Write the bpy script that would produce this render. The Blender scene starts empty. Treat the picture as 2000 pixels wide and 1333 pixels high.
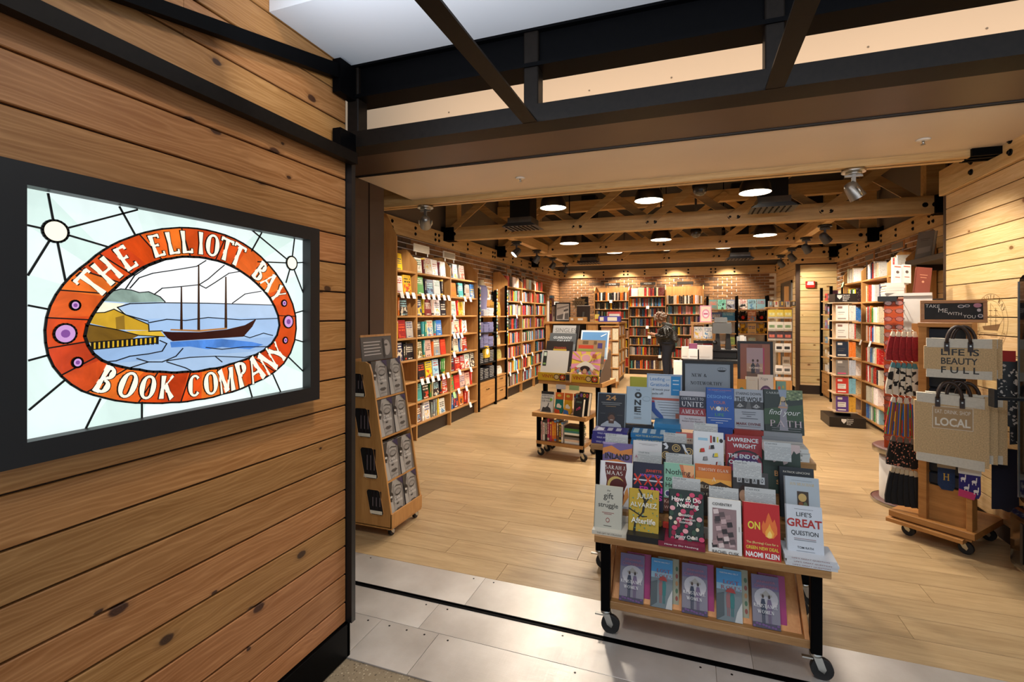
import bpy, bmesh, math, random
from mathutils import Matrix, Vector, Euler
PI = math.pi
scene = bpy.context.scene
COL = scene.collection
# ------------------------------------------------------------------ camera
FPX, YAW, HZ, CAMH = 960.0, math.radians(19.95), 614.0, 1.5
cam_d = bpy.data.cameras.new('camera'); cam = bpy.data.objects.new('camera', cam_d); COL.objects.link(cam)
cam.location = (0, 0, CAMH); cam.rotation_euler = (PI/2, 0, YAW)
cam_d.sensor_width = 36; cam_d.lens = FPX/2000*36; cam_d.shift_y = -(666.5-HZ)/2000
cam_d.clip_start = 0.02; cam_d.clip_end = 100
scene.camera = cam
# ------------------------------------------------------------------ world and exposure
w = bpy.data.worlds.new('world'); scene.world = w; w.use_nodes = True
w.node_tree.nodes['Background'].inputs[0].default_value = (0.80, 0.90, 1.0, 1)
w.node_tree.nodes['Background'].inputs[1].default_value = 0.55
vs = scene.view_settings
vs.view_transform = 'Standard'; vs.look = 'None'; vs.exposure = 0.55; vs.gamma = 1.0; vs.use_curve_mapping = False
# ------------------------------------------------------------------ lamps of the place, plus an added ceiling fill
WARM = (1.0, 0.74, 0.47); WARM2 = (1.0, 0.88, 0.73)
def aim(o, tgt):
    o.rotation_euler = (Vector(tgt)-o.location).to_track_quat('-Z', 'Y').to_euler()
def spot(name, loc, tgt, watts, angle=60, blend=0.6, col=WARM2, size=0.04):
    d = bpy.data.lights.new(name, 'SPOT'); d.energy = watts; d.color = col
    d.spot_size = math.radians(angle); d.spot_blend = blend; d.shadow_soft_size = size
    o = bpy.data.objects.new(name, d); COL.objects.link(o); o.location = loc; aim(o, tgt); return o
def area(name, loc, tgt, watts, sx, sy, col=WARM2):
    d = bpy.data.lights.new(name, 'AREA'); d.energy = watts; d.color = col; d.shape = 'RECTANGLE'; d.size = sx; d.size_y = sy
    o = bpy.data.objects.new(name, d); COL.objects.link(o); o.location = loc; aim(o, tgt); return o
# concourse side: downlights in the concourse ceiling and the cove that washes the header
spot('concourse_downlight', (-0.55, 1.05, 2.85), (-0.75, 1.95, 0), 48, 75, 0.8, (1, .86, .72), 0.06)
spot('concourse_downlight', (0.55, 0.65, 3.2), (0.5, 1.7, 0), 18, 85, 0.8, (1, .86, .72), 0.06)
spot('concourse_wall_washer', (-0.15, 0.9, 3.0), (-1.42, 1.42, 1.85), 22, 82, 0.95, (1, .84, .66), 0.08)
area('added_ceiling_fill', (0.3, 0.80, 2.30), (0.5, 1.75, 2.62), 15, 3.2, 0.08, (.80, .88, 1.0))  # unseen cool strip, added to brighten the white ceiling
area("cove_strip", (0.6, 2.05, 2.40), (0.6, 2.62, 2.85), 13, 4.6, 0.03, (1, .87, .76))
# ------------------------------------------------------------------ pixel -> place helpers (photo frame 2000 x 1333)
_F = Vector((-math.sin(YAW), math.cos(YAW), 0)); _R = Vector((math.cos(YAW), math.sin(YAW), 0)); _U = Vector((0, 0, 1)); _C = Vector((0, 0, CAMH))
def _ray(u, v): return _F+_R*((u-1000)/FPX)+_U*((HZ-v)/FPX)
def atX(u, v, x): r = _ray(u, v); return _C+r*(x/r.x)
def atY(u, v, y): r = _ray(u, v); return _C+r*(y/r.y)
def atZ(u, v, z=0): r = _ray(u, v); return _C+r*((z-CAMH)/r.z)
# ------------------------------------------------------------------ colours and materials
def lin(h):
    h = h.lstrip('#'); o = []
    for i in (0, 2, 4):
        c = int(h[i:i+2], 16)/255; o.append(c/12.92 if c <= .04045 else ((c+.055)/1.055)**2.4)
    return (*o, 1)
MATS = {}
def newmat(name):
    m = bpy.data.materials.new(name); m.use_nodes = True; return m, m.node_tree, m.node_tree.nodes['Principled BSDF']
class NT:
    """small node builder"""
    def __init__(s, t): s.t = t
    def n(s, ty, **k):
        n = s.t.nodes.new(ty)
        for a, b in k.items(): setattr(n, a, b)
        return n
    def l(s, a, b): s.t.links.new(a, b)
    def val(s, sock, v):
        if hasattr(v, 'is_output'): s.l(v, sock)
        else: sock.default_value = v
    def math(s, op, a, b=0.0, c=None, clamp=False):
        n = s.n('ShaderNodeMath', operation=op); n.use_clamp = clamp
        s.val(n.inputs[0], a); s.val(n.inputs[1], b)
        if c is not None: s.val(n.inputs[2], c)
        return n.outputs[0]
    def mix(s, f, a, b, bt='MIX'):
        n = s.n('ShaderNodeMix', data_type='RGBA', blend_type=bt)
        s.val(n.inputs[0], f); s.val(n.inputs[6], a); s.val(n.inputs[7], b); return n.outputs[2]
    def ramp(s, f, stops, interp='LINEAR'):
        n = s.n('ShaderNodeValToRGB'); cr = n.color_ramp; cr.interpolation = interp
        while len(cr.elements) < len(stops): cr.elements.new(0.5)
        for e, (p, c) in zip(cr.elements, stops): e.position = p; e.color = c if len(c) == 4 else (*c, 1)
        s.val(n.inputs[0], f); return n.outputs[0]
    def noise(s, vec, scale, detail=3, rough=.5, dist=0.0):
        n = s.n('ShaderNodeTexNoise'); s.l(vec, n.inputs['Vector']); n.inputs['Scale'].default_value = scale
        n.inputs['Detail'].default_value = detail; n.inputs['Roughness'].default_value = rough; n.inputs['Distortion'].default_value = dist
        return n.outputs[0]
    def mapping(s, vec, loc=(0, 0, 0), sc=(1, 1, 1)):
        n = s.n('ShaderNodeMapping'); s.l(vec, n.inputs[0]); n.inputs[1].default_value = loc; n.inputs[3].default_value = sc; return n.outputs[0]
    def objco(s): return s.n('ShaderNodeTexCoord').outputs['Object']
    def randco(s, k=37.0):
        """object coordinates shifted by a per-object random amount"""
        c = s.objco(); r = s.n('ShaderNodeObjectInfo').outputs['Random']
        cb = s.n('ShaderNodeCombineXYZ'); a = s.math('MULTIPLY', r, k); b = s.math('MULTIPLY', r, k*2.7); d = s.math('MULTIPLY', r, k*5.1)
        s.l(a, cb.inputs[0]); s.l(b, cb.inputs[1]); s.l(d, cb.inputs[2])
        v = s.n('ShaderNodeVectorMath', operation='ADD'); s.l(c, v.inputs[0]); s.l(cb.outputs[0], v.inputs[1]); return v.outputs[0]
    def bump(s, h, bs, strength=.2, dist=.01):
        n = s.n('ShaderNodeBump'); s.l(h, n.inputs['Height']); n.inputs['Strength'].default_value = strength; n.inputs['Distance'].default_value = dist
        s.l(n.outputs[0], bs.inputs['Normal'])
def mat(name, hexc, rough=.5, metal=0.0, var=.06, scale=8.0, emit=None, estr=0.0, spec=None, coat=0, alpha=None, trans=0):
    if name in MATS: return MATS[name]
    m, t, b = newmat(name); N = NT(t); c = lin(hexc)
    if var > 0:
        nz = N.noise(N.objco(), scale, 3)
        N.l(N.ramp(nz, [(.3, tuple(x*(1-var) for x in c[:3])), (.7, tuple(min(1, x*(1+var)) for x in c[:3]))]), b.inputs['Base Color'])
    else: b.inputs['Base Color'].default_value = c
    b.inputs['Roughness'].default_value = rough; b.inputs['Metallic'].default_value = metal
    if spec is not None: b.inputs['Specular IOR Level'].default_value = spec
    if coat: b.inputs['Coat Weight'].default_value = coat
    if trans: b.inputs['Transmission Weight'].default_value = trans
    if emit: b.inputs['Emission Color'].default_value = lin(emit); b.inputs['Emission Strength'].default_value = estr
    MATS[name] = m; return m
def pm(h):
    """printed paper of one colour"""
    h = h.lstrip('#').lower(); return mat('print_'+h, h, .42, var=0)
def wood(name, c1, c2, axis='X', rough=.45, stretch=14.0, sc=3.0, grain=.25, k=37.0, coat=0, bump=.1):
    if name in MATS: return MATS[name]
    m, t, b = newmat(name); N = NT(t); v = N.randco(k)
    s = [stretch]*3; s['XYZ'.index(axis)] = 1.0
    mv = N.mapping(v, sc=tuple(s))
    n1 = N.noise(mv, sc, 4, .6, .6); n2 = N.noise(mv, sc*5, 3, .6)
    f = N.math('ADD', N.math('MULTIPLY', n1, .7), N.math('MULTIPLY', n2, .3))
    col = N.ramp(f, [(.32, lin(c1)), (.68, lin(c2))])
    r = N.n('ShaderNodeObjectInfo').outputs['Random']
    hs = N.n('ShaderNodeHueSaturation'); N.l(col, hs.inputs['Color']); N.l(N.math('MULTIPLY_ADD', r, grain, 1-grain/2), hs.inputs['Value'])
    N.l(hs.outputs[0], b.inputs['Base Color']); b.inputs['Roughness'].default_value = rough
    if coat: b.inputs['Coat Weight'].default_value = coat; b.inputs['Coat Roughness'].default_value = .2
    if bump: N.bump(f, b, bump, .003)
    MATS[name] = m; return m
def knotty(name, c1, c2, cknot, axis='Y', rough=.5, kn=.45, ksize=.030, val=.22):
    """sawn softwood board with growth rings bending round dark knots; board runs along axis, face across Z"""
    if name in MATS: return MATS[name]
    m, t, b = newmat(name); N = NT(t); v = N.randco(53)
    sx = N.n('ShaderNodeSeparateXYZ'); N.l(v, sx.inputs[0]); al = sx.outputs['XYZ'.index(axis)]; ac = sx.outputs[2]
    cb = N.n('ShaderNodeCombineXYZ'); N.l(N.math('MULTIPLY', al, 3.2), cb.inputs[0]); N.l(N.math('MULTIPLY', ac, 5.5), cb.inputs[1])
    wob_ = N.n('ShaderNodeVectorMath', operation='ADD'); nzc = N.n('ShaderNodeTexNoise'); N.l(cb.outputs[0], nzc.inputs['Vector']); nzc.inputs['Scale'].default_value = 9; sc_ = N.n('ShaderNodeVectorMath', operation='SCALE'); N.l(nzc.outputs['Color'], sc_.inputs[0]); sc_.inputs['Scale'].default_value = .05; N.l(cb.outputs[0], wob_.inputs[0]); N.l(sc_.outputs[0], wob_.inputs[1])
    vo = N.n('ShaderNodeTexVoronoi', voronoi_dimensions='2D'); N.l(wob_.outputs[0], vo.inputs['Vector']); vo.inputs['Scale'].default_value = 1.0
    d = vo.outputs['Distance']; cellr = N.n('ShaderNodeSeparateColor'); N.l(vo.outputs['Color'], cellr.inputs[0])
    has = N.math('LESS_THAN', cellr.outputs[0], kn)
    rad = N.math('MULTIPLY_ADD', cellr.outputs[1], .062, .022)
    dn = N.math('DIVIDE', d, rad)
    bulge = N.math('MULTIPLY', N.math('MULTIPLY', N.math('POWER', 2.718, N.math('MULTIPLY', dn, -.8)), .030), has)
    cb2 = N.n('ShaderNodeCombineXYZ'); N.l(N.math('MULTIPLY', al, 1.1), cb2.inputs[0]); N.l(N.math('MULTIPLY', ac, 6.0), cb2.inputs[1])
    nz = N.noise(cb2.outputs[0], 1.6, 3, .5)
    wv = N.math('ADD', N.math('ADD', ac, N.math('MULTIPLY', nz, .12)), bulge)
    ring = N.math('MULTIPLY_ADD', N.math('SINE', N.math('MULTIPLY', wv, 520)), .5, .5)
    ring2 = N.math('POWER', ring, 3.0)
    cb3 = N.n('ShaderNodeCombineXYZ'); N.l(N.math('MULTIPLY', al, 1.5), cb3.inputs[0]); N.l(N.math('MULTIPLY', ac, 22), cb3.inputs[1])
    streak = N.noise(cb3.outputs[0], 2.0, 4, .6)
    f = N.math('ADD', N.math('MULTIPLY', streak, .8), N.math('MULTIPLY', ring2, .16))
    col = N.ramp(f, [(.28, lin(c2)), (.75, lin(c1))])
    km = N.math('MULTIPLY', N.math('SUBTRACT', 1.25, dn, clamp=True), has); km = N.math('MULTIPLY', km, 3.0, clamp=True)
    kring = N.math('MULTIPLY_ADD', N.math('SINE', N.math('MULTIPLY', dn, 16)), .25, .75)
    kc = N.mix(kring, lin('2a170c'), lin(cknot))
    halo = N.math('MULTIPLY', N.math('SUBTRACT', 1.0, N.math('MULTIPLY', dn, .42), clamp=True), has)
    col = N.mix(N.math('MULTIPLY', halo, .55), col, lin(cknot))
    col = N.mix(km, col, kc)
    r = N.n('ShaderNodeObjectInfo').outputs['Random']
    hs = N.n('ShaderNodeHueSaturation'); N.l(col, hs.inputs['Color']); N.l(N.math('MULTIPLY_ADD', N.math('FRACT', N.math('MULTIPLY', r, 7.3)), val, 1-val/2), hs.inputs['Value'])
    N.l(N.math('MULTIPLY_ADD', N.math('FRACT', N.math('MULTIPLY', r, 13.7)), .016, .492), hs.inputs['Hue'])
    N.l(hs.outputs[0], b.inputs['Base Color']); b.inputs['Roughness'].default_value = rough
    N.bump(f, b, .12, .004); MATS[name] = m; return m
# ------------------------------------------------------------------ mesh builder
class M:
    def __init__(s): s.v = []; s.f = []; s.mi = []; s.sm = []
    def add(s, vs, fs, mi=0, sm=False, X=None):
        o = len(s.v)
        if X is not None: vs = [X @ Vector(p) for p in vs]
        s.v += [tuple(p) for p in vs]
        for f in fs: s.f.append([i+o for i in f]); s.mi.append(mi); s.sm.append(sm)
        return s
    def box(s, x0, x1, y0, y1, z0, z1, mi=0, X=None):
        return s.add([(x0, y0, z0), (x1, y0, z0), (x1, y1, z0), (x0, y1, z0), (x0, y0, z1), (x1, y0, z1), (x1, y1, z1), (x0, y1, z1)],
                     [(0, 3, 2, 1), (4, 5, 6, 7), (0, 1, 5, 4), (1, 2, 6, 5), (2, 3, 7, 6), (3, 0, 4, 7)], mi, X=X)
    def prism(s, pts, axis, a0, a1, mi=0, X=None, sm=False):
        """polygon pts given in the two other axes (in x,y,z order), extruded along axis a0..a1"""
        def P(p, a): return {'X': (a, p[0], p[1]), 'Y': (p[0], a, p[1]), 'Z': (p[0], p[1], a)}[axis]
        n = len(pts); vs = [P(p, a0) for p in pts]+[P(p, a1) for p in pts]
        ar = sum(pts[i][0]*pts[(i+1) % n][1]-pts[(i+1) % n][0]*pts[i][1] for i in range(n))
        fl = (ar > 0) ^ (axis == 'Y') ^ (a1 < a0)
        A = list(range(n)); B = [i+n for i in A]
        caps = [A[::-1], B] if fl else [A, B[::-1]]
        sides = [((i, (i+1) % n, (i+1) % n+n, i+n) if fl else (i, i+n, (i+1) % n+n, (i+1) % n)) for i in range(n)]
        s.add(vs, caps, mi, X=X); o = len(s.v)-2*n
        for f in sides: s.f.append([i+o for i in f]); s.mi.append(mi); s.sm.append(sm)
        return s
    def cbox(s, x0, x1, y0, y1, z0, z1, c=.003, mi=0, X=None, axis='Y'):
        """box with chamfered edges along one axis"""
        lo = {'X': (y0, y1, z0, z1, x0, x1), 'Y': (x0, x1, z0, z1, y0, y1), 'Z': (x0, x1, y0, y1, z0, z1)}[axis]
        a0, a1, b0, b1, e0, e1 = lo
        pts = [(a0+c, b0), (a1-c, b0), (a1, b0+c), (a1, b1-c), (a1-c, b1), (a0+c, b1), (a0, b1-c), (a0, b0+c)]
        return s.prism(pts, axis, e0, e1, mi, X)
    def cyl(s, p0, p1, r, n=12, r2=None, mi=0, sm=True, caps=True, X=None):
        p0 = Vector(p0); p1 = Vector(p1); r2 = r if r2 is None else r2
        q = (p1-p0).to_track_quat('Z', 'Y'); vs = []
        for p, rr in ((p0, r), (p1, r2)):
            for i in range(n):
                a = 2*PI*i/n; vs.append(p+q @ Vector((rr*math.cos(a), rr*math.sin(a), 0)))
        s.add(vs, [(i, (i+1) % n, (i+1) % n+n, i+n) for i in range(n)], mi, sm, X)
        if caps:
            o = len(s.v)-2*n
            for f in ([list(range(n))[::-1], [i+n for i in range(n)]]): s.f.append([i+o for i in f]); s.mi.append(mi); s.sm.append(False)
        return s
    def lathe(s, prof, n=20, c=(0, 0, 0), mi=0, sm=True, X=None):
        vs = []; m = len(prof)
        for r, z in prof:
            for i in range(n):
                a = 2*PI*i/n; vs.append((c[0]+r*math.cos(a), c[1]+r*math.sin(a), c[2]+z))
        fs = [(j*n+i, j*n+(i+1) % n, (j+1)*n+(i+1) % n, (j+1)*n+i) for j in range(m-1) for i in range(n)]
        return s.add(vs, fs, mi, sm, X)
    def tube(s, path, r, n=8, mi=0, closed=False, sm=True, X=None):
        path = [Vector(p) for p in path]; m = len(path); vs = []; up = None
        for j, p in enumerate(path):
            if closed: d = path[(j+1) % m]-path[j-1]
            else: d = path[min(j+1, m-1)]-path[max(j-1, 0)]
            d.normalize()
            if up is None: up = d.orthogonal().normalized()
            up = (up-d*up.dot(d)).normalized() if (up-d*up.dot(d)).length > 1e-6 else d.orthogonal().normalized()
            sd = d.cross(up); rr = r[j] if isinstance(r, (list, tuple)) else r
            for i in range(n):
                a = 2*PI*i/n; vs.append(p+(up*math.cos(a)+sd*math.sin(a))*rr)
        k = m if closed else m-1
        fs = [(j*n+i, j*n+(i+1) % n, ((j+1) % m)*n+(i+1) % n, ((j+1) % m)*n+i) for j in range(k) for i in range(n)]
        if not closed: fs += [list(range(n))[::-1], [(m-1)*n+i for i in range(n)]]
        return s.add(vs, fs, mi, sm, X)
    def poly(s, pts, mi=0, X=None): return s.add(pts, [tuple(range(len(pts)))], mi, X=X)
    def ball(s, c, rx, ry=None, rz=None, n=14, m=9, mi=0, X=None):
        ry = ry or rx; rz = rz or rx
        vs = [(c[0]+rx*math.sin(PI*j/m)*math.cos(2*PI*i/n), c[1]+ry*math.sin(PI*j/m)*math.sin(2*PI*i/n), c[2]+rz*math.cos(PI*j/m)) for j in range(m+1) for i in range(n)]
        fs = [(j*n+i, (j+1)*n+i, (j+1)*n+(i+1) % n, j*n+(i+1) % n) for j in range(m) for i in range(n)]
        return s.add(vs, fs, mi, True, X)
    def mesh(s, name, mats):
        me = bpy.data.meshes.new(name); me.from_pydata(s.v, [], s.f)
        for x in (mats if isinstance(mats, (list, tuple)) else [mats]): me.materials.append(x)
        me.polygons.foreach_set('material_index', s.mi); me.polygons.foreach_set('use_smooth', s.sm); me.update(); return me
def link(name, data, parent=None, loc=(0, 0, 0), rot=(0, 0, 0), sc=(1, 1, 1)):
    o = bpy.data.objects.new(name, data); COL.objects.link(o); o.parent = parent; o.location = loc; o.rotation_euler = rot; o.scale = sc; return o
def obj(name, m, mats, parent=None, loc=(0, 0, 0), rot=(0, 0, 0), sc=(1, 1, 1)):
    return link(name, m.mesh(name, mats), parent, loc, rot, sc)
def tag(o, label=None, cat=None, group=None, kind=None):
    if label: o['label'] = label
    if cat: o['category'] = cat
    if group: o['group'] = group
    if kind: o['kind'] = kind
    return o
def thing(name, label, cat, loc=(0, 0, 0), rotz=0, group=None):
    return tag(link(name, None, None, loc, (0, 0, rotz)), label, cat, group)
def struct(name, m, mats, label=None, loc=(0, 0, 0)):
    return tag(obj(name, m, mats, None, loc), label or None, None, None, 'structure')
def dup(root, loc=None, rot=None, label=None, parent=None):
    r = root.copy(); COL.objects.link(r)
    if parent is not None: r.parent = parent
    if loc is not None: r.location = loc
    if rot is not None: r.rotation_euler = rot
    if label: r['label'] = label
    for ch in root.children:
        c = ch.copy(); COL.objects.link(c); c.parent = r
        for g in ch.children:
            d = g.copy(); COL.objects.link(d); d.parent = c
    return r
ORD = ['zeroth', 'first', 'second', 'third', 'fourth', 'fifth', 'sixth', 'seventh', 'eighth', 'ninth', 'tenth', 'eleventh', 'twelfth', 'thirteenth', 'fourteenth',
       'fifteenth', 'sixteenth', 'seventeenth', 'eighteenth', 'nineteenth', 'twentieth', 'twenty-first', 'twenty-second', 'twenty-third', 'twenty-fourth', 'twenty-fifth', 'twenty-sixth']
# ------------------------------------------------------------------ lettering
_TX = {}
def text_mesh(s, bold=0.0, shear=0.0, space=1.0):
    """flat triangulated letters of the built-in font: verts (x,y), faces, bounds"""
    k = (s, bold, shear, space)
    if k in _TX: return _TX[k]
    c = bpy.data.curves.new('t', 'FONT'); c.body = s; c.size = 1; c.offset = bold*.55; c.shear = shear; c.space_character = space; c.resolution_u = 3
    o = bpy.data.objects.new('t', c); me = bpy.data.meshes.new_from_object(o)
    vs = [(v.co.x, v.co.y) for v in me.vertices]; fs = [tuple(p.vertices) for p in me.polygons]
    bpy.data.objects.remove(o); bpy.data.curves.remove(c); bpy.data.meshes.remove(me)
    if not vs: vs = [(0, 0)]
    bb = (min(v[0] for v in vs), min(v[1] for v in vs), max(v[0] for v in vs), max(v[1] for v in vs))
    _TX[k] = (vs, fs, bb); return _TX[k]
# serif capitals drawn as strokes: x0 y0 x1 y1 weight(0 thin 1 thick); 'a' arcs: cx cy rx ry from to
SER = {'A': 'lm.08 0 .42 1 0;l.42 1 .80 0 1;n.20 .36 .64 .36 0;s.08 0;s.80 0', 'B': 'l.16 0 .16 1 1;a.30 .76 .30 .24 -90 90;a.30 .26 .38 .26 -90 90;n.1 1 .34 1 0;n.1 .52 .34 .52 0;n.1 0 .34 0 0',
 'C': 'a.46 .5 .40 .5 45 315', 'D': 'l.16 0 .16 1 1;a.30 .5 .46 .5 -90 90;n.06 1 .32 1 0;n.06 0 .32 0 0', 'E': 'l.16 0 .16 1 1;n.06 1 .60 1 0;n.06 0 .64 0 0;n.16 .52 .48 .52 0;l.60 1 .60 .82 0;l.64 0 .64 .2 0',
 'F': 'l.16 0 .16 1 1;n.06 1 .60 1 0;n.16 .52 .48 .52 0;l.60 1 .60 .82 0;s.16 0', 'G': 'a.46 .5 .40 .5 45 350;l.80 0 .80 .42 1;n.62 .42 .9 .42 0', 'H': 'l.16 0 .16 1 1;l.72 0 .72 1 1;n.16 .52 .72 .52 0;s.16 0;s.16 1;s.72 0;s.72 1',
 'I': 'l.2 0 .2 1 1;s.2 0;s.2 1', 'J': 'l.3 .2 .3 1 1;a.14 .18 .16 .18 180 360;s.3 1', 'K': 'l.16 0 .16 1 1;l.16 .42 .70 1 0;l.32 .56 .76 0 1;s.16 0;s.16 1;s.70 1;s.76 0', 'L': 'l.16 0 .16 1 1;n.06 0 .62 0 0;l.62 0 .62 .2 0;s.16 1',
 'M': 'l.12 0 .16 1 0;l.16 1 .48 .05 1;l.48 .05 .82 1 0;l.82 0 .82 1 1;s.12 0;s.82 0;s.14 1;s.84 1', 'N': 'l.14 0 .14 1 0;l.14 1 .72 0 1;l.72 0 .72 1 0;s.14 0;s.1 1;s.72 1', 'O': 'a.48 .5 .42 .5 0 360', 'P': 'l.16 0 .16 1 1;a.30 .74 .34 .26 -90 90;n.06 1 .32 1 0;n.16 .48 .32 .48 0;s.16 0',
 'Q': 'a.48 .5 .42 .5 0 360;l.5 .1 .86 -.12 1', 'R': 'l.16 0 .16 1 1;a.30 .75 .32 .25 -90 90;n.06 1 .32 1 0;n.16 .5 .32 .5 0;l.36 .5 .76 0 1;s.16 0;s.76 0', 'S': 'a.36 .74 .26 .26 40 270;a.36 .25 .28 .25 90 -140', 'T': 'l.4 0 .4 1 1;n.04 1 .76 1 0;l.04 1 .04 .82 0;l.76 1 .76 .82 0;s.4 0',
 'U': 'l.14 .3 .14 1 1;l.70 .3 .70 1 0;a.42 .3 .28 .3 180 360;s.14 1;s.70 1', 'V': 'l.08 1 .42 0 1;l.42 0 .76 1 0;s.08 1;s.76 1', 'W': 'l.04 1 .30 0 1;l.30 0 .52 .9 0;l.52 .9 .76 0 1;l.76 0 1.0 1 0;s.04 1;s.52 .95;s1.0 1', 'X': 'l.1 1 .74 0 1;l.1 0 .74 1 0;s.1 0;s.1 1;s.74 0;s.74 1',
 'Y': 'l.42 0 .42 .48 1;l.08 1 .42 .46 1;l.42 .46 .76 1 0;s.42 0;s.08 1;s.76 1', 'Z': 'n.1 1 .68 1 0;n.08 0 .70 0 0;l.68 1 .08 0 1;l.1 1 .1 .84 0;l.70 0 .70 .2 0', '&': 'a.40 .76 .20 .22 -60 240;a.36 .28 .30 .28 60 330;l.26 .62 .86 0 1;l.6 .1 .86 .46 0',
 '.': 'l.1 0 .1 .1 1', "'": 'l.1 .8 .1 1 1', ' ': ''}
def serif_mesh(s, thick=.15, thin=.05, space=.14, flare=False):
    k = ('serif', s, thick, thin, space, flare)
    if k in _TX: return _TX[k]
    vs = []; fs = []; x = 0.0
    def quad(a, b, c, d): o = len(vs); vs.extend([a, b, c, d]); fs.append((o, o+1, o+2, o+3))
    def seg(x0, y0, x1, y1, w, w2=None):
        w2 = w if w2 is None else w2; L = math.hypot(x1-x0, y1-y0) or 1; nx, ny = -(y1-y0)/L, (x1-x0)/L
        if flare and L > .3:
            mx, my = (x0+x1)/2, (y0+y1)/2; wm = w*.62
            quad((x0+nx*w/2, y0+ny*w/2), (x0-nx*w/2, y0-ny*w/2), (mx-nx*wm/2, my-ny*wm/2), (mx+nx*wm/2, my+ny*wm/2))
            quad((mx+nx*wm/2, my+ny*wm/2), (mx-nx*wm/2, my-ny*wm/2), (x1-nx*w2/2, y1-ny*w2/2), (x1+nx*w2/2, y1+ny*w2/2))
        else: quad((x0+nx*w/2, y0+ny*w/2), (x0-nx*w/2, y0-ny*w/2), (x1-nx*w2/2, y1-ny*w2/2), (x1+nx*w2/2, y1+ny*w2/2))
    for ch in s:
        st = SER.get(ch.upper(), ''); i0 = len(vs); wd = .3
        for p in (st.split(';') if st else []):
            ty = p[0]; a = [float(q) for q in p[1:].replace('m', '').split()]
            if ty == 'l': seg(a[0], a[1], a[2], a[3], thick if a[4] else thin)
            elif ty == 'n': seg(a[0], a[1]+(thin/2 if a[1] < .01 else -thin/2 if a[1] > .99 else 0), a[2], a[3]+(thin/2 if a[3] < .01 else -thin/2 if a[3] > .99 else 0), thin*(1.3 if flare else 1))
            elif ty == 's':
                if not flare: yy = a[1]+(thin/2 if a[1] < .5 else -thin/2); seg(a[0]-.13, yy, a[0]+.13, yy, thin)
            elif ty == 'a':
                n = max(6, int(abs(a[5]-a[4])/18)); pr = None
                for q in range(n+1):
                    t = math.radians(a[4]+(a[5]-a[4])*q/n); c, s_ = math.cos(t), math.sin(t); tw = thin+(thick-thin)*abs(c)**1.2
                    po = (a[0]+a[2]*c, a[1]+a[3]*s_); pi = (a[0]+(a[2]-tw)*c, a[1]+(a[3]-max(thin, tw*.55))*s_)
                    if pr: quad(pr[0], pr[1], pi, po)
                    pr = (po, pi)
        if len(vs) > i0:
            lo = min(v[0] for v in vs[i0:]); hi = max(v[0] for v in vs[i0:]); wd = hi-lo
            for j in range(i0, len(vs)): vs[j] = (vs[j][0]-lo+x, vs[j][1])
        x += wd+space
    # consistent winding
    fs = [f if sum(vs[f[i]][0]*vs[f[(i+1) % 4]][1]-vs[f[(i+1) % 4]][0]*vs[f[i]][1] for i in range(4)) > 0 else f[::-1] for f in fs]
    if not vs: vs = [(0, 0)]
    bb = (min(v[0] for v in vs), min(v[1] for v in vs), max(v[0] for v in vs), max(v[1] for v in vs))
    _TX[k] = (vs, fs, bb); return _TX[k]
def put_text(m, s, X, width=None, height=None, mi=0, align='c', style='s', bold=0.0, shear=0.0, space=1.0, thick=.15, thin=.05):
    """letters into mesh m; X maps local (x right, y up, 0) to the mesh frame; fits width and/or cap height"""
    vs, fs, bb = serif_mesh(s, thick, thin) if style == 'f' else text_mesh(s, bold, shear, space)
    W = max(1e-6, bb[2]-bb[0]); Hh = max(1e-6, bb[3]-bb[1])
    sx = sy = None
    if width: sx = width/W
    if height: sy = height/Hh
    sx = sx or sy; sy = sy or sx
    ox = {'c': (bb[0]+bb[2])/2, 'l': bb[0], 'r': bb[2]}[align]; oy = (bb[1]+bb[3])/2
    m.add([((v[0]-ox)*sx, (v[1]-oy)*sy, 0) for v in vs], fs, mi, X=X)
# ================================================================== STRUCTURE
rnd = random.Random(7)
CEDAR = knotty('cedar', 'c08a55', '95602f', '4a2a14', 'Y', .5)
PINEY = knotty('pine_along_y', 'dcc396', 'c2a06a', '8a5c2c', 'Y', .5, .32, val=.12)
PINEX = knotty('pine_along_x', 'dcc396', 'c2a06a', '8a5c2c', 'X', .5, .32, val=.12)
OAKT = wood('floor_plank_wood', 'a2855f', 'c6a97f', 'X', .36, 9, 2.2, .16, bump=.04)
LVL = wood('timber_beam', 'ad8650', 'd2b07a', 'X', .42, 16, 2.0, .10)
LVLY = wood('timber_beam_along_y', 'b08a54', 'd6b682', 'Y', .42, 16, 2.0, .10)
CASEW = wood('bookcase_wood', 'a3703c', 'c29256', 'Z', .42, 12, 2.0, .06)
CASEH = wood('bookcase_wood_shelf', 'a3703c', 'c4955a', 'Y', .42, 12, 2.0, .06)
CASEX = wood('bookcase_wood_along_x', 'a3703c', 'c4955a', 'X', .42, 12, 2.0, .06)
BLACK = mat('black_steel', '040405', .5, .0, .15, 30, spec=.05)
BLKSAT = mat('black_satin', '0e0e10', .45, 0, .1, 12)
BRONZE = mat('bronze_metal', '4d3c31', .42, .5, .08, 3)
DKBROWN = mat('dark_brown_kick', '241710', .5, 0, .1, 6)
TAUPE = mat('taupe_wall', '6a5f55', .8, 0, .04, 2)
WHITEC = mat('white_ceiling_paint', 'dfe2e6', .8, 0, .02, 2)
BEIGE = mat('beige_soffit', 'd0c0ac', .45, 0, .04, 1.5)
PEACH = mat('header_plaster', 'dcc3a6', .75, 0, .02, 1.5)
DARKC = mat('dark_ceiling_deck', '0d0b0a', .85, 0, .2, 2)
BOLTM = mat('black_bolt', '0a0a0b', .35, .6, .1, 40)
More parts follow.
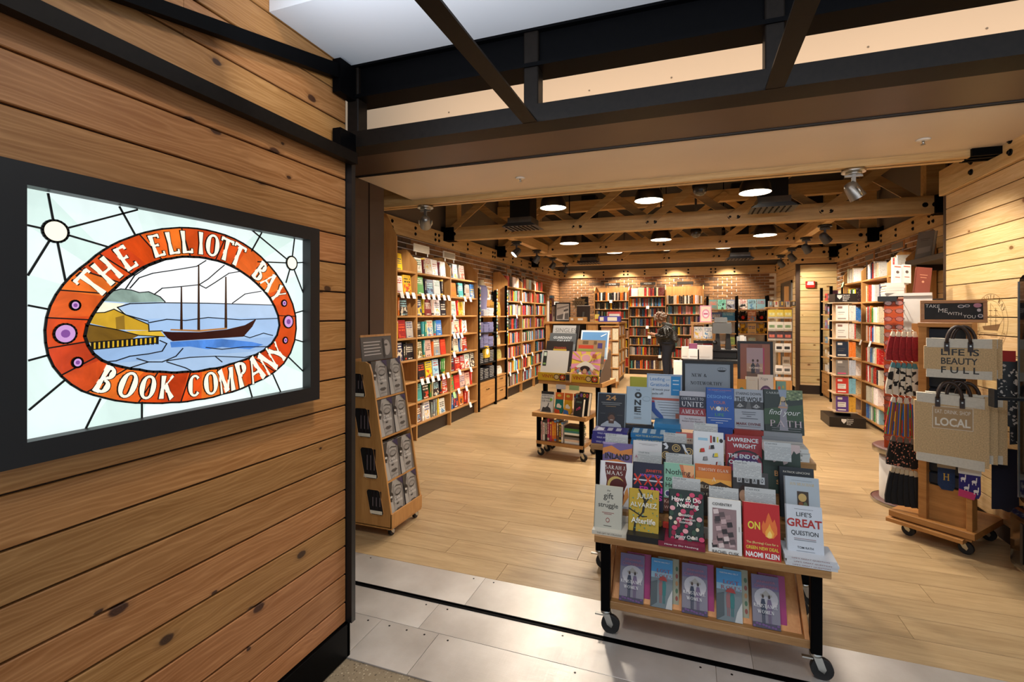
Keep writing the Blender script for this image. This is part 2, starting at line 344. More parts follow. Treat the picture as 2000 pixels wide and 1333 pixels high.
# exterior concrete
def concrete():
    m, t, b = newmat('terrazzo_concrete'); N = NT(t); c = N.objco()
    vo = N.n('ShaderNodeTexVoronoi'); N.l(c, vo.inputs['Vector']); vo.inputs['Scale'].default_value = 90
    sp = N.math('LESS_THAN', vo.outputs['Distance'], .33)
    sc = N.n('ShaderNodeSeparateColor'); N.l(vo.outputs['Color'], sc.inputs[0])
    chip = N.ramp(sc.outputs[0], [(0, lin('4a4034')), (.4, lin('8c7d68')), (.7, lin('c0b49c')), (1, lin('6b5a45'))])
    base = N.ramp(N.noise(c, 3, 4), [(.3, lin('7d705e')), (.7, lin('95876f'))])
    N.l(N.mix(sp, base, chip), b.inputs['Base Color']); b.inputs['Roughness'].default_value = .42; return m
def scratched():
    m, t, b = newmat('scuffed_steel_plate'); N = NT(t); c = N.objco()
    n1 = N.noise(c, 2.2, 5, .6); n2 = N.noise(N.mapping(c, sc=(60, 3, 1)), 3, 3, .6); n3 = N.noise(N.mapping(c, sc=(3, 70, 1)), 3, 3, .6)
    N.l(N.ramp(n1, [(.3, lin('c4beb8')), (.7, lin('e2deda'))]), b.inputs['Base Color'])
    b.inputs['Metallic'].default_value = .6
    r = N.math('ADD', N.math('MULTIPLY', n1, .30), N.math('MULTIPLY', N.math('ADD', n2, n3), .2)); N.l(N.math('ADD', r, .08), b.inputs['Roughness'])
    N.bump(N.math('ADD', n2, n3), b, .12, .002); return m
PLATE = scratched()
struct('floor_concourse', M().box(-4, 5, -4, 1.77, -.1, -.004), concrete())
fl = struct('floor', M().box(-3.6, 3.2, 1.77, 13.4, -.1, -.006), mat('floor_grout', '9a8a74', .7), None)
# metal threshold plates
GAP = .002
for (x0, x1, y0, y1) in [(-2.6, -1.094, 2.295, 2.573), (-1.092, .25, 2.295, 2.573), (.252, 1.6, 2.295, 2.573), (1.602, 3.0, 2.295, 2.573),
                         (-2.6, -1.221, 2.052, 2.262), (-1.219, .1, 2.052, 2.262), (.102, 1.4, 2.052, 2.262), (1.402, 3.0, 2.052, 2.262),
                         (-1.42, -1.109, 1.772, 2.050), (-1.107, .2, 1.772, 2.050), (.202, 1.5, 1.772, 2.050), (1.502, 3.0, 1.772, 2.050), (-2.6, -1.422, 1.80, 2.050)]:
    pl = obj('threshold_plate', M().cbox(x0-(x0+x1)/2, x1-(x0+x1)/2, y0-(y0+y1)/2, y1-(y0+y1)/2, -.006, .001, .0008, axis='X'), PLATE, fl, ((x0+x1)/2, (y0+y1)/2, 0))
    if x1 < 1.5:
        sm = M()
        for sx in (x0+.06, (x0+x1)/2, x1-.06): sm.cyl((sx-(x0+x1)/2, (y1-y0)/2-.03, .0005), (sx-(x0+x1)/2, (y1-y0)/2-.03, .0018), .005, 8)
        obj('screw_heads', sm, BOLTM, pl)
obj('door_track', M().box(-2.6, 3, 2.264, 2.293, -.008, -.002).box(-2.6, 3, 2.262, 2.267, -.006, .004).box(-2.6, 3, 2.289, 2.295, -.006, .002), BLACK, fl)
# wood-look floor planks
PW, PL = .1895, 1.21
pme = M().cbox(-PL/2+.0012, PL/2-.0012, -PW/2+.001, PW/2-.001, -.006, .0, .0009, axis='X').mesh('plank', OAKT)
y = 2.575+PW/2; k = 0
while y < 12.95:
    x = -3.45+PL/2-[.0, .42, .83, .2, .63, 1.02][k % 6]
    while x-PL/2 < 2.62:
        if x+PL/2 > -3.4 and not (y > 10.7 and x-PL/2 > 1.8): link('plank', pme, fl, (x, y, 0))
        x += PL
    y += PW; k += 1
# ---- cedar wall on the concourse side
wl = struct('wall_left', M().box(-2.5, -1.438, -1.6, 1.772, 0, 3.3), mat('wall_batten', '2c1a0e', .8))
JZ, JH = 1.471, .1235
butts = {9: [-.3, 1.18], 8: [.35], 7: [1.045], 6: [.55], 5: [-.2], 4: [-.6]}
for k in range(-12, 15):
    z0 = JZ+JH*k; z1 = z0+JH
    if z1 < .15: continue
    z0 = max(z0, .148)
    ys = [-1.6]+butts.get(k, [] if k % 2 else [-.7])+[1.776]
    for a, b in zip(ys, ys[1:]):
        c = ((a+b)/2, (z0+z1)/2); h = z1-z0-.006
        obj('plank', M().cbox(-.016, 0, a-c[0]+.0006, b-c[0]-.0006, -h/2, h/2, .0025, axis='Y'), CEDAR, wl, (-1.422, c[0], c[1]))
tag(obj('baseboard_left', M().cbox(-1.43, -1.408, -1.6, 1.785, 0, .148, .002, axis='Y').box(-1.7, -1.408, 1.772, 1.79, 0, .148), BLACK), kind='structure')
tag(obj('trim_1', M().box(-1.442, -1.392, 1.780, 1.806, .148, 2.23).box(-2.5, -1.44, 1.786, 1.80, .148, 3.2), BLKSAT), kind='structure')
# ---- concourse ceiling, bulkhead
tag(obj('ceiling_concourse', M().box(-1.42, 4.5, 1.36, 2.0, 2.585, 3.4).box(-1.46, -1.33, -2.0, 1.36, 2.66, 3.4), WHITEC), kind='structure')
# ---- header over the opening
hd = struct('wall_header', M().box(-2.5, 4.2, 2.62, 2.70, 2.60, 3.5), PEACH)
for i in range(9):
    x = -1.35+.42*i
    if True: obj('screw', M().cyl((0, 0, 0), (0, -.002, 0), .0045, 10), mat('screw_grey', '8f7f6d', .4, .4), hd, (x, 2.6195, 2.70))
tag(obj('trim_2', M().box(-2.5, 4.2, 2.62, 3.235, 2.592, 2.604), BRONZE), kind='structure')
sof = tag(obj('ceiling_soffit', M().box(-2.5, 2.2, 3.262, 4.09, 2.59, 2.604).box(-2.5, 4.2, 2.72, 4.09, 2.62, 3.5), BEIGE), kind='structure')
obj('shutter_slot', M().box(-2.5, 2.2, 3.235, 3.241, 2.585, 2.60).box(-2.5, 2.2, 3.256, 3.262, 2.585, 2.60).box(-2.5, 2.2, 3.241, 3.256, 2.60, 2.61), BLKSAT, sof)
# sliding-door jamb and the partition behind it
tag(obj('door_1', M().box(-2.56, -2.5, 3.235, 3.41, 0, 2.6).box(-2.56, -2.5, 3.43, 3.63, 0, 2.6).box(-2.6, -2.53, 3.2, 3.63, 0, 2.6), BRONZE), kind='structure')
struct('wall_front', M().box(-3.6, -2.56, 3.24, 3.62, 0, 3.9).box(-2.6, -2.5, 1.80, 3.235, 0, 2.6).box(1.96, 3.2, 3.1, 3.3, 0, 3.9).box(-3.6, 3.2, 3.9, 4.05, 2.8, 3.9), TAUPE)
# ---- store shell
struct('ceiling', M().box(-3.6, 3.2, 2.7, 13.4, 3.9, 4.0), DARKC)
MORT = mat('mortar', 'e6e2da', .85, 0, .08, 40)
ws = struct('wall_store_left', M().box(-3.6, -3.345, 3.6, 13.1, 0, 2.46).box(-3.6, -3.34, 3.6, 13.1, 2.46, 3.9, 1), [MORT, TAUPE])
wb = struct('wall_back', M().box(-3.4, 1.9, 12.915, 13.1, 0, 2.46).box(-3.4, 3, 12.91, 13.1, 2.46, 3.9, 1), [MORT, TAUPE])
wr = struct('wall_right_rear', M().box(2.555, 2.8, 4.9, 10.7, 0, 2.46).box(2.55, 2.8, 4.9, 10.7, 2.46, 3.9, 1), [MORT, TAUPE])
BRICKS = []
def brickmat():
    m, t, b = newmat('brick'); N = NT(t); r = N.n('ShaderNodeObjectInfo').outputs['Random']
    c = N.ramp(r, [(0, lin('8c6c4a')), (.3, lin('a27e56')), (.55, lin('94744e')), (.72, lin('b08c62')), (.86, lin('5f4c38')), (1, lin('6b5440'))], 'CONSTANT')
    n = N.noise(N.objco(), 30, 4, .7); N.l(N.mix(.45, c, N.ramp(n, [(.3, lin('5a4028')), (.7, lin('c09468'))]), 'SOFT_LIGHT'), b.inputs['Base Color'])
    b.inputs['Roughness'].default_value = .85; N.bump(n, b, .4, .004); return m
BRM = brickmat(); BL, BH, CP = .203, .0545, .0677
def brick_mesh(axis):
    l = BL-.013; d = .012
    return (M().cbox(-d, d, -l/2, l/2, -BH/2, BH/2, .003, axis='Y') if axis == 'Y' else M().cbox(-l/2, l/2, -d, d, -BH/2, BH/2, .003, axis='X')).mesh('brick', BRM)
def brick_wall(parent, axis, fixed, a0, a1, zt, courses, near_low=True, cap=280):
    me = brick_mesh(axis); cells = []; halves = []
    for c in range(courses):
        z = zt-CP*(c+.5); a = a0+(BL/2 if c % 2 else 0)
        if c % 2: halves.append((a0+BL/4, z))
        while a < a1-.02: cells.append((a+BL/2, z)); a += BL
    cells.sort(key=lambda q: q[0] if near_low is True else (abs(q[0]-near_low) if not isinstance(near_low, bool) else -q[0]))
    for a, z in cells[:cap]: link('brick', me, parent, (fixed, a, z) if axis == 'Y' else (a, fixed, z))
    for a, z in halves: link('brick', me, parent, (fixed, a, z) if axis == 'Y' else (a, fixed, z), (0, 0, 0), (1, .46, 1) if axis == 'Y' else (.46, 1, 1))
    if len(cells) > cap:
        m = M(); l = BL-.011
        for a, z in cells[cap:]:
            if axis == 'Y': m.cbox(fixed-.012, fixed+.012, a-l/2, a+l/2, z-BH/2, z+BH/2, .003, axis='Y')
            else: m.cbox(a-l/2, a+l/2, fixed-.012, fixed+.012, z-BH/2, z+BH/2, .003, axis='X')
        o = obj('brick_field', m, BRM, parent); o['kind'] = 'stuff'
brick_wall(ws, 'Y', -3.342, 4.4, 12.9, 2.455, 9)
brick_wall(wb, 'X', 12.912, -3.33, 1.76, 2.455, 17, near_low=-.8)
brick_wall(wr, 'Y', 2.552, 6.75, 10.6, 2.455, 12)
# pine boards: right-hand near wall, rear niche, end of rear wall
def board_wall(name, axis, fixed, a0, a1, z0, z1, matl, back, hh=.1235, sgn=1, zoff=.02):
    w_ = struct(name, back, mat('wall_batten', '2c1a0e', .8)); z = z0+zoff-hh; d = .014
    while z < z1:
        b0 = max(z0, z)+.003; b1 = min(z1, z+hh)-.003; z += hh
        if b1-b0 < .02: continue
        c = ((a0+a1)/2, (b0+b1)/2); L = (a1-a0)/2; h = (b1-b0)/2
        if axis == 'Y': obj('plank', M().cbox(-d, d, -L, L, -h, h, .002, axis='Y'), matl, w_, (fixed, c[0], c[1]))
        else: obj('plank', M().cbox(-L, L, -d, d, -h, h, .002, axis='X'), matl, w_, (c[0], fixed, c[1]))
    return w_
wright = board_wall('wall_right', 'Y', 1.944, 3.3, 4.90, .1, 2.455, PINEY, M().box(1.95, 2.3, 3.3, 4.9, 0, 2.46).box(1.95, 2.3, 3.3, 4.9, 2.46, 3.9))
tag(obj('trim_3', M().box(1.925, 1.965, 4.90, 4.935, 0, 2.455).box(1.94, 2.56, 4.9, 4.935, 0, 3.9), BRONZE), kind='structure')
board_wall('wall_right_panel', 'Y', 2.55, 4.95, 6.72, .1, 2.455, PINEY, M().box(2.556, 2.6, 4.95, 6.72, 0, 2.46))
board_wall('wall_niche', 'X', 10.60, 1.95, 2.56, .16, 2.455, PINEX, M().box(1.95, 2.6, 10.61, 10.7, 0, 3.9), zoff=.05)
tag(obj('baseboard_right', M().box(1.93, 2.56, 10.57, 10.6, 0, .16), DKBROWN), kind='structure')
board_wall('wall_niche_side', 'Y', 1.90, 10.66, 12.92, .1, 2.455, PINEY, M().box(1.91, 2.1, 10.66, 12.92, 0, 3.9), zoff=.05)
tag(obj('trim_4', M().box(1.88, 1.94, 10.585, 10.655, 0, 2.455), BRONZE), kind='structure')
tag(obj('door_2', M().box(1.868, 1.884, 11.0, 12.1, 0, 2.12).box(1.86, 1.884, 10.95, 11.0, 0, 2.17).box(1.86, 1.884, 12.1, 12.15, 0, 2.17).box(1.86, 1.884, 10.95, 12.15, 2.12, 2.17), mat('grey_door', '55504a', .5)), kind='structure')
# ---- timber rail with bolts round the room
BHEAD = M().cyl((0, 0, 0), (0, 0, .006), .022, 14).cyl((0, 0, .006), (0, 0, .016), .013, 6).mesh('bolt', BOLTM)
def rail(name, axis, face, a0, a1, sgn, doubles=(), step=.52):
    d = .04; z0, z1 = 2.455, 2.66
    if axis == 'Y': o = obj(name, M().cbox(min(face, face-sgn*d), max(face, face-sgn*d), a0, a1, z0, z1, .003, axis='Y'), LVLY)
    else: o = obj(name, M().cbox(a0, a1, min(face, face-sgn*d), max(face, face-sgn*d), z0, z1, .003, axis='X'), LVL)
    tag(o, kind='structure')
    a = a0+.12; i = 0; ps = []
    while a < a1-.05:
        ps.append(a); i += 1; a += step
        if i % 4 == 0: ps.append(a-step+.1)
    for a in ps:
        for z in (2.52, 2.595):
            rot = {('Y', 1): (0, PI/2, 0), ('Y', -1): (0, -PI/2, 0), ('X', -1): (PI/2, 0, 0)}[(axis, sgn)]
            link('bolt', BHEAD, o, (face, a, z) if axis == 'Y' else (a, face, z), rot)
rail('trim_5', 'Y', -3.29, 4.3, 12.87, 1)
rail('trim_6', 'X', 12.87, -3.29, 1.86, -1)
rail('trim_7', 'Y', 2.50, 4.95, 10.55, -1)
rail('trim_8', 'X', 10.55, 1.86, 2.50, -1, step=.45)
rail('trim_9', 'Y', 1.86, 10.6, 12.87, -1)
rail('trim_10', 'Y', 1.895, 3.4, 4.93, -1, step=.46)
# ---- black steel frame in front of the header
fr = thing('steel_portal_frame', 'black painted steel frame of beams and posts above the shop opening', 'steel frame', (-1.4, 1.78, 2.2))
def frp(n, m, mt=BLACK): return obj(n, m, mt, fr, (1.4, -1.78, -2.2))
STEELB = mat('black_steel_textured', '15100c', .45, .0, .2, 60, spec=.12)
frp('bottom_chord', M().box(-1.45, 4.2, 1.78, 1.893, 2.228, 2.297), STEELB)
frp('top_beam', M().box(-1.42, 4.2, 1.775, 1.90, 2.575, 2.592).box(-1.42, 4.2, 1.80, 1.83, 2.455, 2.575).box(-1.42, 4.2, 1.775, 1.90, 2.440, 2.455))
for px_ in (-1.418, -.60, .228, 1.06, 1.88): frp('post', M().cbox(px_, px_+.058, 1.782, 1.85, 2.297, 2.575, .004, axis='Z'), STEELB)
for px_ in (-.602, .228, 1.06): frp('tie_bar', M().box(px_, px_+.056, -1.2, 1.782, 2.229, 2.236), STEELB)
frp('wall_chord', M().box(-1.40, -1.36, -1.2, 1.78, 2.152, 2.20), STEELB)
_b = [atX(q[0], q[1], -1.38) for q in ((235, 0), (655, 150), (655, 122), (315, 0))]
_k = lambda a, b, y: (y, a.z+(b.z-a.z)*(y-a.y)/(b.y-a.y))
frp('wall_brace', M().prism([_k(_b[0], _b[1], .25), _k(_b[0], _b[1], 1.70), _k(_b[3], _b[2], 1.70), _k(_b[3], _b[2], .25)], 'X', -1.405, -1.375))
frp('gusset', M().box(-1.41, -1.37, 1.68, 1.782, 2.43, 2.57)); frp('gusset', M().box(-1.41, -1.37, 1.68, 1.782, 2.2, 2.28))
# ================================================================== TIMBER TRUSSES
TRX = [-3.225, -2.30, -1.375, -.45, .475, 1.40, 2.325]
truss_names = {4.15: 'first timber truss, nearest the shop entrance, behind the beige soffit', 6.3: 'second timber truss back from the entrance with crossed webs',
               8.35: 'third timber truss back from the entrance with crossed webs', 10.4: 'last timber truss, nearest the back brick wall'}
for ty in (4.15, 6.3, 8.35, 10.4):
    xe = 1.90 if ty < 5 else 2.52
    t = thing('timber_truss', truss_names[ty], 'truss', (0, ty, 2.54), 0, 'timber trusses under the dark ceiling')
    for s in (-1, 1):
        obj('lower_chord', M().cbox(-3.29, xe, -.022+s*.038, .022+s*.038, 0, .185, .003, axis='X'), LVL, t)
    if ty > 5:
        for s in (-1, 1): obj('upper_chord', M().cbox(-3.29, xe, -.022+s*.038, .022+s*.038, .72, .90, .003, axis='X'), LVL, t)
    n = 0
    for a, b in zip(TRX, TRX[1:]):
        if ty < 5: break
        for x0, x1 in ((a, b), (b, a)):
            x1 = min(x1, xe); x0 = min(x0, xe); dy = .0 if x0 < x1 else .0
            L = math.hypot(x1-x0, .70); an = math.atan2(.70, x1-x0)
            X = Matrix.Translation(((x0+x1)/2, (-.068 if x0 < x1 else .068) if ty > 5 else 0, .46)) @ Matrix.Rotation(-an, 4, 'Y')
            obj('web', M().cbox(-L/2-.06, L/2+.06, -.007, .007, -.045, .045, .002, X=X, axis='X'), LVL, t)
    for x in TRX:
        for dx in (-.042, .042):
            if x+dx > xe-.1 or (x < -3.2 and dx < 0): continue
            link('bolt', BHEAD, t, (x+dx+(.05 if x < -3.2 else 0), -.06, .092), (PI/2, 0, 0), (1.15, 1.15, 1))
    obj('hanger', M().box(-3.32, -3.13, -.085, .085, .0, .185).box(-3.32, -3.30, -.09, .09, -.02, .2), BLACK, t)
    obj('hanger', M().box(xe-.16, xe+.03, -.085, .085, .0, .185).box(xe+.01, xe+.03, -.09, .09, -.02, .2), BLACK, t)
    if ty > 5:
        for px_ in (-3.2, xe-.12): obj('end_post', M().box(px_-.09, px_+.09, -.015, .12, .186, 1.35), LVL, t)
# short longitudinal purlins that carry the spotlights
pn = ['left purlin between second and third trusses', 'left purlin between third and last trusses', 'right purlin between second and third trusses', 'right purlin between third and last trusses']
for i, (x, y0, y1) in enumerate([(-2.38, 6.37, 8.28), (-2.42, 8.42, 10.33), (1.50, 6.37, 8.28), (1.52, 8.42, 10.33)]):
    tag(obj('purlin', M().cbox(-.045, .045, 0, y1-y0, 0, .14, .003, axis='Y'), LVLY, None, (x, y0, 2.56)), 'pale timber '+pn[i], 'beam', 'purlins')
# ================================================================== LAMPS
CHROME = mat('brushed_steel', 'b8b8b4', .28, 1.0, .05, 20)
GLOW = mat('lamp_lens', 'fff4e0', .4, 0, 0, emit='fff0d8', estr=14)
SHADE = mat('pendant_shade', '6d6660', .32, .9, .06, 6)
SHIN = mat('pendant_inside', 'f4f0e8', .5, 0, 0, emit='ffeccf', estr=2.5)
pend_bits = None
def pendant(x, y, z, watts, label):
    global pend_bits
    p = thing('pendant_lamp', label, 'lamp', (x, y, z), 0, 'dome pendants over the aisle')
    if pend_bits is None:
        prof = [(.03, .30), (.034, .20), (.065, .17), (.105, .13), (.132, .075), (.141, .012), (.143, 0)]
        sh = M().lathe(prof, 28).mesh('shade', SHADE)
        inn = M().lathe([(max(.005, r-.004), zz-.004 if zz > .2 else zz) for r, zz in prof[1:]], 28).mesh('reflector', SHIN)
        bulb = M().lathe([(.002, .012), (.06, .016), (.095, .03), (.105, .045)], 24).mesh('lens', GLOW)
        pend_bits = (('shade', sh), ('reflector', inn), ('lens', bulb))
    for n, me in pend_bits: link(n, me, p)
    obj('stem', M().cyl((0, 0, .28), (0, 0, 3.9-z), .008, 8).cyl((0, 0, .26), (0, 0, .34), .028, 14), BLACK, p)
    spot('pendant_light', (x, y, z+.005), (x, y, 0), watts, 150, .5, WARM2, .10)
for i, x in enumerate((-1.41, -.40, .58)): pendant(x, 5.2, 2.66, 125, ['left', 'middle', 'right'][i]+' dome pendant of the front row, nearest the entrance')
for i, (u, v, y) in enumerate([(1112, 476, 7.3), (1291, 469, 7.3), (1494, 460, 7.3)]):
    p = atY(u, v, y); pendant(p.x, y, p.z, 105, ['left', 'middle', 'right'][i]+' dome pendant of the second row, behind the second truss')
for i, (u, v, y) in enumerate([(1200, 494, 9.3), (1301, 488, 9.3), (1413, 484, 9.3)]):
    p = atY(u, v, y); pendant(p.x, y, p.z, 105, ['left', 'middle', 'right'][i]+' small dome pendant of the third row, behind the third truss')
sp_bits = {}
def spotlight(loc, tgt, watts, label, dark=False, angle=55):
    s = thing('track_spotlight', label, 'spotlight', loc, 0, 'adjustable spotlights on the timbers')
    mt = BLKSAT if dark else CHROME; gm = mat('spot_grey', '4c4c4e', .4, .3) if dark else mat('spot_silver', '8f8f8d', .35, .8)
    if dark not in sp_bits:
        can = M().cyl((0, 0, 0), (0, 0, -.02), .075, 20).cyl((0, 0, -.02), (0, 0, -.035), .05, 16).mesh('canopy', mt)
        arm = M().box(-.012, .012, -.010, .010, -.15, -.03).box(-.055, .055, -.008, .008, -.05, -.038).mesh('arm', gm)
        hd_ = M().lathe([(.0, .07), (.03, .065), (.045, .04), (.052, -.03), (.055, -.06)], 20).mesh('head', gm)
        yk = M().tube([(-.06, 0, .02), (-.06, 0, -.02), (-.05, 0, -.05)], .008, 6).tube([(.06, 0, .02), (.06, 0, -.02), (.05, 0, -.05)], .008, 6).mesh('yoke', mt)
        ln = M().lathe([(.001, -.052), (.03, -.052), (.05, -.056)], 20).mesh('lens', GLOW)
        sp_bits[dark] = (can, arm, hd_, yk, ln)
    can, arm, hd_, yk, ln = sp_bits[dark]
    link('canopy', can, s); link('arm', arm, s)
    d = (Vector(tgt)-Vector(loc)); q = d.to_track_quat('-Z', 'Y').to_euler()
    h = link('head', hd_, s, (0, 0, -.15), q); link('yoke', yk, h); link('lens', ln, h)
    spot('spotlight_beam', Vector(loc)+Vector((0, 0, -.15))+d.normalized()*.075, tgt, watts, angle, .55, WARM2, .03)
spotlight((-2.39, 4.15, 2.535), (-3.05, 5.4, 1.75), 45, 'silver spotlight under the first truss beside the sliding door', angle=50)
spotlight((1.10, 4.15, 2.535), (1.90, 4.35, 1.2), 42, 'silver spotlight under the first truss on the right', angle=115)
for i, (x, y, tx, ty_, tz, wts, lb) in enumerate([(-2.38, 6.75, -3.2, 6.1, 1.5, 60, 'left purlin nearest the entrance, aimed back at shelves'), (-2.38, 7.75, -3.2, 7.9, 1.4, 60, 'left purlin just before the third truss'),
        (-2.42, 8.9, -3.2, 8.9, 1.4, 60, 'rear left purlin, nearer one'), (-2.42, 9.9, -3.2, 10.1, 1.4, 60, 'rear left purlin, farther one'),
        (1.50, 6.75, 2.4, 7.3, 1.5, 70, 'right purlin nearest the entrance'), (1.50, 7.75, 2.4, 8.4, 1.4, 70, 'right purlin just before the third truss'),
        (1.52, 8.9, 2.4, 9.4, 1.5, 60, 'rear right purlin, nearer one'), (1.52, 9.9, 2.25, 10.6, 1.7, 60, 'rear right purlin, farther one')]):
    spotlight((x, y, 2.555), (tx, ty_, tz), wts, 'dark spotlight under the '+lb, True, 75)
# downlights that scallop the back wall
for i, x in enumerate((-2.75, -1.55, -.35, .85)):
    d = thing('downlight', ['leftmost', 'second', 'third', 'rightmost'][i]+' small downlight can in front of the back wall'+(' from the left' if i in (1, 2) else ''), 'downlight', (x, 12.45, 2.96), 0, 'downlights washing the back wall')
    obj('can', M().lathe([(.06, 0), (.065, .0), (.065, .2), (.001, .2)], 18), BLKSAT, d); obj('lens', M().lathe([(.001, .01), (.055, .012)], 18), GLOW, d); obj('stem', M().cyl((0, 0, .2), (0, 0, .94), .01, 8), BLKSAT, d)
    spot('downlight_beam', (x, 12.45, 2.955), (x, 12.62, 0), 165, 95, .6, WARM2, .03)
# ================================================================== STAINED GLASS SIGN
GX = -1.402
sg = thing('stained_glass_sign', 'backlit stained glass shop sign in black frame on the cedar wall', 'sign', (GX, 1.07, 1.22))
def sgo(n, m, mt, par=None): return obj(n, m, mt, sg, (-GX, -1.07, -1.22))
def gp(cx, cy): p = atX(cx/2.2214, 300+cy/2.2214, GX); return (p.y, p.z)
_gl = {}
def glass(h, st=.8, nv=.25, sc=9.0):
    k = (h, st)
    if k not in _gl:
        m, t, b = newmat('lit_glass_'+h); N = NT(t); n = N.noise(N.randco(11), sc, 4, .6, .8); c = lin(h)
        col = N.ramp(n, [(.3, tuple(x*(1-nv) for x in c[:3])), (.72, tuple(min(1, x*(1+nv*.5)) for x in c[:3]))])
        N.l(col, b.inputs['Emission Color']); b.inputs['Emission Strength'].default_value = st
        b.inputs['Base Color'].default_value = tuple(x*.25 for x in c[:3])+(1,); b.inputs['Roughness'].default_value = .18; N.bump(n, b, .15, .003); _gl[k] = m
    return _gl[k]
LEAD = mat('lead_came', '0b0c0d', .5, .2)
# frame
FO = (.600, 1.549, 1.168, 1.832); FI = (.648, 1.500, 1.219, 1.783); FX0, FX1 = -1.421, -1.362
for nm, (ya, yb, za, zb, yc, yd, zc, zd) in {'frame_top': (FO[0], FO[1], FO[3], FO[3], FI[1], FI[0], FI[3], FI[3]), 'frame_bottom': (FO[1], FO[0], FO[2], FO[2], FI[0], FI[1], FI[2], FI[2])}.items():
    sgo('frame_rail', M().prism([(ya, za), (yb, zb), (yc, zc), (yd, zd)], 'X', FX0, FX1), BLKSAT)
sgo('frame_stile', M().prism([(FO[0], FO[2]), (FO[0], FO[3]), (FI[0], FI[3]), (FI[0], FI[2])], 'X', FX0, FX1), BLKSAT)
sgo('frame_stile', M().prism([(FO[1], FO[3]), (FO[1], FO[2]), (FI[1], FI[2]), (FI[1], FI[3])], 'X', FX0, FX1), BLKSAT)
sgo('light_box', M().box(GX-.016, GX-.004, .61, 1.54, 1.18, 1.82), mat('light_box_back', 'e8efec', .6))
GY0, GY1, GZ0, GZ1 = .625, 1.520, 1.200, 1.803
class Oval:
    """closed traced outline, addressed by the angle about its centre"""
    def __init__(s, c, pts):
        s.c = gp(*c); q = []
        for p in pts: p = gp(*p); q.append((math.atan2(p[1]-s.c[1], p[0]-s.c[0]) % (2*PI), math.hypot(p[0]-s.c[0], p[1]-s.c[1])))
        q.sort(); s.q = [(q[-1][0]-2*PI, q[-1][1])]+q+[(q[0][0]+2*PI, q[0][1])]
    def at(s, a, k=1.0):
        t = a % (2*PI)
        for (a0, r0), (a1, r1) in zip(s.q, s.q[1:]):
            if a0 <= t <= a1: r = r0+(r1-r0)*(t-a0)/(a1-a0+1e-9); break
        return (s.c[0]+r*k*math.cos(a), s.c[1]+r*k*math.sin(a))
OE = Oval((736, 710), [(190, 770), (205, 680), (240, 610), (290, 545), (370, 480), (470, 405), (560, 365), (650, 338), (740, 325), (830, 325), (920, 340), (1000, 365), (1080, 410), (1150, 470), (1210, 545), (1250, 615), (1275, 680), (1282, 740), (1278, 800), (1260, 860), (1225, 915), (1175, 957), (1080, 1003), (960, 1045), (850, 1068), (740, 1080), (640, 1082), (540, 1078), (440, 1058), (350, 1030), (280, 985), (230, 930), (202, 870)])
IE = Oval((786, 705), [(362, 790), (375, 740), (405, 690), (440, 640), (500, 580), (570, 525), (650, 480), (740, 456), (830, 450), (910, 460), (990, 485), (1060, 525), (1120, 575), (1165, 625), (1195, 680), (1210, 730), (1205, 775), (1180, 820), (1140, 855), (1080, 885), (1000, 912), (900, 935), (800, 946), (700, 946), (600, 938), (520, 925), (450, 905), (410, 880), (385, 850)])
def ell(E, a, k=1.0): return E.at(a, k)
def angOf(E, p): return math.atan2(p[1]-E.c[1], p[0]-E.c[0])
def rect_hit(a):
    """where the ray from the oval's centre meets the glass edge"""
    d = (math.cos(a), math.sin(a)); ts = []
    if d[0]: ts.append(((GY1 if d[0] > 0 else GY0)-OE.c[0])/d[0])
    if d[1]: ts.append(((GZ1 if d[1] > 0 else GZ0)-OE.c[1])/d[1])
    t = min(ts); return (OE.c[0]+d[0]*t, OE.c[1]+d[1]*t)
def pane(name, pts, h, st=.8, x0=0, x1=.002, nv=.25): return sgo(name, M().prism(pts, 'X', GX+x0, GX+x1), glass(h, st, nv))
rays = sorted(angOf(OE, gp(*p)) for p in [(117, 312), (120, 525), (205, 175), (590, 245), (120, 660), (123, 897), (125, 1110), (368, 1193), (612, 1150), (1090, 1060), (1215, 1035), (1318, 955), (1320, 820), (1320, 680), (1320, 520), (1275, 373), (1110, 345), (850, 300)])
cor = sorted(angOf(OE, (y, z)) for y in (GY0, GY1) for z in (GZ0, GZ1))
leadm = M(); LW = .0022
def leadline(pts, w=LW, x=.0045):
    for p, q in zip(pts, pts[1:]):
        L = math.hypot(q[0]-p[0], q[1]-p[1]) or 1e-6; nx, nz = -(q[1]-p[1])/L*w, (q[0]-p[0])/L*w; e = ((q[0]-p[0])/L*w*.6, (q[1]-p[1])/L*w*.6)
        leadm.prism([(p[0]+nx-e[0], p[1]+nz-e[1]), (p[0]-nx-e[0], p[1]-nz-e[1]), (q[0]-nx+e[0], q[1]-nz+e[1]), (q[0]+nx+e[0], q[1]+nz+e[1])], 'X', GX+.001, GX+x)
bgc = ['dff3ee', 'e6f6f4', 'd8efe8', 'e9f7f5']
for i, a in enumerate(rays):
    b = rays[(i+1) % len(rays)]+(2*PI if i == len(rays)-1 else 0)
    n = max(3, int((b-a)/.1)); pts = [ell(OE, a+(b-a)*j/n) for j in range(n+1)]
    outer = [rect_hit(b)]+[rect_hit(c+k*2*PI) for c, k in sorted([(c, k) for c in cor for k in (0, 1)], key=lambda q: -(q[0]+q[1]*2*PI)) if a < c+k*2*PI < b]+[rect_hit(a)]
    pane('pane', pts+outer, bgc[i % 4], .70, nv=.07)
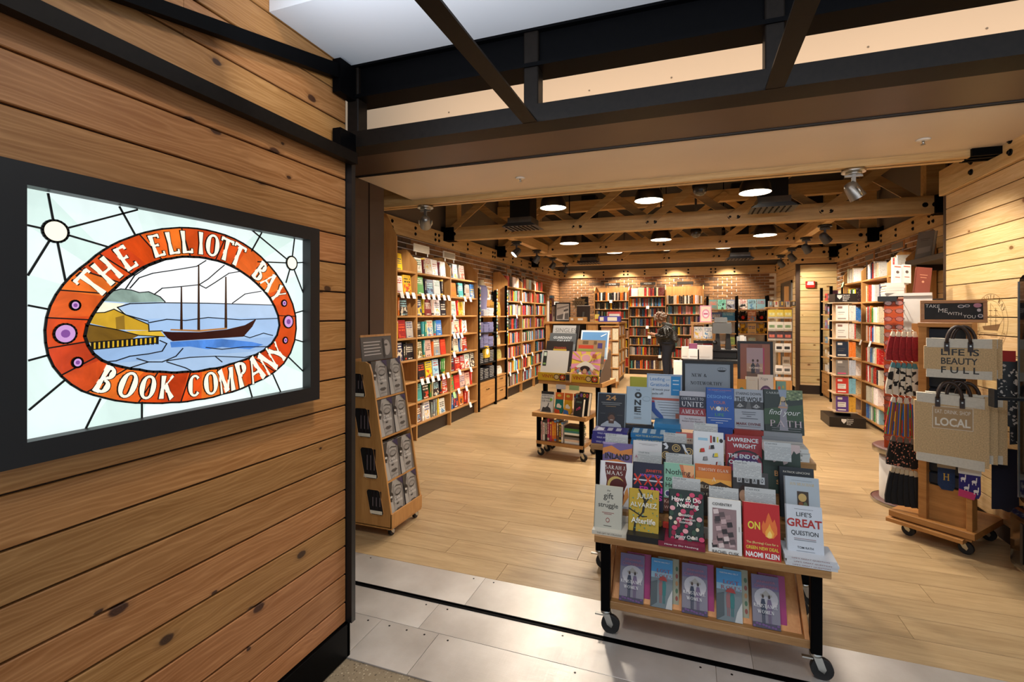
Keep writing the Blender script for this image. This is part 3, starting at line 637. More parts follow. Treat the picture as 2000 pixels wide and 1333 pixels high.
for p, q in [((236, 338), (205, 175)), ((236, 338), (117, 312)), ((236, 338), (118, 528)), ((236, 338), (280, 552)), ((236, 338), (462, 405)), ((236, 338), (592, 245)), ((515, 232), (582, 352)),
             ((205, 676), (120, 660)), ((200, 877), (122, 898)), ((276, 985), (124, 1112)), ((432, 1065), (368, 1195)), ((612, 1080), (612, 1152)), ((1075, 1003), (1092, 1062)), ((1180, 957), (1217, 1040)),
             ((1250, 885), (1322, 955)), ((1278, 808), (1322, 821)), ((1280, 692), (1322, 680)), ((1262, 476), (1275, 368)), ((1262, 476), (1330, 472)), ((1262, 476), (1315, 612)), ((1262, 476), (1238, 560)), ((1262, 476), (1092, 335)), ((1262, 476), (1115, 470)), ((1088, 424), (1132, 345))]:
    leadline([gp(*p), gp(*q)])
def ell_pts(cx, cy, rx, ry, n=22):
    c = gp(cx, cy); e = gp(cx+rx, cy); f = gp(cx, cy-ry); return [(c[0]+(e[0]-c[0])*math.cos(2*PI*i/n), c[1]+(f[1]-c[1])*math.sin(2*PI*i/n)) for i in range(n)]
for (cx, cy, rx, ry) in ((236, 338, 55, 47), (1262, 476, 22, 29)):
    p = ell_pts(cx, cy, rx, ry); pane('sun_roundel', p, 'fff6d8', .8, 0, .0055, .04); leadline(p+p[:1], .0026, .006)
# orange ring
rn = 26; ringcol = ['cf4a17', 'd85a1c', 'c23d14', 'de6a20', 'c8430f']
for i in range(rn):
    a, b = 2*PI*i/rn, 2*PI*(i+1)/rn
    pane('ring_pane', [ell(OE, a+(b-a)*j/4) for j in range(5)]+[ell(IE, b+(a-b)*j/4) for j in range(5)], ringcol[(i*3) % 5], .80, .0, .0030, .45)
    if i % 2 == 0 or 10 < i < 16: leadline([ell(OE, a), ell(IE, a+.05*math.sin(i*2.0))], .0016)
for k in range(64):
    a, b = 2*PI*k/64, 2*PI*(k+1)/64
    leadline([ell(OE, a), ell(OE, b)], .0024, .0055); leadline([ell(IE, a), ell(IE, b)], .0034, .0055)
for cx, cy, rx, ry in ((320, 659, 21, 20), (277, 782, 48, 42), (330, 907, 22, 21), (1228, 650, 10, 13), (1246, 730, 20, 27), (1233, 811, 9, 13)):
    p = ell_pts(cx, cy, rx, ry, 18); pane('jewel', p, 'd9a4e0', .6, 0, .0065, .1); pane('jewel_core', ell_pts(cx, cy, rx*.42, ry*.42, 14), '8a4fa0', .6, 0, .0072, .1); leadline(p+p[:1], .0022, .007)
# picture inside the oval
def inner_clip(z0, z1, n=24):
    """slice of the inner oval between two heights"""
    P_ = [ell(IE, 2*PI*i/160) for i in range(160)]
    def cut(z):
        ys = []
        for p, q in zip(P_, P_[1:]+P_[:1]):
            if (p[1]-z)*(q[1]-z) <= 0 and p[1] != q[1]: ys.append(p[0]+(q[0]-p[0])*(z-p[1])/(q[1]-p[1]))
        return (min(ys), max(ys)) if ys else (IE.c[0], IE.c[0])
    zs = [z0+(z1-z0)*i/n for i in range(n+1)]; cs = [cut(z) for z in zs]
    return [(c[1], z) for c, z in zip(cs, zs)]+[(c[0], z) for c, z in list(zip(cs, zs))[::-1]]
_P = [ell(IE, 2*PI*i/160)[1] for i in range(160)]; zt, zb_ = max(_P)-.001, min(_P)+.001
zh = gp(900, 650)[1]; zm = gp(900, 715)[1]; zw = gp(850, 815)[1]; zq = gp(850, 880)[1]
pane('sky_pane', inner_clip(zh, zt), 'f4f8fb', .78, 0, .0026, .05)
pane('sea_pane', inner_clip(zm, zh), 'b9d3f2', .62, 0, .0026, .08)
pane('sea_pane', inner_clip(zw, zm), 'a9c9f0', .62, 0, .0026, .1)
pane('sea_pane', inner_clip(zq, zw), '9fc0ea', .6, 0, .0026, .12)
pane('sea_pane', inner_clip(zb_, zq), 'adc9ea', .62, 0, .0026, .1)
def tr(name, h, pts, st=.7, x=.0034, nv=.3): return pane(name, [gp(*p) for p in pts], h, st, 0, x, nv)
tr('reflection_pane', '4f86d6', [(735, 818), (830, 812), (960, 805), (1090, 818), (1140, 830), (1080, 850), (960, 840), (900, 850), (820, 838), (740, 842)], .7, .0030, .6)
tr('hill_pane', '9fb8ac', [(440, 640), (470, 602), (520, 588), (562, 592), (600, 604), (640, 600), (690, 622), (712, 644), (560, 648)], .6, .0034, .6)
tr('land_pane', 'f2ecd0', [(415, 668), (440, 645), (540, 652), (506, 668), (540, 692), (500, 700), (405, 690)], .8, .0032)
tr('shed_pane', 'd3a52c', [(394, 714), (402, 692), (450, 690), (490, 676), (540, 700), (640, 742), (642, 768), (500, 764), (380, 735)], .62, .0036)
tr('shed_wall_pane', 'a8802a', [(497, 712), (535, 702), (538, 765), (500, 762)], .5, .0040)
tr('hillside_pane', '8a641c', [(378, 740), (500, 764), (600, 790), (560, 808), (470, 815), (372, 822), (366, 780)], .5, .0038, .6)
tr('quay_pane', 'e0b63a', [(540, 770), (690, 768), (712, 795), (600, 790)], .62, .0038)
tr('pier_pane', 'e2b52e', [(388, 820), (560, 806), (684, 796), (682, 822), (560, 836), (390, 852)], .65, .0040, .2)
pil = M()
for i in range(15):
    t = i/14; x = 396+t*282; yt = 820-t*23; p = [gp(x-6, yt), gp(x+5, yt), gp(x+5, yt+31), gp(x-6, yt+31)]
    pil.prism(p, 'X', GX+.003, GX+.0052)
sgo('pier_piles', pil, LEAD)['kind'] = 'stuff'
tr('hull_pane', '4a1f1c', [(700, 772), (740, 775), (860, 776), (980, 764), (1060, 745), (1108, 718), (1090, 752), (1052, 795), (980, 800), (850, 808), (745, 815), (722, 800)], .28, .0048, .3)
tr('deck_pane', 'c98a4a', [(735, 768), (860, 774), (980, 762), (980, 756), (860, 766), (738, 762)], .5, .0050)
for (mx, my0, my1, wd) in ((783, 580, 768, 5), (858, 485, 768, 5), (976, 535, 758, 5)):
    tr('mast', '4a2a18', [(mx-wd, my1), (mx+wd, my1), (mx+2, my0), (mx-2, my0)], .3, .0050)
for ln in [[(560, 585), (600, 540), (660, 520), (760, 505), (850, 490), (890, 465)], [(540, 590), (580, 530), (640, 490), (715, 462)], [(665, 612), (700, 585), (780, 578), (860, 570), (900, 545), (940, 510), (970, 485)], [(860, 570), (890, 585), (930, 560), (990, 520), (1040, 512)], [(1005, 650), (1060, 610), (1130, 598)],
           [(505, 668), (560, 652), (700, 648), (900, 650), (1180, 658)], [(640, 735), (720, 720), (800, 725), (900, 712), (1040, 722), (1200, 716)], [(505, 668), (540, 700), (640, 728)], [(640, 772), (700, 770)], [(690, 812), (720, 825), (700, 858), (640, 870), (560, 880), (500, 900), (450, 905)], [(1050, 790), (1080, 800), (1140, 780), (1180, 790)],
           [(890, 842), (960, 850), (1050, 840), (1170, 838)], [(790, 846), (760, 880), (700, 905), (640, 905), (560, 930)], [(720, 905), (800, 930), (830, 945)], [(930, 880), (960, 905)], [(720, 900), (820, 885), (930, 880), (1060, 885), (1110, 870)], [(590, 890), (640, 905)]]:
    leadline([gp(*p) for p in ln], .0014, .0042)
for pts in ([(394, 714), (402, 692), (450, 690), (490, 676), (540, 700), (640, 742), (642, 768)], [(388, 820), (560, 806), (684, 796)], [(390, 852), (560, 836), (682, 822)], [(366, 740), (500, 764), (600, 790), (712, 795)], [(470, 602), (520, 588), (562, 592), (600, 604), (640, 600), (690, 622), (712, 644)]):
    leadline([gp(*p) for p in pts], .0012, .005)
# white glass letters round the ring, each with its lead outline
LET = glass('fff3dc', .72, .05)
def ring_letter(ch, cx, cy, hs, flip):
    c = gp(cx, cy); a = angOf(OE, c); q0, q1 = ell(OE, a-.12), ell(OE, a+.12); tx, tz = q1[0]-q0[0], q1[1]-q0[1]; L = math.hypot(tx, tz); tx, tz = tx/L, tz/L
    if not flip: tx, tz = -tx, -tz
    ai = angOf(IE, c); wi, wo = ell(IE, ai), ell(OE, a); hs = .74*math.hypot(wo[0]-wi[0], wo[1]-wi[1]); c = ((wo[0]+wi[0])/2, (wo[1]+wi[1])/2)
    vs, fs, bb = serif_mesh(ch, .26, .10, flare=True); m = M(); Hh = bb[3]-bb[1]; ox, oy = (bb[0]+bb[2])/2, (bb[1]+bb[3])/2
    def mp(v, k=1.0): x, y = (v[0]-ox)*hs*.78*k, (v[1]-oy)*hs*k; return (c[0]+x*tx-y*tz, c[1]+x*tz+y*tx)
    for f in fs:
        q = [mp(vs[i]) for i in f]; m.prism(q, 'X', GX+.002, GX+.0062)
    sgo('letter', m, LET)
    for f in fs:
        q = [mp(vs[i]) for i in f]; cc = (sum(p[0] for p in q)/4, sum(p[1] for p in q)/4)
        leadm.prism([(p[0]+(p[0]-cc[0])*.04+(.0022 if p[0] > cc[0] else -.0022), p[1]+(.0018 if p[1] > cc[1] else -.0018)) for p in q], 'X', GX+.002, GX+.0056)
for ch, cx, cy in [('T', 345, 552), ('H', 437, 500), ('E', 524, 442), ('E', 668, 397), ('L', 738, 388), ('L', 800, 385), ('I', 864, 382), ('O', 915, 396), ('T', 976, 410), ('T', 1032, 432), ('B', 1118, 515), ('A', 1166, 556), ('Y', 1208, 606)]: ring_letter(ch, cx, cy, .061, False)
for ch, cx, cy in [('B', 448, 985), ('O', 542, 1008), ('O', 630, 1016), ('K', 716, 1015), ('C', 830, 1008), ('O', 902, 992), ('M', 972, 982), ('P', 1046, 962), ('A', 1108, 940), ('N', 1157, 905), ('Y', 1203, 868)]: ring_letter(ch, cx, cy, .061, True)
o = sgo('lead_came', leadm, LEAD); o['kind'] = 'stuff'
spot_ = None
# ================================================================== BOOKS AND SHELVING
PAL = {'w': ('white', 'e9e5dc'), 'c': ('cream', 'dccdb0'), 'k': ('black', '1e1b1d'), 's': ('grey', '8d8b88'), 'r': ('red', 'c22b20'), 'm': ('maroon', '6a1b20'), 'o': ('orange', 'dc7222'), 'y': ('yellow', 'e8c225'),
       'g': ('green', '3f8c40'), 't': ('teal', '459a9c'), 'b': ('blue', '2f70ba'), 'n': ('navy', '1f2d52'), 'p': ('pink', 'e2aaa2'), 'u': ('purple', '5a3b82'), 'e': ('brown', '70482b'), 'l': ('pale blue', 'abcee0'), 'd': ('olive', '7d7643')}
def cover_mat(name, face):
    m, t, b = newmat(name); N = NT(t); oi = N.n('ShaderNodeObjectInfo'); base = oi.outputs['Color']; r = oi.outputs['Random']
    sx = N.n('ShaderNodeSeparateXYZ'); N.l(N.objco(), sx.inputs[0]); u, v = sx.outputs[0], sx.outputs[2]
    def rr(k): return N.math('FRACT', N.math('MULTIPLY', r, k))
    def band(x, lo, hi): return N.math('MULTIPLY', N.math('GREATER_THAN', x, lo), N.math('LESS_THAN', x, hi))
    bw = N.n('ShaderNodeRGBToBW'); N.l(base, bw.inputs[0]); light = N.math('GREATER_THAN', bw.outputs[0], .30)
    ink = N.mix(light, N.ramp(rr(17.3), [(0, lin('f2ecd8')), (.45, lin('f0c83c')), (.65, lin('e85a30')), (.8, lin('9fd0d8'))], 'CONSTANT'), N.ramp(rr(23.9), [(0, lin('1c1c22')), (.4, lin('b02018')), (.65, lin('1f3f7a')), (.82, lin('2f6f4a'))], 'CONSTANT'))
    ink2 = N.ramp(rr(41.7), [(0, lin('c8452a')), (.2, lin('e0b84a')), (.4, lin('5f8fb8')), (.6, lin('2b2b30')), (.8, lin('ded2bc'))], 'CONSTANT')
    cb = N.n('ShaderNodeCombineXYZ'); N.l(u, cb.inputs[0]); N.l(v, cb.inputs[1]); N.l(N.math('MULTIPLY', r, 91), cb.inputs[2]); uv = cb.outputs[0]
    if face:
        rows = band(N.math('FRACT', N.math('ADD', N.math('MULTIPLY', v, N.math('MULTIPLY_ADD', rr(5.1), 4, 6)), r)), .25, .78)
        ch = N.math('GREATER_THAN', N.noise(N.mapping(uv, sc=(14, 3, 1)), 1.6, 1), .44)
        lo = N.math('MULTIPLY_ADD', rr(7.7), .3, .35)
        txt = N.math('MULTIPLY', N.math('MULTIPLY', rows, ch), N.math('MULTIPLY', band(u, .1, .9), N.math('MULTIPLY', N.math('GREATER_THAN', v, lo), N.math('LESS_THAN', v, N.math('ADD', lo, .38)))))
        art = N.math('GREATER_THAN', N.noise(N.mapping(uv, sc=(2.2, 3, 1)), 1.4, 3, .6), .53)
        art = N.math('MULTIPLY', art, N.math('MULTIPLY', band(u, .06, .94), N.math('MULTIPLY', N.math('LESS_THAN', v, lo), N.math('GREATER_THAN', rr(3.3), .25))))
        ath = N.math('MULTIPLY', band(v, .05, .10), N.math('MULTIPLY', band(u, .2, .8), ch))
        msk = N.math('MAXIMUM', txt, ath)
    else:
        ch = N.math('GREATER_THAN', N.noise(N.mapping(uv, sc=(2, 26, 1)), 1.5, 1), .46)
        msk = N.math('MULTIPLY', ch, N.math('MULTIPLY', band(u, .3, .72), band(v, .3, .84)))
        art = N.math('MAXIMUM', N.math('MULTIPLY', band(v, .04, .14), N.math('GREATER_THAN', rr(3.3), .4)), N.math('MULTIPLY', N.math('GREATER_THAN', v, .9), N.math('GREATER_THAN', rr(9.1), .6)))
    col = N.mix(art, base, ink2); col = N.mix(msk, col, ink)
    N.l(col, b.inputs['Base Color']); b.inputs['Roughness'].default_value = .38; return m
PAGES = mat('book_pages', 'e6dcc6', .8, 0, .05, 60)
FACEM = cover_mat('cover_print_face', True); SPINEM = cover_mat('cover_print_spine', False)
SPB = M().box(0, .09, 0, 1, 0, 1).box(.91, 1, 0, 1, 0, 1).prism([(.09, .03), (.09, 0), (.3, -.012), (.7, -.012), (.91, 0), (.91, .03)], 'Z', 0, 1).box(.09, .91, .03, .97, .012, .985, 1).mesh('book', [SPINEM, PAGES])
FCB = M().box(0, 1, 0, .08, 0, 1).box(0, 1, .92, 1, 0, 1).box(0, .02, .08, .92, 0, 1).box(.02, .985, .08, .92, .012, .985, 1).mesh('book', [FACEM, PAGES])
class Fr:
    """local frame: x to the viewer's right along the fixture, y into it, z up"""
    def __init__(s, loc, rz): s.loc = Vector(loc); s.rz = rz; s.m = Matrix.Translation(s.loc) @ Matrix.Rotation(rz, 4, 'Z')
    def p(s, x, y, z=0): return s.m @ Vector((x, y, z))
STUFF = M(); STUFFC = []
def stuff_book(fr, x, y, z, t, d, h, hexc, lean=0):
    n0 = len(STUFF.f); X = fr.m @ Matrix.Translation((x, y, z)) @ Matrix.Rotation(lean, 4, 'Y')
    STUFF.prism([(0, 0), (t*.3, -.003), (t*.7, -.003), (t, 0), (t, d), (0, d)], 'Z', 0, h, X=X)
    c = lin(hexc); STUFFC.extend([c]*(len(STUFF.f)-n0))
NBOOK = [0]
def jit(hexc, r):
    c = [int(hexc[i:i+2], 16) for i in (0, 2, 4)]; k = r.uniform(.85, 1.12); c = [max(8, min(250, int(q*k+r.uniform(-10, 10)))) for q in c]; return '%02x%02x%02x' % tuple(c)
def row(fr, x0, x1, z, spec, seed, where, clear=.235, depth=.03, single=True, shelf=None):
    """books on one shelf from x0 to x1; capitals face out, small letters spine out"""
    r = random.Random(seed); it = []
    for ch in spec:
        f = ch.isupper(); it.append((ch.lower(), f, r.uniform(.135, .165) if f else r.uniform(.024, .046), r.uniform(.80, .96)*clear if not f else r.uniform(.84, .97)*clear))
    tot = sum(q[2] for q in it)+.002*len(it); k = min(1.0, (x1-x0-.006)/tot); gap = max(0, (x1-x0-tot*k)/max(1, len(it)))
    gap = min(gap, .02); x = x0+.003
    for i, (c, f, wd, h) in enumerate(it):
        hexc = jit(PAL[c][1], r); wd *= k
        if single:
            NBOOK[0] += 1
            o = link('book', FCB if f else SPB, None, fr.p(x, depth+(.004 if f else 0), z+.0015), (0, 0, fr.rz), (wd, .028 if f else r.uniform(.13, .16), h))
            if f: o.rotation_euler = (-.10, 0, fr.rz); o.location = fr.p(x, depth, z+.002)
            o.color = lin(hexc)
            tag(o, f"{PAL[c][0]} {'face-out' if f else 'spine-out'} book, {ORD[i+1]} from left, {ORD[shelf]} shelf down, {where}", 'book', 'books shelved along the walls')
        else: stuff_book(fr, x, depth, z+.001, wd, .13, h, hexc, 0)
        x += wd+gap+.002
def mixrow(n, r, pool): return ''.join(r.choice(pool) for _ in range(n))
TALK = mat('shelf_card', 'ecebe6', .7, 0, .03, 5)
card_me = M().box(-.035, .035, -.0015, 0, -.075, 0).mesh('shelf_card', TALK)
def cards(fr, xs, z, where, shelf, hexc=None):
    for i, x in enumerate(xs):
        o = link('shelf_card', card_me, None, fr.p(x, -.004, z+.012), (-.28, 0, fr.rz))
        if hexc: o.data = M().box(-.035, .035, -.0015, 0, -.085, 0).mesh('shelf_card', mat('green_card', hexc, .7))
        tag(o, f"{'pale green' if hexc else 'white'} shelf card, {ORD[i+1]} from left, {ORD[shelf]} shelf down, {where}", 'card', 'review cards clipped to shelf edges')
def bookcase(label, fr, wd, depth, levels, zside, ztop, first=True, last=True, backtop=None, kick=True, th=.022, wmat=None, tall=None):
    """wall bay: side panels with a sloped top corner, shelves, back and recessed kick"""
    t = tag(link('bookcase', None, None, fr.p(0, 0, 0), (0, 0, fr.rz)), label, 'bookcase', 'wall bookcases')
    def side(x, zs, zt): obj('side_panel', M().prism([(0, .0), (0, zs), (min(.14, zt-zs), zt), (depth, zt), (depth, 0)], 'X', x-th/2, x+th/2), CASEW, t)
    if first: side(0, *(tall or (zside, ztop)))
    if last: side(wd, zside, ztop)
    obj('back_panel', M().box(th/2, wd-th/2, depth-.012, depth, levels[0], backtop or ztop-.05), CASEW, t)
    for z in levels: obj('shelf', M().cbox(th/2, wd-th/2, .004, depth-.012, z-.022, z, .002, axis='X'), CASEX, t)
    if kick: obj('kick_board', M().box(th/2, wd-th/2, .05, .07, 0, levels[0]-.022), DKBROWN, t)
    return t
LV = [.195+.2575*k for k in range(8)]
# ---- left wall, three bays nearest the entrance
LX = -3.045; LD = .275
FL = lambda y: Fr((LX, y, 0), PI/2)
bookcase('left wall bookcase bay nearest the entrance with tall light end panel', FL(4.665), .425, LD, LV, 2.12, 2.27, True, True, tall=(2.36, 2.62))
bookcase('second left wall bookcase bay from the entrance with review cards', FL(5.09), .875, LD, LV, 2.12, 2.27, False, True)
bookcase('third left wall bookcase bay, beside the black clothing unit', FL(5.965), .885, LD, LV, 2.12, 2.27, False, True)
bay1 = ['Y', 'WY', 'koK', 'yRW', 'NkkK', 'W', 'W', 'kN']
bay2 = ['WmWWmW', 'rGkNWk', 'NyMcWK', 'KttCtB', 'DtPoSR', 'nKYLkgg', 'TKgcKkR', 'EwWsssyW']
bay3 = ['kkWsS', 'eOkTkSB', 'gWrYw', 'kwwCrW', 'okCbcR', 'MRRWK', 'GRPPr', 'kbNOrrw']
for bi, (bay, y0, wd, nm) in enumerate(((bay1, 4.665, .425, "left wall's first bay"), (bay2, 5.09, .875, "left wall's second bay"), (bay3, 5.965, .885, "left wall's third bay"))):
    for k, sp in enumerate(bay): row(FL(y0), .018, wd-.018, LV[7-k], sp, 100+bi*20+k, nm, clear=.222 if k else .21, shelf=k+1)
cards(FL(4.665), (.08, .20, .33), LV[6], "left wall's first bay", 2)
cards(FL(5.09), (.12, .25, .38, .51, .66, .79), LV[6], "left wall's second bay", 2)
cards(FL(5.09), (.10, .23, .36, .50, .64, .77), LV[2], "left wall's second bay", 6)
cards(FL(5.965), (.42, .60), LV[6], "left wall's third bay", 2); cards(FL(5.965), (.08,), LV[5], "left wall's third bay", 3)
cards(FL(5.965), (.08, .19, .31), LV[4], "left wall's third bay", 4); cards(FL(5.965), (.08,), LV[3], "left wall's third bay", 5)
cards(FL(5.965), (.25, .62), LV[2], "left wall's third bay", 6); cards(FL(5.965), (.22, .47), LV[1], "left wall's third bay", 7); cards(FL(5.965), (.60,), LV[0], "left wall's third bay", 8)
cards(FL(5.965), (.08,), LV[1]-.03, "left wall's third bay", 7, '9cc98a')
# section signs above the cases
def section_sign(fr, x, z, wd, txt, label, frame='e9e4d6', board='8f8a80', ink='f2efe6', y=.06):
    s = thing('section_sign', label, 'sign', fr.p(x, y, z), fr.rz, 'section signs above the bookcases')
    obj('frame', M().box(-wd/2, wd/2, 0, .014, .0, .095), mat('sign_frame_'+frame, frame, .5), s)
    obj('board', M().box(-wd/2+.012, wd/2-.012, -.003, .001, .012, .083), mat('sign_board_'+board, board, .5), s)
    obj('prop', M().box(-wd/2+.03, -wd/2+.05, .002, .012, -.04, 0).box(wd/2-.05, wd/2-.03, .002, .012, -.04, 0), CHROME, s)
    if txt:
        m = M(); put_text(m, txt, Matrix.Translation((0, -.0035, .048)) @ Matrix.Rotation(PI/2, 4, 'X'), height=.032, bold=.01); obj('lettering', m, pm(ink), s)
section_sign(FL(5.09), .22, 2.255, .36, '', 'white framed section sign above the second bay of the left wall', board='d9d4c4')
section_sign(FL(5.965), .08, 2.255, .34, '', 'white framed section sign above the third bay of the left wall', board='a39e90')
# ---- left wall, rear case of three bays
FB_Y = 8.16
pool = 'wwwcckkrrrroybbnnttpmuesslg'
rr_ = random.Random(5)
for bi, (y0, wd, lb) in enumerate(((8.16, .80, 'rear left wall bookcase bay just past the clothing unit'), (8.96, .82, 'middle bay of the rear left wall bookcase'), (9.78, .92, 'last bay of the left wall bookcases, nearest the back corner'))):
    bookcase(lb, FL(y0), wd, LD, LV, 2.10, 2.25, bi == 0, True)
    for k in range(8): row(FL(y0), .018, wd-.018, LV[7-k], mixrow(4, rr_, 'WLNGRKTC') if k == 0 else mixrow(rr_.randint(12, 17), rr_, pool), 300+bi*10+k, lb, clear=.21, single=False)
    section_sign(FL(y0), .25, 2.235, .26, '', ['nearest', 'middle', 'farthest'][bi]+' wooden section sign above the rear left wall bookcase', 'a9733f', '5f5a52')
cards(FL(8.16), (.70,), LV[6], 'first rear left bay', 2); cards(FL(8.16), (.45,), LV[5], 'first rear left bay', 3); cards(FL(8.16), (.3, .75), LV[2], 'first rear left bay', 6); cards(FL(8.16), (.1, .5), LV[1], 'first rear left bay', 7); cards(FL(8.96), (.2, .62), LV[2], 'second rear left bay', 6); cards(FL(8.96), (.1, .5), LV[1], 'second rear left bay', 7)
# ---- back wall
BYF = 12.60
def FBk(x): return Fr((x, BYF, 0), 0)
bx = [atY(1161, 650, BYF).x, atY(1228, 650, BYF).x, atY(1300, 650, BYF).x, atY(1374, 650, BYF).x]
lvb = [[.136+.2437*k-.10 for k in range(1, 9)], [.136+.2589*k for k in range(8)], [.02+.2475*k for k in range(1, 8)]]
lvb[0] = [.18, .42, .66, .90, 1.15, 1.39, 1.626, 1.846]; lvb[1] = [.136, .481, .736, .957, 1.20, 1.44, 1.693, 1.948]; lvb[2] = [.20, .45, .70, 1.0, 1.25, 1.50, 1.75]
bl = ['left', 'middle', 'right']
for i in range(3):
    wd = bx[i+1]-bx[i]; lab = ['left of the three tall bookcases on the back brick wall', 'middle of the three back wall bookcases, beside the browsing person', 'right of the three back wall bookcases, behind the browsing person'][i]
    bookcase(lab, FBk(bx[i]), wd, .29, lvb[i], 2.10, 2.2, True, i == 2, backtop=2.19 if i != 1 else 1.99)
    for k, z in enumerate(lvb[i]):
        top = k == len(lvb[i])-1; n = rr_.randint(19, 24)
        sp = ('rWCrcrmrkcM' if i == 1 else mixrow(n, rr_, 'kkkwcewcko')) if top else mixrow(n, rr_, 'kkkkrrsswwcoytbnnee' if i < 2 else 'kkrrsswwoytbnppeu')
        nz = (lvb[i][k+1] if not top else z+.26)-z
        row(FBk(bx[i]), .02, wd-.02, z, sp, 400+i*20+k, lab, clear=min(.235, nz-.03), single=False)
    section_sign(FBk(bx[i]), wd*.52, 2.215, .40, ['FICTION', 'MYSTERY', ''][i], ['left', 'middle', 'right'][i]+' dark section sign above the back wall bookcases', 'a9733f', '3c342c')
cards(FBk(bx[1]), (.46,), 1.693, 'middle back bookcase', 2); cards(FBk(bx[1]), (.72,), 1.44, 'middle back bookcase', 3); cards(FBk(bx[1]), (.45,), 1.2, 'middle back bookcase', 4); cards(FBk(bx[1]), (.50,), .957, 'middle back bookcase', 5); cards(FBk(bx[0]), (.42,), 1.846, 'left back bookcase', 1); cards(FBk(bx[1]), (.75,), .481, 'middle back bookcase', 7)
# ---- right wall
RX = 2.25; RD = .27
FR_ = lambda y: Fr((RX, y, 0), -PI/2)
lvr = [.08, .31, .58, .85, 1.13, 1.39, 1.67, 1.97]
bookcase('far bay of the right wall bookcase, behind the revolving paperback tower', FR_(9.0), .86, RD, lvr, 2.10, 2.25, True, False)
bookcase('middle bay of the right wall bookcase with white and red spines', FR_(8.14), .97, RD, lvr, 2.10, 2.25, True, False)
bookcase('near bay of the right wall bookcase, half hidden by the eyewear tower', FR_(7.17), .55, RD, lvr, 2.12, 2.27, True, True)
rows_far = ['wwwwcw', 'kywkgwyk', 'rnwWb', 'wkcws', 'krwcs', 'skncw', 'wwlbc', 'bwwcs']
rows_mid = ['kwwnrwccw', 'corrwwWN', 'wrsogWc', 'cowrbwCS', 'rwcblwcrr', 'rwrcsrrkw', 'WwcW', 'bblwsgwwl']
rows_near = ['wrcw', 'krwc', 'bwcw', 'rrwc', 'swrc', 'brwk', 'wwcs', 'kbrw']
for nm, y, wd, rws, sd in (("right wall's far bay", 9.0, .86, rows_far, 500), ("right wall's middle bay", 8.14, .97, rows_mid, 520), ("right wall's near bay", 7.17, .55, rows_near, 540)):
    for k, sp in enumerate(rws): row(FR_(y), .09 if y > 7.5 else .02, wd-.02, lvr[7-k], sp, sd+k, nm, clear=.235, shelf=k+1, single=False)
cards(FR_(8.14), (.02, .40), lvr[4], "right wall's middle bay", 4)
section_sign(FR_(8.14), .12, 2.235, .34, '', 'far wooden section sign above the right wall bookcase', 'a9733f', '5a544c'); section_sign(FR_(7.17), .12, 2.265, .36, '', 'near wooden section sign above the right wall bookcase', 'a9733f', '5a544c')
cards(FR_(9.0), (.03,), lvr[7]+.02, "right wall's far bay", 1, 'c5d49a')
# ================================================================== PRINTED BOOKS AND CARDS
def ellp(cx, cz, rx, rz, n=18, a0=0, a1=360): return [(cx+rx*math.cos(math.radians(a0+(a1-a0)*i/n)), cz+rz*math.sin(math.radians(a0+(a1-a0)*i/n))) for i in range(n+(0 if a1-a0 == 360 else 1))]
def printed(parent, w, h, y0, prints, dy=.00022):
    """flat print on the face y=y0 (facing -y); items in 0..1 of width and height, later ones on top"""
    art, let = M(), M(); am, lm = [], []; k = 1
    def idx(l, hx):
        x = pm(hx)
        if x not in l: l.append(x)
        return l.index(x)
    for it in prints:
        y = y0-dy*k; k += 1; ty = it[0]
        if ty == 'R': art.poly([(it[1]*w, y, it[2]*h), (it[3]*w, y, it[2]*h), (it[3]*w, y, it[4]*h), (it[1]*w, y, it[4]*h)], idx(am, it[5]))
        elif ty == 'E': art.poly([(a*w, y, b*h) for a, b in ellp(*it[1:5])], idx(am, it[5]))
        elif ty == 'P': art.poly([(a*w, y, b*h) for a, b in it[1]], idx(am, it[2]))
        elif ty in 'TF':
            _, s, cx, cz, wd, hx = it[:6]; o = it[6] if len(it) > 6 else {}
            X = Matrix.Translation((cx*w, y, cz*h)) @ Matrix.Rotation(o.get('rot', 0), 4, 'Y') @ Matrix.Rotation(PI/2, 4, 'X')
            put_text(let, s, X, width=wd*w if wd else None, height=o['hh']*h if 'hh' in o else None, mi=idx(lm, hx), align=o.get('al', 'c'), style='f' if ty == 'F' else 's', bold=o.get('b', .012), shear=o.get('sh', 0), thick=o.get('tk', .15), thin=o.get('tn', .06))
    if art.v: obj('cover_art', art, am, parent)
    if let.v: obj('lettering', let, lm, parent)
def book_body(w, h, t, hard=True):
    c = .003 if hard else .0008; i = .004 if hard else .0005
    cov = M().box(0, w, 0, c, 0, h).box(0, w, t-c, t, 0, h).prism([(0, 0), (-.0015, t*.2), (-.0015, t*.8), (0, t), (.003, t), (.003, 0)], 'Z', 0, h)
    pg = M().box(.003, w-i, c, t-c, i, h-i); return cov, pg
def pbook(label, loc, rot, w, h, t, hexc, prints, hard=True, spine=None, group='books displayed on the front tables', cat='book'):
    cov, pg = book_body(w, h, t, hard)
    o = obj('book', cov, pm(hexc), None, loc, rot); tag(o, label, cat, group); obj('pages', pg, PAGES, o); printed(o, w, h, 0, prints); NBOOK[0] += 1
    return o
def stand(label, u0, u1, vt, Y, h, t, hexc, prints, tilt=.24, hard=True, yaw=0, zb=None, **k):
    """book standing face out; photo columns u0..u1 and row of its top edge give size and place on the plane it stands in"""
    Yt = Y+h*math.sin(tilt); uc = (u0+u1)/2; a, b = atY(u0, vt, Yt), atY(u1, vt, Yt); w = b.x-a.x; zt = atY(uc, vt, Yt).z
    z = zt-h*math.cos(tilt) if zb is None else zb
    return pbook(label, (a.x, Y, z), (-tilt, 0, yaw), w, h, t, hexc, prints, hard, **k)
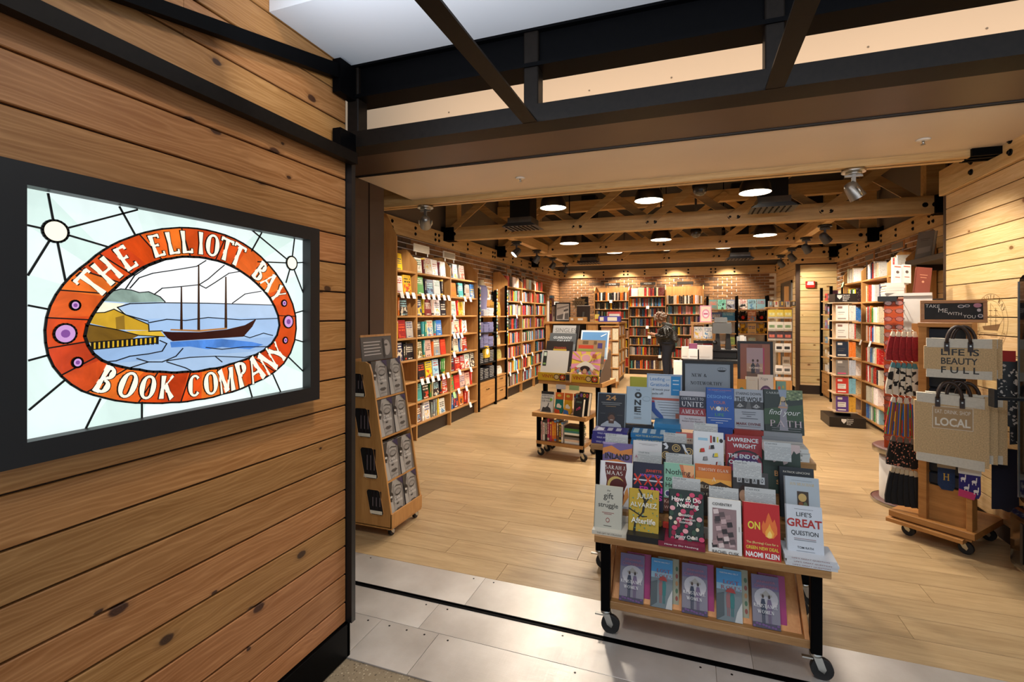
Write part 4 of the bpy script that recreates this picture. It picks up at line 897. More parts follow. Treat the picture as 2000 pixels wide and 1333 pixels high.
def flat(label, x0, y0, z, w, h, t, hexc, edge=None, txt=None, ink='f0efe8', yaw=0, top=None, group='books stacked flat on the front tables', hard=True):
    """book lying flat, spine towards the viewer; x along the spine"""
    c = .003 if hard else .0008
    cov = M().box(0, h, 0, w, 0, c).box(0, h, 0, w, t-c, t).box(0, h, 0, .003, c, t-c)
    o = obj('book', cov, pm(hexc), None, (x0, y0, z), (0, 0, yaw)); tag(o, label, 'book', group); obj('pages', M().box(.003, h-.003, .003, w-.003, c, t-c), PAGES, o); NBOOK[0] += 1
    if txt:
        m = M(); put_text(m, txt, Matrix.Translation((h*.5, -.0003, t*.5)) @ Matrix.Rotation(PI/2, 4, 'X'), width=h*.72, height=t*.42, bold=.01); obj('lettering', m, pm(ink), o)
    if top:
        m = M()
        for (a, b, c_, d, hx) in top: m.poly([(a*h, b*w, t+.0003), (c_*h, b*w, t+.0003), (c_*h, d*w, t+.0003), (a*h, d*w, t+.0003)], 0)
        obj('cover_art', m, pm(top[0][4]), o)
    return o
def stack(n, x0, y0, z, w, h, t, hexc, what, where, txt=None, ink='f0efe8', r=random.Random(3), top=None, jitter=.006):
    for i in range(n):
        nm = ['lowest', 'second from bottom', 'third from bottom', 'fourth from bottom', 'fifth from bottom'][i] if i < n-1 else 'topmost'
        flat(f'{what}, {nm} {where}', x0+r.uniform(-jitter, jitter), y0+r.uniform(0, jitter), z+i*(t+.0004), w, h, t, hexc, None, txt, ink, r.uniform(-.02, .02), top if i == n-1 else None)
    return z+n*(t+.0004)
def cardmat():
    m, t, b = newmat('handwritten_card'); N = NT(t); sx = N.n('ShaderNodeSeparateXYZ'); N.l(N.objco(), sx.inputs[0]); x, z = sx.outputs[0], sx.outputs[2]
    r = N.n('ShaderNodeObjectInfo').outputs['Random']
    cb = N.n('ShaderNodeCombineXYZ'); N.l(N.math('MULTIPLY', x, 420), cb.inputs[0]); N.l(N.math('FLOOR', N.math('MULTIPLY', z, 165)), cb.inputs[1]); N.l(N.math('MULTIPLY', r, 50), cb.inputs[2])
    n = N.noise(cb.outputs[0], 1.0, 2); fr = N.math('FRACT', N.math('MULTIPLY', z, 165))
    wob = N.math('MULTIPLY_ADD', n, .9, .05); ln = N.math('LESS_THAN', N.math('ABSOLUTE', N.math('SUBTRACT', fr, wob)), .17)
    cb2 = N.n('ShaderNodeCombineXYZ'); N.l(N.math('MULTIPLY', x, 110), cb2.inputs[0]); N.l(N.math('FLOOR', N.math('MULTIPLY', z, 165)), cb2.inputs[1])
    gapm = N.math('GREATER_THAN', N.noise(cb2.outputs[0], 1.3, 1), .4)
    N.l(N.mix(N.math('MULTIPLY', N.math('MULTIPLY', ln, gapm), .55), lin('b4b8b9'), lin('4b5258')), b.inputs['Base Color']); b.inputs['Roughness'].default_value = .6; return m
HAND = cardmat()
def staff_card(label, u0, u1, vt, vb, Y, tilt=.2, ink='4b5258'):
    a, b = atY(u0, vt, Y), atY(u1, vb, Y); w = b.x-a.x; h = (a.z-b.z)/math.cos(tilt)+.012; z = atY((u0+u1)/2, vb, Y).z-.012
    o = obj('staff_pick_card', M().box(0, w, 0, .0012, 0, h*.80).box(0, w, 0, .0012, h*.80, h, 1), [HAND, pm('b4b8b9')], None, (a.x, Y, z), (-tilt, 0, 0)); tag(o, label, 'card', 'handwritten staff pick cards on the front table')
    m = M(); put_text(m, 'STAFF PICK', Matrix.Translation((w*.05, -.0004, h*.9)) @ Matrix.Rotation(PI/2, 4, 'X'), width=w*.45, align='l'); obj('lettering', m, pm(ink), o); return o
# ================================================================== FRONT DISPLAY TABLES
TABW = wood('table_wood', '8a6238', 'b08655', 'X', .5, 12, 2.4, .04); SLANT = wood('slant_board_wood', 'b9763c', 'd2965a', 'Z', .5, 10, 2.0, .04)
RUBBER = mat('caster_rubber', '151517', .6)
def caster(t, x, y, zt, r=.042, brake=True):
    c = obj('caster', M().cyl((0, 0, zt), (0, 0, zt-.012), .024, 12).prism([(-.012, zt-.012), (.02, zt-.012), (.036, r+.005), (.028, r-.012), (.008, r+.0)], 'Y', -.017, -.013).prism([(-.012, zt-.012), (.02, zt-.012), (.036, r+.005), (.028, r-.012), (.008, r+.0)], 'Y', .013, .017), CHROME, t, (x, y, 0))
    obj('wheel', M().cyl((.022, -.012, r), (.022, .012, r), r, 20), RUBBER, c)
    if brake: obj('brake_tab', M().box(-.05, -.01, -.008, .008, zt-.03, zt-.024), CHROME, c)
def nest_table(label, x0, x1, y0, y1, zt, th=.034, leg=.042, inset=.025, ct=.105):
    t = thing('display_table', label, 'table', (x0, y0, 0), 0, 'wheeled display tables')
    W_, D_ = x1-x0, y1-y0
    obj('table_top', M().cbox(0, W_, 0, D_, zt-th, zt, .003, axis='X'), TABW, t)
    for lx in (inset, W_-inset-leg):
        for ly in (inset, D_-inset-leg):
            obj('leg', M().cbox(lx, lx+leg, ly, ly+leg, ct, zt-th, .003, axis='Z'), BLACK, t); caster(t, lx+leg/2, ly+leg/2, ct)
    obj('apron', M().box(inset+leg, W_-inset-leg, D_-inset-leg*.7, D_-inset-leg*.4, zt-th-.04, zt-th), BLACK, t)
    return t, W_, D_
AT = .468
tA, AW, AD = nest_table('low front book table on casters with a slanted rack underneath', -.422, .532, 2.29, 2.83, AT)
obj('lower_shelf', M().cbox(.05, AW-.06, .04, .50, .114, .149, .002, axis='X'), TABW, tA)
obj('slant_board', M().prism([(.075, .149), (.10, .149), (.36, .43), (.335, .43)], 'X', .07, AW-.09), SLANT, tA)
obj('rack_end', M().prism([(.045, .149), (.36, .149), (.36, .43), (.33, .43)], 'X', .045, .065), SLANT, tA)
obj('rack_end', M().prism([(.045, .149), (.36, .149), (.36, .43), (.33, .43)], 'X', AW-.085, AW-.065), SLANT, tA)
obj('riser', M().box(.06, AW-.06, .15, .315, AT, .535).box(.06, AW-.06, .315, .52, AT, .625), TABW, tA)
BT = .74
tB, BW, BD = nest_table('taller book table on casters behind the low front one', -.552, .60, 2.87, 3.44, BT)
# ---- row 0, front edge of the low table
flat('grey paperback lying under the pale grey standing book at table corner', -.435, 2.30, AT, .14, .16, .018, 'c9c5b8', txt='THE GIFT OF STRUGGLE', ink='4a4a44', group='books stacked flat on the front tables', hard=False)
stand('pale grey hardback with small red drawing at the left front corner', 1163, 1216, 950, 2.335, .205, .022, 'b4b3a6', [('T', 'the', .5, .90, .12, '2a2a28'), ('T', 'gift', .5, .76, .36, '2a2a28', {'sh': 0}), ('T', 'of', .5, .655, .08, '2a2a28'), ('T', 'struggle', .5, .56, .72, '2a2a28'), ('R', .28, .405, .72, .415, '8a3a3a'), ('R', .36, .375, .64, .385, '8a3a3a'), ('E', .5, .25, .07, .05, '8a3a3a'), ('E', .5, .25, .05, .035, 'b4b3a6'), ('R', .36, .12, .64, .13, '3a3a38')])
flat('black-edged hardback lying under the gold tree-pattern book', -.275, 2.288, AT, .145, .165, .026, '16161a')
stand('gold hardback with black branches and teal leaves', 1229, 1287, 957, 2.335, .205, .024, 'b89a2c', [('P', [(.14, 0), (.24, 0), (.26, .3), (.20, .3)], '1e1a12'), ('P', [(.2, .3), (.26, .3), (.5, .5), (.47, .53)], '1e1a12'), ('P', [(.44, .5), (.52, .5), (.58, .78), (.36, 1.0), (.30, 1.0), (.5, .76)], '1e1a12'), ('P', [(.0, .55), (.46, .40), (.62, .42), (.63, .44), (.46, .43), (.0, .58)], '1e1a12'), ('P', [(.5, .64), (.78, .9), (.8, .98), (.76, .92), (.48, .68)], '1e1a12')]
      + [('E', (i*.37) % 1*.92+.04, (i*.61) % 1*.9+.05, .022, .012, ['2f8a80', '4fb0a4', '2b6f5c'][i % 3]) for i in range(34)]
      + [('T', 'JULIA', .55, .85, .55, 'd9dcd4'), ('T', 'ALVAREZ', .5, .67, .88, 'd9dcd4'), ('T', 'Afterlife', .5, .33, .80, 'e2e4dc', {'b': .03})])
flat('floral hardback lying under the dark rose-patterned book', -.135, 2.284, AT, .15, .195, .022, '7a1f3a', txt='How to Do Nothing', ink='e8e4e4')
flw = [('E', (i*.31+.07) % 1*.9+.05, (i*.47+.03) % 1*.9+.05, .05+.03*((i*7) % 3)/2, .035+.02*((i*5) % 3)/2, ['b3204e', '8c1a3c', 'c9486a', 'd9c8b0', '2f4a3a', 'e0a0a8'][i % 6]) for i in range(40)]
stand('dark green hardback covered in pink and white roses', 1307, 1374, 959, 2.325, .225, .026, '22302c', flw+[('T', 'How to Do', .5, .83, .84, 'ecebe6', {'b': .03}), ('T', 'Nothing', .55, .71, .62, 'ecebe6', {'b': .03}), ('T', 'Resisting', .5, .53, .40, 'e6e4e0'), ('T', 'the Attention', .5, .46, .52, 'e6e4e0'), ('T', 'Economy', .5, .395, .38, 'e6e4e0'), ('T', 'Jenny Odell', .5, .12, .64, 'e6e4e0', {'b': .02})])
fr_ = [('P', [((.12+.7*((i*.37) % 1)), .12+.72*((i*.53) % 1)), ((.12+.7*((i*.37) % 1))+.16, .14+.72*((i*.53) % 1)), ((.12+.7*((i*.37) % 1))+.13, .12+.72*((i*.53) % 1)+.10), ((.12+.7*((i*.37) % 1))-.02, .12+.72*((i*.53) % 1)+.08)], ['2e2628', '9a7f80', 'b99fa0', '5b4c4e', '3a3234', 'cbb9b8'][i % 6]) for i in range(26)]
stand('white paperback with a picture of broken tiles', 1383, 1447, 976, 2.300, .232, .020, 'd6d6d4', [('R', .13, .13, .86, .83, '8a7274')]+[p for p in fr_ if max(q[0] for q in p[1]) < .86 and max(q[1] for q in p[1]) < .83]+[('T', 'COVENTRY', .13, .905, .60, '1e1e1e', {'al': 'l', 'b': .025}), ('T', 'RACHEL CUSK', .12, .065, .80, '1e1e1e', {'al': 'l', 'b': .025}), ('T', 'ESSAYS', .93, .5, .14, '1e1e1e', {'rot': PI/2})], hard=False)
stand('red paperback with an orange flame on its cover', 1451, 1522, 984, 2.296, .242, .022, 'b3171b', [('P', [(.52, .52), (.50, .62), (.55, .72), (.60, .67), (.66, .80), (.70, .86), (.74, .80), (.80, .70), (.86, .76), (.92, .62), (.92, .52), (.82, .44), (.66, .44)], 'd96a2a'), ('P', [(.60, .46), (.60, .54), (.68, .62), (.72, .68), (.76, .60), (.84, .52), (.80, .45), (.70, .43)], 'e9a23a'), ('P', [(.64, .45), (.66, .51), (.72, .56), (.78, .50), (.76, .44)], 'f0d070'),
      ('T', 'ON', .29, .62, .34, 'd9c83c', {'hh': .13, 'b': .05}), ('T', 'The (Burning) Case for a', .5, .335, .86, 'd9c87a', {'b': .02}), ('T', 'GREEN NEW DEAL', .5, .255, .88, 'd9c83c', {'b': .03, 'hh': .055}), ('T', 'NAOMI KLEIN', .5, .145, .90, 'e8ecec', {'b': .05, 'hh': .085}), ('R', .1, .055, .9, .062, 'd08080')], hard=False)
zs = stack(3, .372, 2.285, AT, .145, .185, .0125, 'c9ccd2', 'thin white hardback with red print', 'at the right front corner', "LIFE'S GREAT QUESTION", '7a3a3a')
stand('white hardback with large red GREAT lettering at the right corner', 1534, 1605, 989, 2.335, .205, .02, 'c3c9d2', [('R', .24, .925, .76, .932, '5a6068'), ('T', "LIFE'S", .5, .83, .42, '1f2328', {'hh': .085, 'b': .02}), ('T', 'GREAT', .5, .66, .96, 'a3231f', {'hh': .16, 'b': .05}), ('T', 'QUESTION', .5, .46, .74, '1f2328', {'hh': .10, 'b': .02}), ('R', .2, .355, .8, .365, '8a6a6a'), ('R', .2, .325, .8, .335, '6a6e74'), ('T', 'TOM RATH', .5, .19, .44, '2a2e34'), ('R', .25, .12, .75, .127, '7a7e84')], zb=None)
# ---- row 1
def under(n, x0, w, y, z, hexc, what, where): return stack(n, x0, y, z, .15, w, .024, hexc, what, where)
for x0, w, c, wh in ((-.43, .15, 'c8c0b4', 'under the red and white dragon-smoke book'), (-.27, .14, 'a08030', 'under the navy book crossed with red'), (-.12, .14, 'c03a30', 'under the green and rust paperback'), (.03, .15, 'd0c8bc', 'under the orange landscape book'), (.19, .14, 'c8c4c0', 'under the grey book with boxed letters'), (.385, .14, 'cfc7b6', 'under the dark blue book at right')):
    under(2, x0, w, 2.42, AT, c, 'hardback', wh)
Y1 = 2.475
stand('red and white hardback with a yellow crescent and smoke', 1173, 1236, 903, Y1, .232, .034, 'd4d6da', [('P', [(.15, .98), (.80, .98), (.82, .86), (.78, .70), (.84, .55), (.74, .40), (.80, .2), (.7, .05), (.25, .05), (.18, .3), (.22, .6), (.16, .8)], '5a1a16'), ('E', .5, .52, .26, .18, 'b9a05a'), ('E', .55, .49, .24, .165, '4a1210'), ('F', 'SARAH J.', .48, .88, .62, 'dcdcd8', {'hh': .085}), ('F', 'MAAS', .45, .765, .50, 'dcdcd8', {'hh': .085}), ('P', [(.72, .1), (.9, .3), (.86, .5), (.78, .4)], 'c98a4a')])
stand('navy hardback with red crosses and pink lettering', 1237, 1296, 905, Y1, .225, .03, '1c1c34', [('R', .02, .615, .98, .645, 'c9ccd4'), ('T', 'JEANETTE', .68, .83, .52, 'd0401c', {'b': .03}), ('T', 'WINTERSON', .60, .735, .72, '8f58c8', {'b': .03})]+[('P', q, 'cc331c') for c in (.16, .5, .84) for q in ([(c-.13, .53), (c-.09, .52), (c+.13, .74), (c+.08, .75)], [(c+.10, .52), (c+.14, .53), (c-.09, .76), (c-.14, .74)])]+[('T', 'FRAN', .60, .44, .74, 'c43aa8', {'b': .06, 'hh': .12}), ('T', 'KISS', .66, .29, .62, 'c43aa8', {'b': .06, 'hh': .11})])
stand('pale green paperback with rust flames and black title', 1297, 1357, 906, Y1, .225, .022, '7fb09a', [('P', [(.5, .98), (.98, .98), (.98, .7), (.9, .62), (.8, .7), (.72, .6), (.62, .72)], 'c07048'), ('P', [(.62, .98), (.98, .98), (.98, .82), (.88, .74), (.8, .84), (.7, .76)], 'd9a070'), ('T', 'Nothing', .46, .80, .80, '20241f', {'b': .01}), ('T', 'to See', .34, .67, .56, '20241f', {'b': .01}), ('T', 'Here', .28, .54, .44, '20241f', {'b': .01}), ('E', .14, .36, .11, .07, 'd8d6e4'), ('E', .14, .36, .08, .05, '38386a'), ('R', 0, 0, 1, .27, '5a2a20'), ('T', 'Kevin', .2, .2, .36, 'c9a89a'), ('T', 'Wilson', .22, .08, .40, 'c9a89a')], hard=False)
stand('orange and brown hardback with a sunset landscape', 1358, 1428, 909, Y1, .232, .032, 'c8772a', [('R', 0, .86, 1, 1, 'b85c22'), ('R', 0, .62, 1, .72, 'e0a040'), ('P', [(0, .58), (.2, .66), (.45, .60), (.7, .68), (1, .6), (1, 0), (0, 0)], '3a2a18'), ('P', [(0, .42), (.4, .5), (1, .4), (1, 0), (0, 0)], '241a12'), ('F', 'TIMOTHY EGAN', .5, .90, .84, 'e6dcc8', {'hh': .06}), ('F', 'A', .52, .72, None, 'e6dcc8', {'hh': .08}), ('F', 'PILGRIMAGE', .5, .56, .86, 'dccfb8', {'hh': .07}), ('F', 'TO ETERNITY', .5, .42, .8, 'c9bca4', {'hh': .05})])
stand('dark grey hardback with boxed letters and a face', 1430, 1500, 923, Y1, .225, .03, '3c3a3a', [('E', .30, .50, .17, .19, '8a6a52'), ('E', .62, .40, .15, .17, 'a5806a'), ('P', [(.1, .6), (.3, .74), (.5, .62), (.46, .4), (.12, .4)], '3a241a'), ('E', .30, .52, .11, .12, 'b08a70')]+[q for i, ch in enumerate('DOXO') for q in (('R', .13+i*.21, .78, .27+i*.21, .92, 'c8ccd0'), ('T', ch, .20+i*.21, .85, .07, '1c1c1e', {'hh': .09, 'b': .05}))])
stand('black and gold hardback showing above the pale blue book', 1521, 1589, 914, Y1+.09, .225, .028, '1b2128', [('T', 'PATRICK LENCIONI', .5, .90, .76, 'c9c6ba', {'b': .01})])
stand('pale blue hardback with a small dark painting in its centre', 1532, 1599, 933, Y1-.03, .215, .024, 'a6b0b8', [('R', .2, .925, .8, .93, '5a666e'), ('F', 'JON MEACHAM', .5, .86, .70, 'c2a86a', {'hh': .06}), ('R', .35, .36, .68, .72, '3a2a1c'), ('E', .5, .6, .12, .08, 'c0a060'), ('E', .45, .46, .07, .06, '7a4a28'), ('E', .58, .45, .06, .07, '5f6a4a')])
# ---- row 2
Y2 = 2.655
stand('purple and orange hardback with black INLAND lettering', 1178, 1235, 866, Y2, .22, .028, '6a5a8c', [('P', [(0, .86), (.3, .93), (.6, .82), (1, .9), (1, .75), (.55, .70), (.2, .78), (0, .7)], 'c07a3a'), ('P', [(0, .55), (.5, .62), (1, .52), (1, .42), (.4, .5), (0, .42)], 'c87a38'), ('P', [(0, 1), (.5, 1), (.3, .95), (0, .96)], '9a88b0'), ('T', 'INLAND', .5, .68, .84, '15131a', {'hh': .14, 'b': .05}), ('R', .4, .47, .6, .48, '5a1f1f')])
stand('white paperback behind a handwritten card', 1237, 1293, 862, Y2, .22, .022, 'c6c6c8', [('R', .2, .925, .85, .932, '6a6668'), ('R', .3, .90, .75, .906, '6a6668'), ('T', 'A', .12, .62, .10, 'a05070')], hard=False)
stand('black hardback with gold knots and white swirls', 1294, 1354, 866, Y2, .22, .028, '17161a', [q for cx, cz in ((.45, .88), (.86, .82), (.12, .70)) for q in (('E', cx, cz, .14, .09, 'b0945a'), ('E', cx, cz, .11, .07, '17161a'), ('E', cx, cz, .08, .05, 'b0945a'), ('E', cx, cz, .05, .03, '17161a'))]+[('P', [(.0, .95), (.12, .99), (.2, .9), (.16, .84), (.06, .84), (.12, .9)], 'c2c6cc'), ('P', [(.62, .98), (.72, .98), (.78, .86), (.9, .72), (.74, .82)], 'c2c6cc')])
pc = ['1c1c1e', 'b8c4c8', 'c03020', '222226', 'd8c030', '7ab0d0', '2a2a2e', '8a8a8c']
stand('white hardback with small black, red and blue picture tiles', 1354, 1413, 844, Y2+.01, .225, .026, 'd0d4d8', [('R', .16, .80, .48, .86, '8fb8d0'), ('R', .56, .76, .62, .92, 'b03028'), ('R', .65, .78, .73, .9, '3a3a3c'), ('R', .78, .78, .83, .9, 'c8c040'), ('E', .92, .82, .06, .045, '1e1e20')]+[('P', [(.08+.75*((i*.29) % 1), .1+.6*((i*.43) % 1)), (.22+.75*((i*.29) % 1), .11+.6*((i*.43) % 1)), (.20+.75*((i*.29) % 1), .19+.6*((i*.43) % 1)), (.1+.75*((i*.29) % 1), .18+.6*((i*.43) % 1))], pc[i % 8]) for i in range(22)])
stand('crimson hardback with white capitals and dark arches', 1417, 1488, 851, Y2, .232, .03, '8a1c26', [('E', .55, .36, .52, .34, '241a22'), ('E', .55, .36, .46, .30, '7a1c3c'), ('E', .55, .36, .38, .24, '3a2058'), ('T', 'LAWRENCE', .48, .90, .84, 'c9d4da', {'hh': .085, 'b': .04}), ('T', 'WRIGHT', .52, .775, .64, 'c9d4da', {'hh': .085, 'b': .04}), ('T', 'THE END OF', .48, .56, .84, 'c9d4da', {'hh': .085, 'b': .04}), ('T', 'OCTOBER', .48, .43, .8, 'c9d4da', {'hh': .085, 'b': .04})])
stand('dark green hardback with a dripping pale pink top', 1488, 1562, 868, Y2-.01, .232, .028, '26382e', [('P', [(0, 1), (1, 1), (1, .86), (.9, .82), (.84, .88), (.74, .74), (.66, .62), (.56, .58), (.54, .66), (.44, .74), (.40, .66), (.30, .62), (.24, .72), (.14, .74), (0, .88)], 'b9a6a4'), ('T', 'Ber', .46, .40, .30, 'c08a58', {'b': .03}), ('T', 'sla', .48, .25, .26, 'c08a58', {'b': .03})])
# ---- staff pick cards
for i, (u0, u1, vt, vb, Y, lab) in enumerate([(1182, 1226, 846, 868, 2.74, 'handwritten staff card in front of the purple stack'), (1245, 1292, 880, 906, 2.64, 'handwritten staff card with pink heading on the white paperback'), (1296, 1341, 844, 868, 2.76, 'handwritten staff card in front of the blue stack'),
        (1300, 1352, 883, 908, 2.64, 'handwritten staff card on the black book with gold knots'), (1355, 1402, 825, 846, 2.77, 'handwritten staff card with green stripe above the tile-picture book'), (1493, 1546, 862, 896, 2.62, 'handwritten staff card on the dark green dripping book'),
        (1432, 1488, 899, 930, 2.455, 'handwritten staff card above the boxed-letter book'), (1313, 1368, 930, 962, 2.43, 'handwritten staff card above the rose-patterned book'), (1385, 1443, 948, 982, 2.40, 'handwritten staff card above the broken-tile book'), (1455, 1516, 950, 992, 2.40, 'handwritten staff card above the red flame book')]):
    o = staff_card(lab, u0, u1, vt, vb, Y)
# ---- lower slanted rack: two titles alternating, each with a second copy behind
fig = lambda dx, c1, c2: [('P', [(dx-.07, .26), (dx+.07, .26), (dx+.09, .46), (dx+.05, .55), (dx-.05, .55), (dx-.09, .46)], c1), ('E', dx, .60, .04, .035, c2), ('R', dx-.05, .10, dx-.015, .26, c1), ('R', dx+.015, .10, dx+.05, .26, c1)]
RWp = [('R', 0, 0, 1, 1, '7d7a88'), ('R', 0, .72, 1, 1, '6d6288'), ('E', .52, .56, .44, .20, 'b9b6bc'), ('R', .30, .60, .74, .64, 'a7a29c'), ('P', [(.36, .64), (.68, .64), (.52, .72)], 'a7a29c'), ('R', 0, 0, 1, .10, '4a4458')]+[('E', (i*.37) % 1*.9+.05, .03+.06*((i*3) % 5)/5, .05, .02, '6a4a80') for i in range(9)]+fig(.40, '2c3448', '4a3424')+fig(.63, '6a5a78', '3a2a22')+[('T', 'JENNIFER', .52, .87, .70, 'b06a80', {'hh': .055, 'b': 0}), ('T', 'CHIAVERINI', .52, .79, .84, 'b06a80', {'hh': .055, 'b': 0}), ('F', 'RESISTANCE', .48, .42, .86, 'e2e2e4', {'hh': .07}), ('F', 'WOMEN', .48, .31, .60, 'e2e2e4', {'hh': .07})]
LRp = [('R', 0, 0, 1, 1, '6d7a80'), ('R', 0, .72, 1, 1, '3f8fc8'), ('R', 0, .60, 1, .72, '8fb2c4'), ('P', [(0, .5), (.3, .55), (.3, .1), (0, 0)], '4a555a'), ('P', [(.7, .0), (1, .0), (1, .4), (.8, .2)], 'b9bcbc')]+fig(.46, '8a5a5c', '3a2622')+fig(.62, '2f6f70', '4a2f24')+[('P', [(.36, .56), (.76, .55), (.70, .62), (.56, .65), (.42, .62)], 'a8342c'), ('T', 'MARTHA HALL KELLY', .5, .93, .74, 'e6ecf0', {'b': .0}), ('F', 'LOST', .58, .75, .62, 'a8484a', {'hh': .075}), ('F', 'ROSES', .58, .645, .80, 'a8484a', {'hh': .075})]
low = [(1210, 1257, 1086, 'R'), (1271, 1313, 1096, 'L'), (1332, 1382, 1106, 'R'), (1400, 1450, 1118, 'L'), (1470, 1524, 1131, 'R')]
for i, (u0, u1, vt, kk) in enumerate(low):
    a = atY(u0, vt, 2.37); b = atY(u1, vt, 2.37); w = b.x-a.x; nm = ['leftmost', 'second', 'middle', 'fourth', 'rightmost'][i]
    pbook((f'grey-purple paperback with two women, {nm}' if kk == 'R' else f'blue paperback with red umbrella, {nm}')+' on the slanted rack', (a.x, 2.352, .151), (-.36, 0, 0), w, .205, .018, '6a6478' if kk == 'R' else '5f7f90', RWp if kk == 'R' else LRp, False, group='paperbacks on the slanted rack')
    pbook((f'magenta-edged copy behind the {nm} rack book'), (a.x+.028, 2.374, .150), (-.36, 0, 0), w, .205, .018, '9c2f6c' if kk == 'R' else '9a9a86', [] if kk == 'R' else [('E', .9, .2+.15*j, .06, .05, ['8a4a40', '4a6a50', 'b08050'][j % 3]) for j in range(5)], False, group='paperbacks on the slanted rack')['label'] = (f'magenta-edged copy behind the {nm} book of the slanted rack' if kk == 'R' else f'flower-edged copy behind the {nm} book of the slanted rack')
# ---- tall table: stacks along its front edge
stack(3, -.548, 2.885, BT, .13, .20, .024, '3a3480', 'purple paperback with white dots', 'at the left end of the tall table', 'WALK AWAY WALK AWAY', 'cfcfe0', top=[(.1, .2, .3, .8, 'cfcfe0'), (.4, .2, .55, .8, 'cfcfe0'), (.65, .2, .8, .8, 'cfcfe0')])
stack(3, -.325, 2.885, BT, .14, .205, .026, '2470a8', 'blue hardback with yellow spine print', 'in mid tall table front', 'HOW TO BE A CAPITALIST', 'c9c890', top=[(.05, .1, .2, .9, 'b9d0dc'), (.3, .1, .42, .9, 'd8d0a8'), (.52, .1, .66, .9, 'b9d0dc'), (.78, .1, .9, .9, 'd8d0a8')])
stack(3, -.085, 2.89, BT, .13, .15, .024, 'c8beb0', 'coral-topped paperback', 'behind the card beside the blue stack', 'CHESS', '5a2a24', top=[(.0, .0, 1, 1, 'd86a58')])
stack(2, .09, 2.89, BT, .13, .14, .024, 'd8d2c6', 'cream paperback', 'behind the tile-picture book', None, '5a2a24')
stack(3, .335, 2.875, BT, .15, .235, .022, 'cfd0cc', 'white paperback with line drawing', 'at the right end of the tall table', 'BACHS', '55524c', top=[(.55, .3, .95, .35, '8a8a84'), (.55, .6, .95, .65, '8a8a84'), (.2, .4, .35, .6, 'c9a85a')])
# ---- tall table: back row standing on stacks
Y4 = 3.085
for x0, w, c, n, wh, wt in ((-.375, .155, '30343c', 3, 'under the pale ONE book', 'dark hardback'), (-.205, .15, '3a86b8', 4, 'under the gratitude notice', 'blue-topped hardback'), (.085, .14, '2a4a90', 4, 'under the bright blue book', 'blue hardback'), (.228, .15, '9a3a34', 4, 'under the grey wolf-eyes book', 'red-lined hardback'), (.378, .20, '8f9296', 4, 'under the dark green garden book', 'grey hardback')):
    stack(n, x0, 3.05, BT, .16, w, .0265, c, wt, wh)
stand('black hardback with gold 24 and a man in a white shirt', 1168, 1223, 768, Y4-.02, .235, .03, '151923', [('R', 0, 0, .03, 1, '8a98a0'), ('R', .97, 0, 1, 1, '8a98a0'), ('R', 0, .975, 1, 1, '8a98a0'), ('T', '24', .48, .87, .36, 'c08a4a', {'hh': .13, 'b': .04}), ('R', .14, .735, .86, .745, 'a8a8a4'), ('R', .18, .69, .80, .70, 'a8a8a4'), ('R', .3, .64, .66, .65, 'b08a5a'), ('P', [(.1, .03), (.9, .03), (.84, .18), (.66, .27), (.36, .26), (.16, .16)], 'a9b0ba'), ('P', [(.42, .2), (.60, .2), (.61, .30), (.41, .30)], '4a2f22'), ('E', .51, .36, .13, .125, '5a3a2a'), ('E', .51, .41, .13, .08, '2a1a14'), ('E', .52, .34, .10, .09, '6a4632'), ('R', .47, .285, .57, .30, 'd8d4cc'), ('R', .12, .45, .3, .455, '7a7a78'), ('R', .7, .42, .9, .425, '7a7a78'), ('T', 'WILLIE MAYS', .52, .07, .6, '8a8a88')])
stand('pale blue paperback with bold black ONE', 1224, 1273, 756, Y4, .225, .024, 'a9bcc9', [('T', 'THE', .46, .91, .16, '14181c'), ('E', .47, .77, .14, .085, '12161a'), ('E', .47, .77, .055, .032, 'a9bcc9'), ('T', 'N', .46, .57, .26, '12161a', {'hh': .15, 'b': .07}), ('T', 'E', .46, .385, .26, '12161a', {'hh': .15, 'b': .07}), ('T', 'THING', .46, .26, .28, '14181c'), ('R', .32, .17, .62, .178, '4a545c'), ('R', .32, .13, .62, .138, '8a6a50'), ('E', .80, .68, .15, .065, '6f838f'), ('E', .80, .68, .142, .058, 'a9bcc9')], hard=False)
stand('white paperback with navy and red title bands', 1327, 1378, 765, Y4, .225, .022, 'bcbac0', [('R', 0, .56, 1, .87, '161a30'), ('R', 0, .36, 1, .56, '8f1a26'), ('F', 'CONTRACT TO', .5, .805, .84, 'dcdce0', {'hh': .075, 'tn': .07}), ('F', 'UNITE', .5, .66, .82, 'dcdce0', {'hh': .14, 'tn': .07}), ('F', 'AMERICA', .5, .46, .84, 'dcdce0', {'hh': .12, 'tn': .07}), ('T', 'Ten Reforms to', .5, .28, .6, '5a4a50', {'sh': .3, 'b': 0}), ('T', 'Reclaim Our Republic', .5, .21, .8, '5a4a50', {'sh': .3, 'b': 0})], hard=False)
stand('bright blue hardback with multicoloured title', 1379, 1433, 758, Y4-.01, .235, .03, '1552a4', [('T', 'BILL BURNETT & DAVE EVANS', .5, .94, .82, 'c8764a', {'b': 0}), ('R', .3, .90, .7, .905, '8fb0d0'), ('T', 'DESIGNING', .48, .775, .88, '6fa8e0', {'hh': .075, 'b': .0}), ('T', 'YOUR', .48, .635, .44, 'c06a4a', {'hh': .075, 'b': 0}), ('T', 'W  RK', .48, .48, .68, 'd0a45a', {'hh': .095, 'b': 0}), ('E', .445, .485, .085, .055, 'e4ece8'), ('T', 'LIFE', .48, .335, .32, '4f9f60', {'hh': .07, 'b': 0}), ('R', .06, .245, .9, .255, 'dde4ea'), ('R', .16, .19, .78, .20, 'dde4ea'), ('R', .34, .135, .6, .145, 'dde4ea')])
